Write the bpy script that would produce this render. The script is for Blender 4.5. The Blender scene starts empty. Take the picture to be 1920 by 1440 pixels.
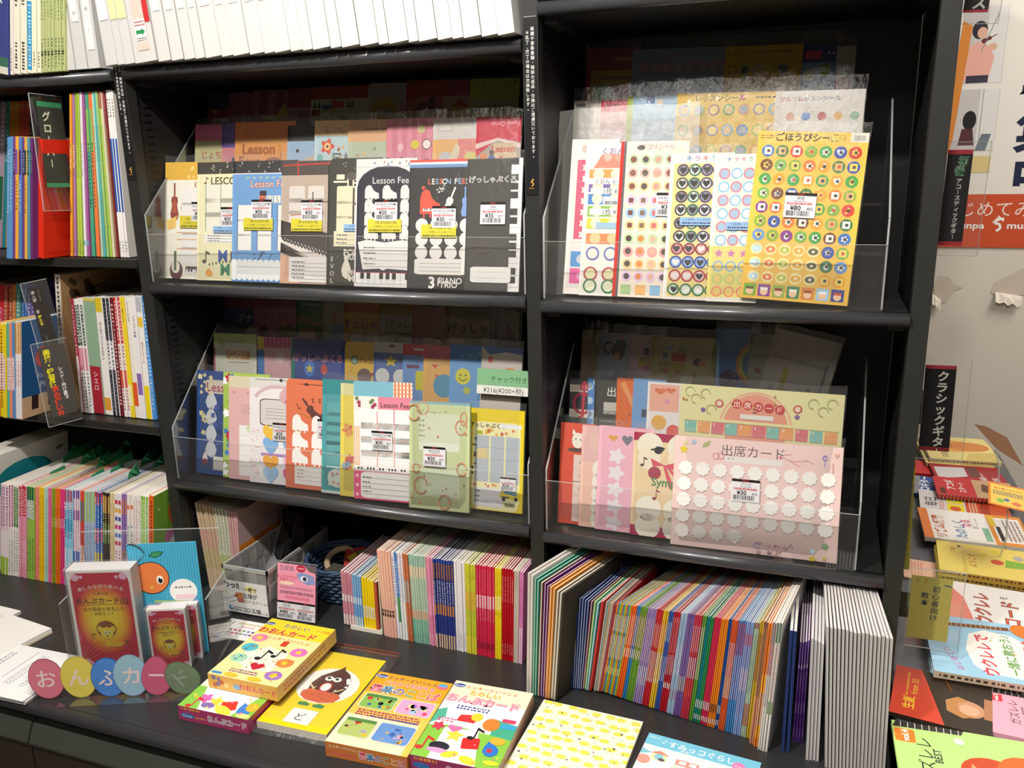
import bpy, math, random
from mathutils import Matrix, Vector
RNG = random.Random(11)
sc = bpy.context.scene
COLL = sc.collection
# ------------------------------------------------------------------ camera
CAMP = Vector((0.495, -1.457, 1.614))
YAW, PITCH, ROLL, FPX = 0.3558, 0.2533, -0.0213, 1577.85
FW = Vector((-math.sin(YAW)*math.cos(PITCH), math.cos(YAW)*math.cos(PITCH), -math.sin(PITCH)))
_r0 = Vector((math.cos(YAW), math.sin(YAW), 0)); _u0 = _r0.cross(FW)
RT = math.cos(ROLL)*_r0 + math.sin(ROLL)*_u0
UPV = -math.sin(ROLL)*_r0 + math.cos(ROLL)*_u0
cam = bpy.data.cameras.new('camera'); camo = bpy.data.objects.new('camera', cam); COLL.objects.link(camo)
camo.matrix_world = Matrix(((RT.x, UPV.x, -FW.x, CAMP.x), (RT.y, UPV.y, -FW.y, CAMP.y), (RT.z, UPV.z, -FW.z, CAMP.z), (0, 0, 0, 1)))
cam.sensor_fit = 'HORIZONTAL'; cam.sensor_width = 36; cam.lens = FPX/1920*36; cam.clip_start = 0.02
sc.camera = camo
# ------------------------------------------------------------------ world, lamps, exposure
w = bpy.data.worlds.new('world'); sc.world = w; w.use_nodes = True
w.node_tree.nodes['Background'].inputs[0].default_value = (1, 0.97, 0.93, 1)
w.node_tree.nodes['Background'].inputs[1].default_value = 0.25
vs = sc.view_settings
vs.view_transform = 'Standard'; vs.look = 'None'; vs.gamma = 1; vs.use_curve_mapping = False; vs.exposure = -0.08
cy = sc.cycles
cy.max_bounces = 7; cy.diffuse_bounces = 3; cy.glossy_bounces = 3; cy.transmission_bounces = 4; cy.transparent_max_bounces = 20
cy.caustics_reflective = False; cy.caustics_refractive = False
cy.sample_clamp_indirect = 4.0
def lamp(name, loc, target, size, power, shape='DISK', size_y=None, col=(1, 0.96, 0.9), spread=180):
    l = bpy.data.lights.new(name, 'AREA'); l.shape = shape; l.size = size
    if size_y: l.size_y = size_y
    l.energy = power; l.color = col; l.spread = math.radians(spread)
    o = bpy.data.objects.new(name, l); COLL.objects.link(o)
    o.location = loc
    d = Vector(target)-Vector(loc)
    o.rotation_euler = d.to_track_quat('-Z', 'Y').to_euler()
    return o
lamp('ceiling_spot_light', (-0.35, -1.40, 2.88), (-0.3, -0.1, 1.0), 0.10, 34, spread=150)
lamp('ceiling_spot_light', (0.45, -1.42, 2.88), (0.4, -0.1, 1.0), 0.10, 16, spread=150)
lamp('ceiling_strip_light', (-0.2, -0.30, 2.90), (-0.2, -0.28, 0), 2.6, 13, 'RECTANGLE', 0.07)
lamp('fill_light', (0.2, -2.4, 2.92), (0.2, -2.0, 0), 2.4, 26, 'RECTANGLE', 0.9)  # added fill, an unseen broad area lifting the overall level
lamp('fill_light', (1.9, 0.9, 2.92), (1.9, 1.0, 0), 0.9, 42, 'RECTANGLE', 1.2)  # added fill on the right, unseen, brightens the back wall
# ------------------------------------------------------------------ helpers: pixels to planes
def ray(p): return FW + RT*((p[0]-960)/FPX) + UPV*((720-p[1])/FPX)
def hit(p, pt, n):
    d = ray(p); return CAMP + d*((Vector(pt)-CAMP).dot(n)/d.dot(n))
def atz(p, z): return hit(p, Vector((0, 0, z)), Vector((0, 0, 1)))
def aty(p, y): return hit(p, Vector((0, y, 0)), Vector((0, 1, 0)))
# ------------------------------------------------------------------ colour and materials
_cc = {}
def lin(c):
    if isinstance(c, tuple): return c
    if c not in _cc:
        h = c.lstrip('#'); h = ''.join(x*2 for x in h) if len(h) == 3 else h
        v = [int(h[i:i+2], 16)/255 for i in (0, 2, 4)]
        _cc[c] = tuple((x/12.92 if x <= .04045 else ((x+.055)/1.055)**2.4) for x in v)+(1.0,)
    return _cc[c]
def mat(name, col=None, rough=.5, metal=0, spec=.5, bump=0, bscale=60, coat=0, noise=0):
    m = bpy.data.materials.new(name); m.use_nodes = True
    nt = m.node_tree; b = nt.nodes['Principled BSDF']
    b.inputs['Roughness'].default_value = rough; b.inputs['Metallic'].default_value = metal
    b.inputs['Specular IOR Level'].default_value = spec
    b.inputs['Coat Weight'].default_value = coat
    if col is None:
        a = nt.nodes.new('ShaderNodeAttribute'); a.attribute_name = 'Col'
        nt.links.new(a.outputs['Color'], b.inputs['Base Color'])
    else:
        b.inputs['Base Color'].default_value = lin(col)
    if bump or noise:
        tc = nt.nodes.new('ShaderNodeTexCoord'); n = nt.nodes.new('ShaderNodeTexNoise'); n.inputs['Scale'].default_value = bscale
        nt.links.new(tc.outputs['Object'], n.inputs['Vector'])
        if bump:
            bp = nt.nodes.new('ShaderNodeBump'); bp.inputs['Strength'].default_value = bump; bp.inputs['Distance'].default_value = .002
            nt.links.new(n.outputs['Fac'], bp.inputs['Height']); nt.links.new(bp.outputs['Normal'], b.inputs['Normal'])
        if noise:
            r = nt.nodes.new('ShaderNodeMapRange'); r.inputs['To Min'].default_value = rough-noise; r.inputs['To Max'].default_value = rough+noise
            nt.links.new(n.outputs['Fac'], r.inputs['Value']); nt.links.new(r.outputs['Result'], b.inputs['Roughness'])
    return m
def clear(name, tint=(1, 1, 1, 1), gl=.10, grough=.1, milk=.03, milkcol=(.9, .9, .9, 1), bump=0, bscale=40, edge=.5):
    m = bpy.data.materials.new(name); m.use_nodes = True; nt = m.node_tree; nt.nodes.clear()
    N = nt.nodes.new; L = nt.links.new
    out = N('ShaderNodeOutputMaterial'); tr = N('ShaderNodeBsdfTransparent'); tr.inputs[0].default_value = tint
    g = N('ShaderNodeBsdfGlossy'); g.inputs['Roughness'].default_value = grough
    df = N('ShaderNodeBsdfDiffuse'); df.inputs[0].default_value = milkcol
    lw = N('ShaderNodeLayerWeight'); lw.inputs['Blend'].default_value = .25
    mr = N('ShaderNodeMapRange'); mr.inputs['To Min'].default_value = gl; mr.inputs['To Max'].default_value = edge
    L(lw.outputs['Fresnel'], mr.inputs['Value'])
    m1 = N('ShaderNodeMixShader'); m1.inputs[0].default_value = milk; L(tr.outputs[0], m1.inputs[1]); L(df.outputs[0], m1.inputs[2])
    m2 = N('ShaderNodeMixShader'); L(mr.outputs['Result'], m2.inputs[0]); L(m1.outputs[0], m2.inputs[1]); L(g.outputs[0], m2.inputs[2])
    if bump:
        tc = N('ShaderNodeTexCoord'); n = N('ShaderNodeTexNoise'); n.inputs['Scale'].default_value = bscale; n.inputs['Detail'].default_value = 3
        mp = N('ShaderNodeMapping'); mp.inputs['Scale'].default_value = (1.6, .7, 1)
        bp = N('ShaderNodeBump'); bp.inputs['Strength'].default_value = bump; bp.inputs['Distance'].default_value = .004
        L(tc.outputs['Object'], mp.inputs['Vector']); L(mp.outputs[0], n.inputs['Vector']); L(n.outputs['Fac'], bp.inputs['Height'])
        L(bp.outputs['Normal'], g.inputs['Normal'])
    L(m2.outputs[0], out.inputs[0])
    return m
M_PAPER = mat('printed_paper', None, .55, spec=.3)
M_GLOSS = mat('coated_print', None, .32, spec=.45)
M_METAL = mat('black_painted_metal', '#262624', .42, spec=.4, noise=.08, bscale=30)
M_DECK = mat('charcoal_laminate', '#2e2e2f', .34, spec=.45, noise=.08, bscale=12)
M_LIP = mat('glossy_dark_lip', '#3a3b3e', .3, spec=.6, coat=.2)
M_FILM = clear('clear_film', gl=.035, grough=.16, milk=.035, bump=.55, bscale=55, edge=.55)
M_ACRYL = clear('clear_acrylic', gl=.03, grough=.05, milk=.012, edge=.5)
M_EDGE = clear('acrylic_edge', gl=.1, grough=.2, milk=.42, milkcol=(.75, .78, .78, 1))
M_FROST = clear('frosted_plastic', gl=.05, grough=.25, milk=.62, milkcol=(.86, .85, .83, 1), edge=.3)
M_SOFT = mat('grey_plastic_strap', None, .5, spec=.35)
M_WIRE = mat('steel_wire', '#b8b8b8', .3, metal=1)
# ------------------------------------------------------------------ labels
LABELS = {}
def tag(o, label, cat, group=None, kind=None):
    n = len(label.split())
    if not 4 <= n <= 16: print('LABELWORDS', n, label)
    if label in LABELS and LABELS[label] != (group or '?'+o.name): print('SAMELABEL', label)
    LABELS[label] = group or '?'+o.name
    o['label'] = label; o['category'] = cat
    if group: o['group'] = group
    if kind: o['kind'] = kind
    return o
ORD = 'zeroth first second third fourth fifth sixth seventh eighth ninth tenth eleventh twelfth thirteenth fourteenth fifteenth sixteenth seventeenth eighteenth nineteenth twentieth'.split()
NUM = 'zero one two three four five six seven eight nine ten eleven twelve thirteen fourteen fifteen sixteen seventeen eighteen nineteen twenty'.split()
# ------------------------------------------------------------------ mesh builder
class MB:
    def __init__(s): s.v = []; s.f = []; s.c = []
    def add(s, vs, fs, col, T=None):
        b = len(s.v)
        s.v += [tuple(T @ Vector(q)) for q in vs] if T is not None else [tuple(q) for q in vs]
        c = lin(col)
        for f in fs: s.f.append(tuple(b+i for i in f)); s.c.append(c)
    def box(s, a, b, col, T=None, faces='xXyYzZ'):
        (x0, y0, z0), (x1, y1, z1) = a, b
        vs = [(x0, y0, z0), (x1, y0, z0), (x1, y1, z0), (x0, y1, z0), (x0, y0, z1), (x1, y0, z1), (x1, y1, z1), (x0, y1, z1)]
        F = {'z': (3, 2, 1, 0), 'Z': (4, 5, 6, 7), 'y': (0, 1, 5, 4), 'Y': (2, 3, 7, 6), 'x': (3, 0, 4, 7), 'X': (1, 2, 6, 5)}
        s.add(vs, [F[k] for k in faces], col, T)
    def prism(s, prof, x0, x1, col, T=None):   # profile of (y, z) points swept along x
        n = len(prof)
        vs = [(x0, y, z) for y, z in prof]+[(x1, y, z) for y, z in prof]
        fs = [(i, (i+1) % n, n+(i+1) % n, n+i) for i in range(n)]+[tuple(range(n-1, -1, -1)), tuple(range(n, 2*n))]
        s.add(vs, fs, col, T)
    def tube(s, pts, r, col, n=8, T=None):
        vs = []; fs = []
        P = [Vector(p) for p in pts]
        for i, p in enumerate(P):
            d = (P[min(i+1, len(P)-1)]-P[max(i-1, 0)]).normalized()
            a = d.orthogonal().normalized(); b = d.cross(a)
            if i and True:
                a = (pa - d*pa.dot(d)).normalized(); b = d.cross(a)
            pa = a
            vs += [p+(a*math.cos(2*math.pi*k/n)+b*math.sin(2*math.pi*k/n))*r for k in range(n)]
        for i in range(len(P)-1):
            for k in range(n):
                fs.append((i*n+k, i*n+(k+1) % n, (i+1)*n+(k+1) % n, (i+1)*n+k))
        fs += [tuple(range(n-1, -1, -1)), tuple((len(P)-1)*n+k for k in range(n))]
        s.add(vs, fs, col, T)
    def build(s, name, m, parent=None, M=None, smooth=False):
        me = bpy.data.meshes.new(name); me.from_pydata(s.v, [], s.f)
        ca = me.color_attributes.new('Col', 'FLOAT_COLOR', 'CORNER')
        buf = []
        for f, c in zip(s.f, s.c): buf += list(c)*len(f)
        ca.data.foreach_set('color', buf)
        me.materials.append(m)
        if smooth: me.polygons.foreach_set('use_smooth', [True]*len(me.polygons))
        o = bpy.data.objects.new(name, me); COLL.objects.link(o)
        if parent is not None: o.parent = parent
        if M is not None: o.matrix_local = M
        return o
def empty(name, M):
    o = bpy.data.objects.new(name, None); COLL.objects.link(o); o.matrix_local = M
    o.empty_display_size = .02
    return o
# ------------------------------------------------------------------ glyphs
_gl = {}
def glyphs(s, bold=0):
    k = (s, bold)
    if k not in _gl:
        c = bpy.data.curves.new('g', 'FONT'); c.body = s; c.resolution_u = 2; c.size = 1; c.offset = bold
        o = bpy.data.objects.new('g', c); me = bpy.data.meshes.new_from_object(o)
        vs = [(v.co.x, v.co.y) for v in me.vertices]; fs = [tuple(p.vertices) for p in me.polygons]
        bpy.data.objects.remove(o); bpy.data.curves.remove(c); bpy.data.meshes.remove(me)
        xs = [v[0] for v in vs] or [0, 0]
        _gl[k] = (vs, fs, min(xs), max(xs))
    return _gl[k]
def clip(poly, x0, x1, y0, y1):
    for ax, lim, sg in ((0, x0, 1), (0, x1, -1), (1, y0, 1), (1, y1, -1)):
        out = []
        for i, a in enumerate(poly):
            b = poly[(i+1) % len(poly)]
            da, db = sg*(a[ax]-lim), sg*(b[ax]-lim)
            if da >= 0: out.append(a)
            if (da >= 0) != (db >= 0):
                t = da/(da-db); out.append((a[0]+(b[0]-a[0])*t, a[1]+(b[1]-a[1])*t))
        poly = out
        if len(poly) < 3: return None
    return poly
def star(n, r=.5, ph=math.pi/2): return [((1 if i % 2 == 0 else r)*math.cos(ph+math.pi*i/n), (1 if i % 2 == 0 else r)*math.sin(ph+math.pi*i/n)) for i in range(2*n)]
def petal(n, d=.16, m=40): return [((1-d+d*math.cos(n*2*math.pi*i/m))*math.cos(2*math.pi*i/m), (1-d+d*math.cos(n*2*math.pi*i/m))*math.sin(2*math.pi*i/m)) for i in range(m)]
HEART = [(.0, -1), (-.55, -.45), (-.95, .1), (-.95, .55), (-.6, .85), (-.2, .75), (0, .45), (.2, .75), (.6, .85), (.95, .55), (.95, .1), (.55, -.45)]
PIANO = [(-.95, -.75), (-.95, .3), (-.8, .7), (-.45, .9), (-.1, .8), (.15, .3), (.5, .05), (.9, -.1), (.95, -.75), (.6, -.75), (.6, -1), (.45, -1), (.45, -.75), (.1, -.75), (.1, -1), (-.05, -1), (-.05, -.75), (-.5, -.75), (-.5, -1), (-.65, -1), (-.65, -.75)]
NOTE = [(-.5, -.95), (-.8, -.75), (-.75, -.5), (-.4, -.4), (-.2, -.5), (-.2, .95), (.55, .6), (.6, .3), (-.05, .55), (-.05, -.6), (-.2, -.9)]
CIRC = [(math.cos(2*math.pi*i/20), math.sin(2*math.pi*i/20)) for i in range(20)]
SQ = [(-1, -1), (1, -1), (1, 1), (-1, 1)]
RSQ = [(math.copysign(.75, math.cos(a))+.25*math.cos(a), math.copysign(.75, math.sin(a))+.25*math.sin(a)) for a in [math.pi*(i+.5)/8 for i in range(16)]]
LEAF = [(-1, 0), (-.4, .4), (.3, .42), (1, .2), (.5, -.25), (-.2, -.4)]
VIOLIN = [(-.3, -1), (-.42, -.7), (-.3, -.4), (-.25, -.2), (-.34, 0), (-.28, .2), (-.08, .25), (-.08, .95), (.08, .95), (.08, .25), (.28, .2), (.34, 0), (.25, -.2), (.3, -.4), (.42, -.7), (.3, -1)]
FLOWER, SCAL, STAR5, DROP = petal(5, .2), petal(9, .07), star(5, .45), [(0, 1), (-.5, .3), (-.7, -.2), (-.5, -.75), (0, -1), (.5, -.75), (.7, -.2), (.5, .3)]
class Art:
    """flat print on a face: u, v from 0 to 1, v downwards; laid as thin ink layers on the face"""
    def __init__(s, mb, w, h, z, T=None, dz=.00003):
        s.mb, s.w, s.h, s.z, s.T, s.k, s.dz = mb, w, h, z, T, 0, dz
    def _z(s): s.k += 1; return s.z+s.k*s.dz
    def _poly(s, pts, col, z):     # metric points, origin bottom centre
        e = 1e-6
        if any(abs(p[0]) > s.w/2+e or p[1] < -e or p[1] > s.h+e for p in pts):
            pts = clip(pts, -s.w/2, s.w/2, 0, s.h)
            if not pts: return
        s.mb.add([(x, y, z) for x, y in pts], [tuple(range(len(pts)))], col, s.T)
    def m(s, u, v): return ((u-.5)*s.w, (1-v)*s.h)
    def R(s, u0, v0, u1, v1, col, z=None):
        s._poly([s.m(u0, v1), s.m(u1, v1), s.m(u1, v0), s.m(u0, v0)], col, z or s._z())
    def P(s, pts, col): s._poly([s.m(*p) for p in pts][::-1] if sum((pts[i][0]-pts[i-1][0])*(pts[i][1]+pts[i-1][1]) for i in range(len(pts))) < 0 else [s.m(*p) for p in pts], col, s._z())
    def S(s, shp, u, v, r, col, ratio=1, rot=0, z=None):   # shape scaled by r (share of width)
        cx, cy_ = s.m(u, v); a, b = math.cos(rot), math.sin(rot); R = r*s.w
        s._poly([(cx+(x*a-y*ratio*b)*R, cy_+(x*b+y*ratio*a)*R) for x, y in shp], col, z or s._z())
    def C(s, u, v, r, col, ratio=1, rot=0): s.S(CIRC, u, v, r, col, ratio, rot)
    def L(s, u0, v0, u1, v1, t, col):
        a, b = Vector(s.m(u0, v0)), Vector(s.m(u1, v1)); d = (b-a); n = Vector((-d.y, d.x)).normalized()*t*s.w/2
        s._poly([tuple(a-n), tuple(b-n), tuple(b+n), tuple(a+n)], col, s._z())
    def arc(s, u, v, r, a0, a1, t, col, n=10, ratio=1):
        p = [(u+r*math.cos(math.radians(a0+(a1-a0)*i/n)), v-r*ratio*s.w/s.h*math.sin(math.radians(a0+(a1-a0)*i/n))) for i in range(n+1)]
        for a, b in zip(p, p[1:]): s.L(*a, *b, t, col)
    def T_(s, txt, u, v, size, col, al='c', rot=0, bold=0, sq=1):
        vs, fs, x0, x1 = glyphs(txt, bold)
        cx, cy_ = s.m(u, v); S = size*s.w; off = {'c': (x0+x1)/2, 'l': x0, 'r': x1}[al]
        a, b = math.cos(rot), math.sin(rot); z = s._z()
        q = [(cx+((x-off)*sq*a-(y-.38)*b)*S, cy_+((x-off)*sq*b+(y-.38)*a)*S) for x, y in vs]
        if all(abs(p[0]) <= s.w/2 and 0 <= p[1] <= s.h for p in q):
            s.mb.add([(x, y, z) for x, y in q], fs, col, s.T)
        else:
            for f in fs: s._poly([q[i] for i in f], col, z)
    def V(s, txt, u, v, size, col, step=1.05, bold=0):     # vertical writing, v = top
        for i, ch in enumerate(txt):
            vv = v+(i+.5)*step*size*s.w/s.h
            if ch == 'ー': s.R(u-size*.05, vv-.38*size*s.w/s.h, u+size*.05, vv+.38*size*s.w/s.h, col)
            elif ch != ' ': s.T_(ch, u, vv, size, col, bold=bold)
    def G(s, shp, nx, ny, u0, v0, u1, v1, r, cols, ratio=1, skip=()):
        z = s._z()
        for j in range(ny):
            for i in range(nx):
                if (i, j) in skip: continue
                u = u0+(u1-u0)*(i/(nx-1) if nx > 1 else .5); v = v0+(v1-v0)*(j/(ny-1) if ny > 1 else .5)
                c = cols if isinstance(cols, str) else cols[j % len(cols)] if isinstance(cols, tuple) else cols[(i+j*3) % len(cols)]
                s.S(shp, u, v, r, c, ratio, z=z)
    def D(s, u0, v0, u1, v1, n, col, fill=.55):            # rows of writing too small to read
        z = s._z(); dv = (v1-v0)/n
        for j in range(n):
            u = u0; v = v0+j*dv
            while u < u1-.01:
                l = RNG.uniform(.012, .045)*min(1, .1/s.w+.3)
                s.R(u, v+dv*(1-fill)/2, min(u+l, u1), v+dv*(1+fill)/2, col, z); u += l+RNG.uniform(.008, .02)
    def bars(s, u0, v0, u1, v1, col='#222'):
        z = s._z(); u = u0
        while u < u1: l = RNG.choice((.008, .012, .02))*(u1-u0)/.6; s.R(u, v0, min(u+l, u1), v1, col, z); u += l+RNG.choice((.008, .014, .02))*(u1-u0)/.6
    def speck(s, n, u0, v0, u1, v1, r0, r1, cols, shps=(CIRC,)):
        z = s._z()
        for _ in range(n): s.S(RNG.choice(shps), RNG.uniform(u0, u1), RNG.uniform(v0, v1), RNG.uniform(r0, r1), RNG.choice(cols), z=z, rot=RNG.uniform(-.6, .6))
def frame(o, x, y, z): return Matrix(((x.x, y.x, z.x, o.x), (x.y, y.y, z.y, o.y), (x.z, y.z, z.z, o.z), (0, 0, 0, 1)))
def slab(mb, w, h, th, col, side=None, T=None):
    mb.box((-w/2, 0, 0), (w/2, h, th), side or col, T, 'xXyYz'); mb.box((-w/2, 0, 0), (w/2, h, th), col, T, 'Z')
def onplane(BL, BR, Tp, pt, n, lift=0):
    """frame (origin bottom centre, x right, y up, z out), width, height of the rectangle seen at three pixels of a plane"""
    n = Vector(n).normalized(); a, b, t = hit(BL, pt, n), hit(BR, pt, n), hit(Tp, pt, n)
    x = (b-a).normalized(); y = n.cross(x)
    return frame((a+b)/2+n*lift, x, y, n), (b-a).length, abs((t-a).dot(y))
def plate(name, M, w, h, th, col, art=None, side=None, m=None, parent=None):
    mb = MB(); slab(mb, w, h, th, col, side)
    if art: art(Art(mb, w, h, th))
    return mb.build(name, m or M_PAPER, parent, M)
# ------------------------------------------------------------------ the room
A2, T2, B2, D = 1.3793, 1.824, 0.92, 0.62
A3, B3 = 1.3731, 0.9139
A1, B1 = 1.433, 1.049
W3 = 0.6456; UX = (-0.9, 0.0, W3); HW = (.0145, .0137, .0141)
T3 = aty((1013, 4), 0).z
def structure(name, lo, hi, m):
    mb = MB(); mb.box(lo, hi, '#fff'); o = mb.build(name, m); o['kind'] = 'structure'; return o
M_WALL = mat('cream_wall_paper', '#e2dacd', .8, bump=.08, bscale=90)
M_FLOOR = mat('grey_floor_tile', '#6d665e', .5)
M_CEIL = mat('white_ceiling', '#e8e6e0', .9)
structure('floor', (-3.6, -4, -.05), (3.3, 2.05, 0), M_FLOOR)
structure('ceiling', (-3.6, -4, 2.95), (3.3, 2.05, 3.0), M_CEIL)
WB = structure('wall_back', (-3.6, 2.05, 0), (3.3, 2.1, 2.95), M_WALL)
structure('wall_left', (-3.65, -4, 0), (-3.6, 2.05, 2.95), M_WALL)
structure('wall_right', (3.3, -4, 0), (3.35, 2.05, 2.95), M_WALL)
structure('wall_front', (-3.6, -4.05, 0), (3.3, -4, 2.95), M_WALL)
for nm, pts, curl in (('wallpaper_tear', [(1751, 530), (1762, 517), (1778, 518), (1790, 533), (1806, 539), (1788, 546), (1776, 566), (1763, 569), (1752, 558)], (1748, 557, 1764, 569)),
                      ('wallpaper_tear', [(1858, 548), (1866, 530), (1885, 520), (1925, 500), (1960, 520), (1960, 556), (1915, 553), (1872, 561)], (1866, 554, 1915, 562))):
    mb = MB(); q = [hit(p, (0, 2.048, 0), (0, 1, 0)) for p in pts]; mb.add(q[::-1], [tuple(range(len(q)))], '#d3c6b8')
    a, b = hit(curl[:2], (0, 2.04, 0), (0, 1, 0)), hit(curl[2:], (0, 2.04, 0), (0, 1, 0))
    k = 6; vs = []
    for i in range(k+1):
        p = a.lerp(b, i/k); vs += [(p.x, 2.048, p.z+.012), (p.x, 2.030, p.z-.004-.008*math.sin(i*1.9)), (p.x, 2.022, p.z-.022-.006*math.sin(i*2.7))]
    fs = [f for i in range(k) for f in ((3*i, 3*i+1, 3*i+4, 3*i+3), (3*i+1, 3*i+2, 3*i+5, 3*i+4))]
    mb.add(vs, fs, '#e6dccd'); mb.build(nm, M_PAPER, WB)
# ------------------------------------------------------------------ the shelving
SH = tag(empty('shelving_unit', Matrix.Translation((-.3, 0, 0))), 'long black metal bookshop shelving with slotted uprights and a deep charcoal base counter', 'bookshelf')
INV = Matrix.Translation((.3, 0, 0))
def part(name, mb, m, parent=None): return mb.build(name, m, parent or SH, INV if parent is None else None)
for i, x in enumerate(UX+(-1.8,)):
    h = HW[min(i, 2)]; zt = T2-.0215 if i == 0 else 2.3
    mb = MB(); mb.box((x-h, 0, .62), (x+h, .026, zt), '#2b2b29'); mb.box((x-h*.7, .026, .62), (x+h*.7, .36, zt), '#1c1c1b')
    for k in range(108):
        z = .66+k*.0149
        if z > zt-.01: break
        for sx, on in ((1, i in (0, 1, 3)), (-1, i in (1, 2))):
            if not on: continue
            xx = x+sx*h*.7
            if i == 2: vs = [(xx-.0003, .030, z), (xx-.0003, .034, z), (xx-.0003, .034, z+.0035), (xx-.0003, .030, z+.0035)]; c = '#6a6a66'  # pale quads: glints and light through the slots, painted as colour
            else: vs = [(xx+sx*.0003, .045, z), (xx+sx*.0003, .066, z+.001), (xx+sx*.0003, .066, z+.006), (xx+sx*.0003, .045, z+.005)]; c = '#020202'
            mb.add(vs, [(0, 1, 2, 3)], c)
    M_UP = mat('black_upright_paint', None, .45, spec=.35) if i == 0 else M_UP
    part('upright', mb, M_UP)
for x0, x1 in ((-1.8, -.9), (-.9, 0), (0, W3)):
    mb = MB(); mb.box((x0+.011, .34, .62), (x1-.011, .352, 2.3), '#111'); part('back_panel', mb, M_METAL)
for x0, x1, lv in ((-1.8, -.9, (T2, A1, B1)), (-.9, 0, (T2, A2, B2)), (0, W3, (T3, A3, B3))):
    for z in lv:
        a, b = x0+.0155, x1-.0155
        flat = x0 < -1 and z < 1.5
        mb = MB(); mb.box((a, .004, z-.019), (b, .335, z-.001), '#fff')
        for xx in (a+.004, b-.028): mb.box((xx, .02, z-.032), (xx+.024, .3, z-.019), '#fff')
        s = part('shelf_board', mb, M_METAL)
        mb = MB()
        if flat: prof = [(.006, z), (-.003, z), (-.004, z-.002), (-.004, z-.017), (-.002, z-.02), (.006, z-.02)]
        else: prof = [(.012, z+.001)]+[(.001-.0105*math.sin(t), z-.0105+.0115*math.cos(t)) for t in [math.pi*k/10 for k in range(11)]]+[(.012, z-.022)]
        mb.prism(prof, a-.0005, b+.0005, '#fff'); lp = mb.build('shelf_lip', M_METAL if flat else M_LIP, s)
        if not flat:
            for f in lp.data.polygons: f.use_smooth = len(f.vertices) == 4 and abs(f.normal.x) < .5
# base counter
mb = MB(); yf = -.45
mb.prism([(.34, D), (yf+.022, D), (yf+.021, D-.0012), (yf+.019, D-.0012), (yf+.018, D)]+[(yf+.012-.012*math.sin(t), D-.012+.012*math.cos(t)) for t in [math.pi*k/8 for k in range(9)]]+[(yf+.03, D-.026), (.34, D-.026)], -1.8, W3+.014, '#fff')
part('counter_top', mb, M_DECK)
mb = MB(); mb.box((-1.8, yf+.03, .0), (W3+.014, .34, D-.0265), '#1a1614'); part('base_carcass', mb, mat('dark_brown_base', '#171311', .6))
M_DRAW = mat('dark_drawer_front', None, .5)
for x0, x1 in ((-1.8, -.91), (-.905, -.45), (-.445, .1), (.105, W3+.014)):
    mb = MB(); mb.prism([(yf+.03, D-.045), (yf+.012, D-.048), (yf-.004, D-.082), (yf-.004, D-.086), (yf+.03, D-.086)], x0, x1, '#3a3d38'); d = part('drawer', mb, M_DRAW)
    mb = MB(); mb.box((x0, yf+.002, .08), (x1, yf+.03, D-.0862), '#2a211d'); mb.build('drawer_front', M_DRAW, d)
mb = MB(); mb.box((W3+.0101, .3, .0), (W3+.019, 1.5, 2.3), '#222'); part('end_panel', mb, M_METAL)
# end table beside the shelving
EZ = .69
ET = tag(empty('end_table', Matrix.Translation((.86, .55, 0))), 'grey end table at the right side of the shelving holding guitar and ukulele books', 'table')
mb = MB(); mb.box((-.195, -1.0, EZ-.03), (.205, .98, EZ), '#57575a'); mb.build('table_top', mat('grey_laminate', '#5c5c60', .45), ET)
mb = MB(); mb.box((-.19, -.98, .0), (.17, .96, EZ-.0305), '#2a2a2a'); mb.build('table_base', M_METAL, ET)
# notice strips on two uprights
def strip(i, ytop, ybot, label):
    xc = UX[i]; p0, p1 = aty((ybot[0], ybot[1]), -.001), aty((ytop[0], ytop[1]), -.001)
    h = p0.z-p1.z if p0.z > p1.z else p1.z-p0.z
    M = frame(Vector((xc, -.0004, min(p0.z, p1.z))), Vector((1, 0, 0)), Vector((0, 0, 1)), Vector((0, -1, 0)))
    def art(a):
        a.R(.03, .0, .97, .005, '#888'); s = .30
        a.V('楽譜や音楽書籍・雑誌の返品・交換はご遠慮頂いております。', .68, .055, s, '#d8d8d4', 1.12, .012)
        a.V('＊乱丁、落丁の場合は交換致します。', .30, .075, s, '#d8d8d4', 1.12, .012)
        for k in range(4): a.L(.46+.06*k, .925-.006*k, .62, .905+.004*k, .07, '#d9a24a')
        a.arc(.5, .935, .14, -90, 120, .09, '#d9a24a'); a.R(.3, .958, .7, .9615, '#c08b3a')
    o = plate('notice_strip', M, .023, h, .0008, '#1d1d1f', art, m=M_GLOSS)
    tag(o, label, 'notice', 'notice strips on the uprights')
strip(1, (993, 30), (993, 366), 'black notice strip with white vertical writing on the middle upright')
strip(0, (215, 68), (249, 338), 'black notice strip with white vertical writing on the left upright')
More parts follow.
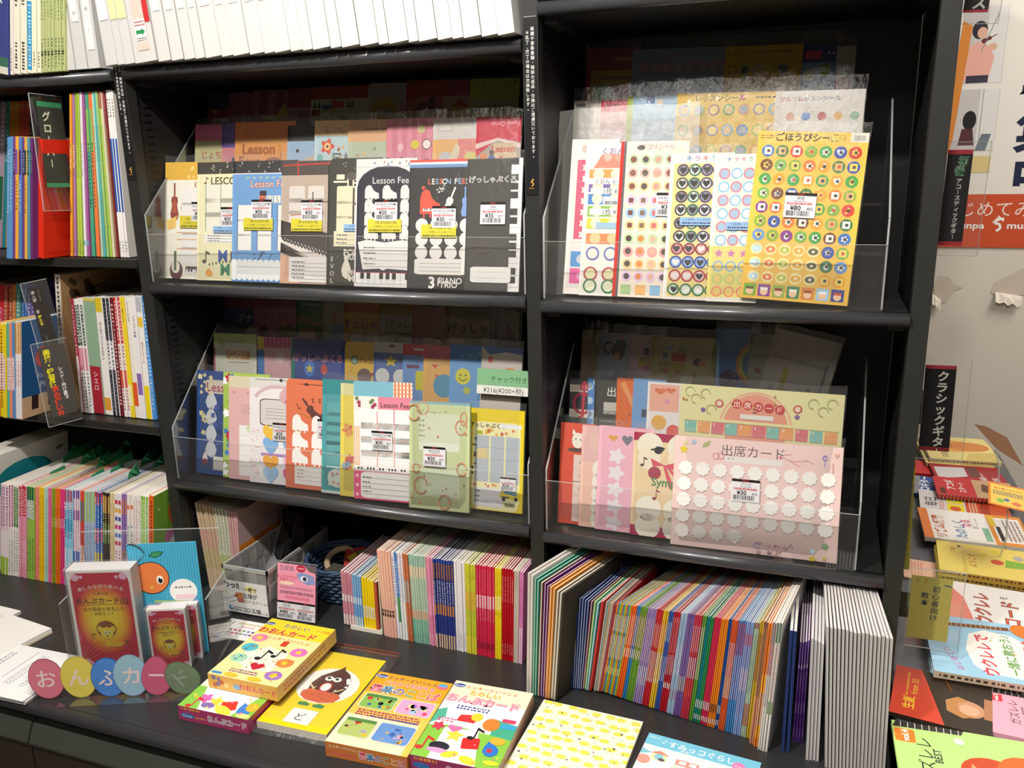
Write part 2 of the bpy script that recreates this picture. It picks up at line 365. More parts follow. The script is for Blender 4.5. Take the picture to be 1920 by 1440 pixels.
# membership poster on the wall
def poster(a):
    ink = '#1e2744'
    a.R(0, .8, 1, 1, '#d4552f')
    a.T_('はじめてみませんか', .62, .855, .14, '#fbe9df'); a.T_('unpa', .25, .915, .075, '#fff', sq=1.3, bold=.02); a.T_('music', .62, .915, .075, '#fff', sq=1.3, bold=.02)
    for k in range(4): a.L(.40+.012*k, .905-.008*k, .48, .888+.004*k, .012, '#fff')
    a.arc(.43, .922, .03, -90, 120, .02, '#fff')
    a.V('会員募集中', .67, .0, .36, ink, 1.0, .035)
    for k, (v0, v1) in enumerate(((-.05, .10), (.135, .40), (.42, .64))):
        v0 = max(v0, .001); a.R(.02, v0, .34, v1, '#cfcac8'); a.R(.2, v0, .335, v1, '#e8e6e2')
    a.R(.05, .10, .15, .115, '#9c93a5')
    sk = '#e5b49a'; a.P([(.06, .39), (.08, .27), (.14, .255), (.22, .27), (.27, .31), (.24, .39)], '#efb3a4'); a.C(.145, .215, .055, '#2b2530', 1.25); a.C(.165, .225, .036, sk, 1.2)
    a.S(VIOLIN, .22, .245, .045, '#6b2a22', 1.3, -1.1); a.L(.17, .29, .27, .16, .006, '#8a8a8a'); a.C(.25, .275, .03, sk); a.R(.08, .372, .24, .398, '#3b3444')
    a.R(.22, .42, .225, .64, '#9d9589'); a.C(.14, .53, .05, '#1e1a20', 1.5); a.P([(.07, .62), (.09, .56), (.17, .56), (.19, .62)], '#5a3038'); a.P([(.2, .64), (.24, .58), (.31, .58), (.28, .64)], '#6f7c86')
    a.P([(.02, .18), (.09, .2), (.03, .60), (.0, .66), (.0, .3)], '#dd8a3a'); a.R(.17, .66, .33, .72, '#e6cf8b'); a.D(.03, .66, .15, .74, 3, '#b9aeb4')
M, w_, h_ = onplane((1757, 463), (2010, 466), (1800, -60), (0, 2.046, 0), (0, -1, 0))
tag(plate('membership_poster', M, w_, h_, .0015, '#f1ece2', poster), 'white and orange recruiting poster with big navy vertical characters on the wall', 'poster')
# ------------------------------------------------------------------ acrylic tier stands
def acrylic_sheet(name, parent, lo, hi, edges, m=None):
    mb = MB(); mb.box(lo, hi, '#fff'); o = mb.build(name, m or M_ACRYL, parent)
    if edges:
        e = MB()
        for a, b in edges: e.box(a, b, '#fff')
        e.build('polished_edge', M_EDGE, o)
    return o
def stand(x0, x1, z, tiers, label, tall=.15):
    S = empty('acrylic_display_stand', Matrix.Translation(((x0+x1)/2, 0, z))); tag(S, label, 'display stand', 'clear acrylic card stands on the shelves')
    a, b = -(x1-x0)/2, (x1-x0)/2
    acrylic_sheet('front_panel', S, (a, .002, .0015), (b, .004, .108), [((a, .002, .1081), (b, .004, .1088))])
    for x in (a, b-.003):
        prof = [(.005, .0015), (.23, .0015), (.23, .34), (.20, .34), (.005, tall)]
        mb = MB(); mb.prism(prof, x, x+.003, '#fff'); s = mb.build('side_panel', M_ACRYL, S)
        e = MB(); p, q = Vector((0, .005, tall)), Vector((0, .20, .34)); d = (q-p).normalized(); nn = Vector((0, -d.z, d.y))
        for (P, Q) in ((p, q), (Vector((0, .0045, .005)), Vector((0, .0045, tall)))):
            d = (Q-P).normalized(); nn = Vector((0, -d.z, d.y))*.0008
            e.add([P+Vector((x, 0, 0)), Q+Vector((x, 0, 0)), Q+nn+Vector((x, 0, 0)), P+nn+Vector((x, 0, 0)), P+Vector((x+.003, 0, 0)), Q+Vector((x+.003, 0, 0)), Q+nn+Vector((x+.003, 0, 0)), P+nn+Vector((x+.003, 0, 0))], [(0, 1, 2, 3), (4, 5, 6, 7), (0, 1, 5, 4), (3, 2, 6, 7)], '#fff')
        e.build('polished_edge', M_EDGE, s)
    for (y0, z0) in tiers:
        acrylic_sheet('tier_step', S, (a+.003, y0-.035, z0-z-.004), (b-.003, y0+.012, z0-z-.001), [])
TILT = math.radians(10)
UPC, NC = Vector((0, math.sin(TILT), math.cos(TILT))), Vector((0, -math.cos(TILT), math.sin(TILT)))
STK = 0
def price_sticker(par, x, y, z, w=.05, maker='YOUKOU HOME', price='¥30', rot=0):
    h = w*.82
    def art(a):
        a.R(0, 0, 1, .12, '#1a1416'); a.R(.38, .03, .6, .09, '#8a2a2a'); a.T_(maker, .5, .22, .125, '#222', bold=.005); a.D(.3, .3, .7, .37, 1, '#888'); a.D(.08, .37, .92, .50, 1, '#c05050', .7)
        a.T_(price, .36, .60, .22, '#151515', bold=.02); a.T_(price.replace('0', '2') if price != '¥35' else '¥37', .82, .63, .13, '#333'); a.bars(.08, .72, .82, .93)
    M = Matrix.Translation((x, y-h/2, z)) @ Matrix.Translation((0, h/2, 0)) @ Matrix.Rotation(rot, 4, 'Z') @ Matrix.Translation((0, -h/2, 0))
    o = plate('price_label', M, w, h, .0003, '#dcdade', art, parent=par); return o
def note_sticker(par, x, y, z, col='#cfc33c', w=.074):
    h = w*.34
    def art(a):
        a.T_('1枚 ¥32(¥30+税)', .55, .25, .095, '#333'); a.T_('この封筒レジにお持ち下さい', .55, .58, .065, '#444'); a.D(.04, .74, .98, .97, 1, '#4a4a30', .6)
    def artb(a):
        a.T_('この封筒レジにお持ち下さい', .5, .3, .068, '#335'); a.D(.04, .55, .98, .9, 1, '#335', .6)
    return plate('yellow_note_sticker' if col != '#8fb4d8' else 'blue_note_sticker', Matrix.Translation((x, y-h/2, z)), w, h if col != '#8fb4d8' else h*.55, .0002, col, art if col != '#8fb4d8' else artb, parent=par)
def film(par, w, h, z, flap=.016, amp=.0008, side=.002, seed=0, m=None, name='clear_sleeve'):
    r = random.Random(seed); nx, ny = 6, 9; mb = MB(); vs = []
    for j in range(ny+1):
        for i in range(nx+1):
            u, v = i/nx, j/ny; y = .0003+(h+flap-.0003)*v
            zz = z+r.uniform(0, 1)*amp
            if v > .86: zz += r.uniform(-.5, 1)*amp*1.6
            if i in (0, nx): zz = z*.4
            if j == 0: zz = z*.5
            vs.append((-w/2-side+(w+2*side)*u+r.uniform(-.001, .001), y+(r.uniform(-.004, .002) if j == ny else 0), max(zz, .0002)))
    mb.add(vs, [(j*(nx+1)+i, j*(nx+1)+i+1, (j+1)*(nx+1)+i+1, (j+1)*(nx+1)+i) for j in range(ny) for i in range(nx)], '#fff')
    return mb.build(name, m or M_FILM, par, smooth=True)
NPK = [0]
def packet(tier, TL, TR, dy, col, art, label, name='lesson_fee_envelope', cat='envelope', group=None, th=.0022, cut=0, sleeve=True, stk=None, note=None, flap=.016, maker='YOUKOU HOME', price='¥30', side=None, bottom=None):
    y0, z0 = tier; pt = Vector((0, y0-dy, z0)); NPK[0] += 1
    a, b = hit(TL, pt, NC), hit(TR, pt, NC); x = (b-a).normalized(); y = NC.cross(x); w = (b-a).length
    if bottom: h = abs((a-hit(bottom, pt, NC)).dot(y))
    else: h = min((a.z-z0)/y.z, (b.z-z0)/y.z) - .0005
    bt = (a+b)/2-y*h; zlim = min(q for q in (T2, A2, A3, T3) if q > z0+.05 and abs(q-A2 if q in (T2,) else 0) > -1 and ((q in (T2, A2)) == (a.x < 0)))-.034
    h = min(h, (zlim-bt.z)/y.z-.001); M = frame(bt, x, y, NC)
    mb = MB()
    if cut:
        c = cut*w; pr = [(-w/2, 0), (w/2, 0), (w/2, h-c*1.6), (w/2-c, h), (-w/2+c, h), (-w/2, h-c*1.6)]
        n = len(pr); vs = [(p[0], p[1], 0) for p in pr]+[(p[0], p[1], th) for p in pr]
        mb.add(vs, [(i, (i+1) % n, n+(i+1) % n, n+i) for i in range(n)]+[tuple(range(n-1, -1, -1))], side or col); mb.add(vs, [tuple(range(n, 2*n))], col)
    else: slab(mb, w, h, th, col, side)
    ar = Art(mb, w, h, th); art(ar)
    o = mb.build(name, M_PAPER, None, M); tag(o, label, cat, group)
    if sleeve: film(o, w, h, th+.0006+ar.k*.00003, min(flap, max(.001, (zlim-.001-(M.translation.z+y.z*h))/y.z)), seed=NPK[0])
    zt = th+.0022+ar.k*.00003
    if stk: price_sticker(o, (stk[0]-.5)*w, (1-stk[1])*h, zt, stk[2] if len(stk) > 2 else .05, maker, price)
    if note: note_sticker(o, (note[0]-.5)*w, (1-note[1])*h, zt, note[2] if len(note) > 2 else '#cfc33c')
    return o
# ---- print motifs
def lines(a, u0, v0, u1, v1, n, col='#777', t=.006):
    for i in range(n): v = v0+(v1-v0)*i/max(n-1, 1); a.L(u0, v, u1, v, t, col)
def form(a, u0, v0, u1, v1, n=4, bg='#f3f1ec', r=True):
    a.R(u0, v0, u1, v1, bg); lines(a, u0+.07, v0+(v1-v0)*.25, u1-.05, v1-(v1-v0)*.12, n, '#8a8a8a'); a.D(u0+.05, v0+(v1-v0)*.12, u0+.25, v1-(v1-v0)*.1, n, '#555', .3)
def keys(a, u0, v0, u1, v1, n=7):
    a.R(u0, v0, u1, v1, '#ecebe8'); d = (u1-u0)/n
    for i in range(1, n):
        a.L(u0+i*d, v0, u0+i*d, v1, .006, '#999')
        if i % 7 not in (3, 0): a.R(u0+i*d-d*.3, v0, u0+i*d+d*.3, v0+(v1-v0)*.6, '#22211f')
def flow(a, n, u0, v0, u1, v1, cols, r0=.02, r1=.04): a.speck(n, u0, v0, u1, v1, r0, r1, cols, (FLOWER,))
def sq4(a, nx, ny, u0, v0, u1, v1, r, col, ratio=1): a.G(RSQ, nx, ny, u0, v0, u1, v1, r, col, ratio)
def notes(a, n, u0, v0, u1, v1, col): a.speck(n, u0, v0, u1, v1, .03, .045, [col], (NOTE,))
G_A2, G_B2, G_A3, G_B3 = ('lesson fee envelopes on the upper middle shelf', 'lesson fee envelopes on the lower middle shelf', 'sticker sheets on the upper right shelf', 'attendance cards on the lower right shelf')
# ==== upper middle shelf
F, Mi, K = (.046, A2+.006), (.135, A2+.075), (.205, A2+.147)
stand(-.884, -.0165, A2, (Mi, K), 'clear acrylic three-tier stand of envelopes on the upper middle shelf')
def c(a):
    a.R(0, 0, 1, .15, '#e3b23a'); a.speck(10, .05, .02, .95, .13, .01, .03, ['#f2d27a']); a.C(.72, .21, .22, '#c98d78', .6); a.C(.72, .21, .205, '#f4efe4', .6); a.T_('LESSON', .70, .19, .12, '#a3705c'); a.T_('FEES', .70, .225, .11, '#a3705c')
    a.S(VIOLIN, .16, .33, .17, '#8e3a2c', 1.5); a.S(VIOLIN, .16, .35, .1, '#b4533a', 1.3); a.C(.38, .39, .11, '#c9785a'); sq4(a, 2, 5, .42, .29, .78, .80, .14, '#efece6', .85)
    for v in (.46, .6, .66, .74): a.L(.2, v, .95, v, .012, '#dba36c')
    a.P([(.02, .5), (.2, .46), (.18, .56), (.05, .58)], '#ecc46a'); a.C(.2, .93, .11, '#5a3a3c', 1.2); a.C(.19, .9, .07, '#f4efd9', 1.2); a.R(.16, .76, .2, .93, '#5b6b4c'); a.R(.36, .89, .66, .94, '#54424b'); keys(a, .37, .915, .65, .95, 6); a.C(.63, .965, .06, '#4b3f3f'); a.C(.63, .965, .03, '#ddd'); a.C(.85, .92, .07, '#97a0cc')
packet(F, (312, 305), (424, 303), 0, '#f2eedd', c, 'cream envelope with violin and saxophone, leftmost of the front row, upper middle shelf', group=G_A2, cut=.08, stk=(.62, .42), note=(.5, .51))
def c(a):
    a.R(0, 0, 1, .10, '#38352f'); notes(a, 8, .1, .02, .95, .09, '#b9b29a'); a.T_('LESCON FEES', .62, .155, .135, '#4a4a3a', bold=.02); a.S(NOTE, .15, .155, .05, '#3a3a32'); a.S(NOTE, .24, .21, .06, '#3a3a32')
    for dx, cc in ((-.012, '#8d8c7c'), (0, '#ecead8')): a.G(SQ, 4, 3, .26+dx, .265, .98+dx, .50, .115, cc, 1.05)
    form(a, .12, .60, .95, .68, 3)
    for i, (ch, cc) in enumerate(zip('MUSIC', ('#3a5fae', '#5d5f46', '#d2603a', '#3a8a58', '#d08c2c'))): a.T_(ch, .42+i*.19, .785+.01*(i % 2), .21, cc, bold=.03)
    for i, (ch, cc) in enumerate(zip('MATE', ('#2f8a63', '#e0843c', '#5b5340', '#b05080'))): a.T_(ch, .46+i*.21, .90+.012*i, .21, cc, bold=.03)
    for i in range(14): a.L(.2+.055*i, .855-.03*math.sin(i*.24), .21+.055*i, .875-.03*math.sin(i*.24), .018, '#4a4438')
    a.S(NOTE, .16, .80, .09, '#4a4438'); a.S(DROP, .2, .93, .09, '#e3a04c', .6)
packet(F, (372, 305), (490, 302), .0045, '#eee8bd', c, 'pale yellow envelope with coloured letters and music notes, second in the front row', group=G_A2, cut=.07, stk=(.55, .46), note=(.50, .545, '#8fb4d8'))
def c(a):
    a.R(0, 0, 1, .10, '#2f2e30'); a.speck(14, .05, .01, .95, .09, .006, .014, ['#b5b5b0']); a.R(0, .1, 1, .108, '#e8e8ee'); a.T_('Lesson Fees', .6, .185, .13, '#8c3b3b', bold=.05); a.T_('Lesson Fees', .6, .185, .13, '#f0c8bc', bold=.01)
    for i in range(6): a.P([(.2+.1*i, .13), (.28+.1*i, .13), (.24+.1*i, .155)], '#9fbcc0')
    for i, ch in enumerate('MUSIC'): a.R(.42+i*.115, .285, .52+i*.115, .345, ('#dd7a5c', '#d9dcd4', '#e9e6e0', '#cfd8e0', '#e9e6e0')[i]); a.T_(ch, .47+i*.115, .315, .1, '#7a3a3a' if i == 0 else '#778')
    a.R(.43, .245, .53, .285, '#3a2a28')
    for dx, cc in ((-.012, '#4d6a86'), (0, '#eceae4')): a.G(SQ, 3, 3, .20+dx, .43, .82+dx, .67, .105, cc, 1.0)
    notes(a, 5, .2, .74, .85, .79, '#3d5f86'); a.R(0, .84, 1, .985, '#eef0ef'); a.G(CIRC, 12, 1, .04, .84, .96, .84, .045, '#eef0ef'); a.D(.1, .87, .9, .88, 1, '#8aa'); a.R(0, .96, 1, 1, '#5d8fc4'); a.G(CIRC, 12, 1, .04, .96, .96, .96, .045, '#eef0ef')
packet(F, (438, 303), (560, 300), .009, '#6f9fd3', c, 'sky blue envelope with white boxes and cloud edge, third in the front row', group=G_A2, stk=(.47, .40), note=(.42, .52))
def c(a):
    a.R(0, 0, 1, .115, '#4c443f'); a.L(.02, .035, .98, .02, .02, '#c0392f'); a.L(.25, .0, .27, .12, .02, '#c0392f'); sq4(a, 3, 3, .25, .27, .85, .47, .125, '#dcd2ca', .9)
    a.L(.5, .25, .5, .5, .016, '#3a2f2c'); a.L(.3, .33, .9, .33, .014, '#5a4640'); a.L(.15, .44, .5, .42, .012, '#c06a4a'); a.P([(0, .48), (1, .62), (1, .80), (0, .72)], '#3a3230'); a.P([(0, .62), (1, .78), (1, .92), (0, .66)], '#dfd6cf')
    for i in range(18): u = i/18; a.L(u+.02, .625+.155*u, u+.075, .655+.175*u, .026, '#2a2422')
    a.P([(0, .69), (.6, .83), (.4, .83), (0, .74)], '#2f2826'); a.P([(.0, .76), (.5, .86), (.3, 1), (0, 1)], '#d6a88c'); form(a, .14, .78, .99, .985, 5, '#e9e4df')
packet(F, (530, 303), (650, 300), .0135, '#bda999', c, 'beige envelope with a piano keyboard photo, fourth in the front row', group=G_A2, stk=(.5, .40), note=(.42, .52))
def c(a):
    a.T_('LESSON', .66, .19, .19, '#e8e0c4', bold=.02); a.R(.15, .125, .29, .165, '#e8e0c4'); a.R(.1, .175, .34, .19, '#e8e0c4'); a.C(.42, .14, .1, '#5a564c', .6); a.speck(8, .1, .02, .9, .1, .01, .02, ['#8a8576']); sq4(a, 3, 3, .30, .285, .92, .52, .14, '#e6dcbc', .95)
    form(a, .12, .57, .98, .69, 3, '#e3d9b8'); a.T_('POP', .42, .735, .13, '#e6e0d0', bold=.03); a.T_('MUSIC', .48, .77, .12, '#e6e0d0', bold=.03); a.V('EVOL', .1, .76, .1, '#e6e0d0', 1.1); a.S(VIOLIN, .74, .80, .16, '#d8d2c2', 1.3); a.S(DROP, .35, .86, .12, '#e6e0d0', 1.4); a.L(.35, .9, .42, .95, .05, '#e6e0d0'); a.T_('MUSIC', .55, .895, .12, '#cfc8b6', bold=.02); a.T_('MY LIFE', .62, .94, .13, '#e6e0d0', bold=.02); a.speck(14, .2, .71, .98, .97, .01, .03, ['#bdb7a6'], (STAR5, NOTE))
packet(F, (617, 298), (726, 295), .018, '#3d3a33', c, 'dark brown envelope with cream squares and small cat, fifth in the front row', group=G_A2, cut=.07, stk=(.68, .43), note=(.58, .52, '#8fb4d8'))
def c(a):
    a.C(.52, .22, .50, '#282634', .62); a.R(.02, .22, 1, .97, '#282634'); a.R(0, .06, 1, .064, '#b9b9c2'); a.speck(8, .2, .02, .9, .05, .012, .02, ['#8a92b0', '#c08a80']); a.T_('Lesson Fees', .60, .165, .135, '#e9e6e2'); a.G(PIANO, 3, 4, .27, .26, .86, .575, .125, '#e6e2dc', .95); a.speck(9, .2, .24, .95, .6, .02, .03, ['#5a78b0', '#c0605a', '#6a6a70'], (NOTE,))
    a.P([(.05, .65), (.2, .63), (.5, .65), (.8, .63), (.98, .65), (.92, .865), (.55, .855), (.48, .87), (.42, .855), (.14, .865)], '#e9e6e1'); lines(a, .18, .69, .9, .84, 4, '#888'); a.D(.15, .67, .35, .84, 4, '#555', .25); a.R(.02, .885, 1, .895, '#c04a44'); keys(a, .03, .89, .99, .97, 9)
packet(F, (670, 299), (784, 296), .0225, '#dedbd8', c, 'white and navy envelope with small white pianos, sixth in the front row', group=G_A2, stk=(.52, .40), note=(.50, .52))
def c(a):
    a.R(0, 0, 1, .018, '#d94b40'); a.R(0, .018, 1, .035, '#e8e6e2'); a.R(0, .035, 1, .06, '#6c8fbd')
    for i, ch in enumerate('LESSON FEES'): a.T_(ch, .34+i*.062, .165, .115, ('#d96a50', '#e2ded8', '#8fa4c8')[i % 3], bold=.02)
    a.S(PIANO, .36, .33, .18, '#e2543e', 1.25); keys(a, .24, .375, .5, .395, 8); a.S(VIOLIN, .68, .32, .17, '#e6e2dc', 1.4, -.4); a.S(VIOLIN, .93, .32, .15, '#7c9cd0', 1.5); notes(a, 4, .42, .2, .6, .24, '#e6e2dc'); a.C(.24, .215, .03, '#d0503e'); a.G(CIRC, 4, 3, .23, .505, .96, .715, .105, '#e6e2dc'); a.S(RSQ, .55, .825, .43, '#e8e4dd', .28); lines(a, .2, .80, .9, .86, 3); a.T_('3', .42, .945, .24, '#efece6', bold=.03); a.R(.52, .915, .535, .975, '#efece6'); a.T_('PIANO', .73, .93, .13, '#efece6', bold=.01); a.T_('TRIO', .70, .962, .13, '#efece6', bold=.01)
packet(F, (770, 301), (884, 298), .027, '#302d2b', c, 'black envelope with red piano and white circles, seventh in the front row', group=G_A2, cut=0, stk=(.60, .44), note=(.52, .55))
def c(a):
    a.R(.80, 0, 1, 1, '#e4e2e1')
    for i in range(22): a.L(.80, .045*i+.02, 1, .045*i+.02, .004, '#b9b7b4')
    for v in (.0, .12, .185, .25, .375, .44, .565, .63, .69, .82, .885): a.R(.80, v, .93, v+.048, '#35322f')
    a.T_('げっしゃぶくろ', .47, .155, .125, '#e3e0dc', bold=.035); a.T_('げっしゃぶくろ', .47, .155, .125, '#5a5652', bold=-.012); a.S(RSQ, .48, .875, .37, '#eceae6', .36); lines(a, .18, .855, .78, .90, 2, '#bbb'); a.P([(.1, .64), (.4, .62), (.5, .70), (.2, .72)], '#453c36')
packet(F, (878, 299), (982, 296), .0315, '#3f3c39', c, 'black envelope with piano keys down its right edge, rightmost of the front row', group=G_A2, stk=(.50, .41), maker='CBA', price='¥35')
def c(a): a.R(0, 0, 1, .14, '#b85a78'); a.T_('じょちゃん', .45, .255, .13, '#a5503c', bold=.02); a.T_('げっしゃぶくろ', .56, .36, .15, '#a5503c', bold=.03)
packet(Mi, (368, 234), (470, 232), 0.0000, '#aaa878', c, 'olive envelope with pink flap, leftmost of the middle row, upper middle shelf', group=G_A2, cut=.06)
def c(a): a.P([(0, 0), (1, 0), (1, .12), (.6, .2), (0, .2)], '#5a4682'); a.C(.3, .38, .13, '#2e2a2e', 1.5); a.P([(.18, .34), (.21, .27), (.28, .31), (.34, .31), (.40, .27), (.42, .34)], '#2e2a2e'); notes(a, 3, .5, .2, .8, .35, '#5a3a3a')
packet(Mi, (418, 232), (520, 230), 0.0056, '#b9747a', c, 'pink envelope with purple flap and a black cat, second of the middle row', group=G_A2, cut=.1)
def c(a): a.R(0, 0, 1, .13, '#c87038'); a.T_('Lesson', .4, .215, .2, '#9a5a30', bold=.04); a.T_('Fees', .25, .315, .2, '#9a5a30', bold=.04); a.C(.65, .38, .2, '#8a5846', .8); a.speck(10, .1, .03, .9, .12, .01, .02, ['#a8522a']); notes(a, 4, .6, .18, .95, .3, '#9a5a30')
packet(Mi, (443, 230), (556, 227), 0.0112, '#c98a4c', c, 'orange envelope with brown lettering and bird, third of the middle row', group=G_A2, cut=.04)
def c(a): a.R(0, 0, 1, .13, '#3a3a3a'); a.P([(.2, .3), (.9, .18), (1, .22), (.3, .36)], '#b6a188'); a.D(.5, .15, .8, .18, 1, '#667'); a.C(.2, .21, .03, '#333'); a.R(.55, .3, 1, .5, '#cfc9cb'); a.R(.6, .3, 1, .325, '#2b2526')
packet(Mi, (541, 236), (640, 234), 0.0168, '#8fa6bd', c, 'blue grey envelope with dark flap and a trumpet, fourth of the middle row', group=G_A2, cut=.12)
def c(a): a.R(0, 0, 1, .12, '#d6b184'); a.speck(6, .1, .02, .9, .10, .02, .035, ['#c8986a', '#c87a5a']); a.S(FLOWER, .22, .205, .12, '#c4523c'); a.C(.22, .205, .055, '#e0b080'); a.C(.22, .205, .02, '#333'); a.T_('月謝袋', .60, .31, .22, '#2c2a2a', bold=.01); a.speck(14, .05, .14, .95, .45, .012, .025, ['#c0503c', '#d29a50', '#5a9aa0']); a.C(.1, .3, .05, '#6fa39c', 1.3)
packet(Mi, (592, 227), (706, 224), 0.0224, '#a9bcc0', c, 'pale blue envelope with peach flap and red flower, fifth of the middle row', group=G_A2, cut=.05)
def c(a): a.R(0, .0, 1, .17, '#c99a72'); a.D(.3, .06, .8, .09, 1, '#7a5a44'); a.R(0, .17, 1, 1, '#a4ad94'); flow(a, 10, .1, .22, .9, .4, ['#b05a4c', '#6a8a70', '#c9a060'])
packet(Mi, (655, 226), (762, 223), 0.0280, '#c99a72', c, 'peach and sage envelope with small flowers, sixth of the middle row', group=G_A2)
def c(a):
    for i in range(6): a.R(.02+i*.17, 0, .1+i*.17, 1, '#c77f8b')
    a.C(.6, .08, .07, '#b8a878'); a.C(.5, .2, .07, '#c0b23c'); a.C(.70, .2, .08, '#4a3a3a'); a.C(.70, .2, .068, '#d8c8c4'); a.C(.85, .08, .06, '#cdb7ba'); a.C(.25, .22, .05, '#cfa8aa', 1.3); a.T_('うげっしゃぶ', .48, .33, .17, '#5c2c34', bold=.02)
packet(Mi, (727, 224), (836, 220), 0.0336, '#bd707e', c, 'rose pink striped envelope with little balloons, seventh of the middle row', group=G_A2)
def c(a): a.R(0, 0, 1, .16, '#b9b2ac'); a.R(.1, .04, .36, .1, '#9a938e'); a.R(.11, .045, .35, .095, '#bdb6b0'); a.R(.48, .16, 1, 1, '#c27670'); a.C(.25, .31, .13, '#a9a8aa'); a.P([(.32, .3), (.45, .19), (.52, .22), (.5, .28), (.38, .33)], '#bfb39c'); a.C(.72, .31, .12, '#b9ae62'); a.L(.78, .29, .92, .21, .04, '#b9ae62'); a.C(.5, .42, .09, '#8aa0b8')
packet(Mi, (814, 223), (914, 219), 0.0392, '#c79a62', c, 'orange and pink envelope with white flap and big notes, eighth of the middle row', group=G_A2, cut=.08)
def c(a):
    a.P([(0, 0), (1, 0), (1, .2), (.5, .16), (0, .30)], '#b23444'); a.P([(0, .2), (.5, .16), (1, .21), (1, .24), (.5, .18), (0, .24)], '#c9b2ac'); a.P([(.22, .4), (.4, .2), (.85, .2), (1, .4)], '#b9a284'); a.T_('Lesson', .62, .24, .19, '#b2473c', bold=.03); a.T_('Fees', .7, .32, .18, '#b2473c', bold=.03); a.C(.1, .36, .09, '#4068a0'); a.C(.18, .30, .08, '#c9783c'); a.C(.36, .33, .09, '#3d5f95', 1.4); a.C(.36, .27, .06, '#5a4038'); a.T_('Funny Circus', .65, .06, .12, '#cf9a9c', rot=math.pi)
packet(Mi, (895, 220), (979, 216), 0.0448, '#9a8f84', c, 'red circus tent envelope, rightmost of the middle row, upper middle shelf', group=G_A2, cut=.06)
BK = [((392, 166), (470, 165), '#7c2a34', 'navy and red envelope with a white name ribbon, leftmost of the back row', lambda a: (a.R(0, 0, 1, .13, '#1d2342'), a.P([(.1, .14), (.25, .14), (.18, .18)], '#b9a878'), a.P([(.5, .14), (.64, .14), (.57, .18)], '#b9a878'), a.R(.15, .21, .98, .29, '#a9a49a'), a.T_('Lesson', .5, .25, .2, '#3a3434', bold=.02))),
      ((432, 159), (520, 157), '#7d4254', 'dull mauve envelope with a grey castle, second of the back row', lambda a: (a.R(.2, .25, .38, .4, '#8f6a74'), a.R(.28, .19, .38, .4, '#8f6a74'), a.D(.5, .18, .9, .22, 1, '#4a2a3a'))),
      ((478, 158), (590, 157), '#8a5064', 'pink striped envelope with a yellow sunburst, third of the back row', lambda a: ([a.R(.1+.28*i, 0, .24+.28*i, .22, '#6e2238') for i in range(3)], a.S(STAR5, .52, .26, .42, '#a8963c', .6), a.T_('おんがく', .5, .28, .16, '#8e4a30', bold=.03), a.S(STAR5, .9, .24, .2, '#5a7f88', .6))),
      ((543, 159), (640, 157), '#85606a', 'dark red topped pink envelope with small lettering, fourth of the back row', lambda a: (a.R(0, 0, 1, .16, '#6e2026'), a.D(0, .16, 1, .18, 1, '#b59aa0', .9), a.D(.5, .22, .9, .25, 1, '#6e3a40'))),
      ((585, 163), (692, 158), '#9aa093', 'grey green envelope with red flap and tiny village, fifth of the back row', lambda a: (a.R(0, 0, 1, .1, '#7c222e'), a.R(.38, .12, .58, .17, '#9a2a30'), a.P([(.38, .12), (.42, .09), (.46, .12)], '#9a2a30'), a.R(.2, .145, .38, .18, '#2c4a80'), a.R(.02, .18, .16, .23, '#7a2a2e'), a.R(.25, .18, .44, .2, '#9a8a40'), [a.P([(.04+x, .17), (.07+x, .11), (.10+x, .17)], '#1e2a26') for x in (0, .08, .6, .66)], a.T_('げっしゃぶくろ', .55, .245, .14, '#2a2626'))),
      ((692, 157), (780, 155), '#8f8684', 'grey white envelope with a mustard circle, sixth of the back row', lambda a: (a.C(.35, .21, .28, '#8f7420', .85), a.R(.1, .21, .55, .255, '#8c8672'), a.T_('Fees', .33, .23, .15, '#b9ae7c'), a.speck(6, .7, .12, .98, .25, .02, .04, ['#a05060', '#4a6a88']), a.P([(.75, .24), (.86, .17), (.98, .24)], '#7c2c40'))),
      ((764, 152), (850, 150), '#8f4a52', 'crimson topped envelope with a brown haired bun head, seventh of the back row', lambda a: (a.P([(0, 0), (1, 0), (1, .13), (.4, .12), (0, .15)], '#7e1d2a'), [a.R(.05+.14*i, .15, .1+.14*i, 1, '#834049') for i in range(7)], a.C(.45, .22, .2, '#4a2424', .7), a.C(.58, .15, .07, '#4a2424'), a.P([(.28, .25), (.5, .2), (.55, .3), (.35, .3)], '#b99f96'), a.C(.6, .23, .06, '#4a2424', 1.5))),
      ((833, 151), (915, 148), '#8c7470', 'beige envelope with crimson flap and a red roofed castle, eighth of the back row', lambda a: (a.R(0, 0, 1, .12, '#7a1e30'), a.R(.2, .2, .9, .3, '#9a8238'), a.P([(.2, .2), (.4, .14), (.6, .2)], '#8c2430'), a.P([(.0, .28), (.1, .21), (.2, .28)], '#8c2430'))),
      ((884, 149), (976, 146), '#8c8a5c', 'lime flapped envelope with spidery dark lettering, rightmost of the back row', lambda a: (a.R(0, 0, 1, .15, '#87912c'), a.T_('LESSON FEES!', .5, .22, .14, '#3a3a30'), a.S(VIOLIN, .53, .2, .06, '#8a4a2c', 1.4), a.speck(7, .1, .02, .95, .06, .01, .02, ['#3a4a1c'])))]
for i, (tl, tr, col, lb, f) in enumerate(BK): packet(K, tl, tr, .0055*i, col, f, lb, group=G_A2, cut=.05 if i in (5, 8) else 0)
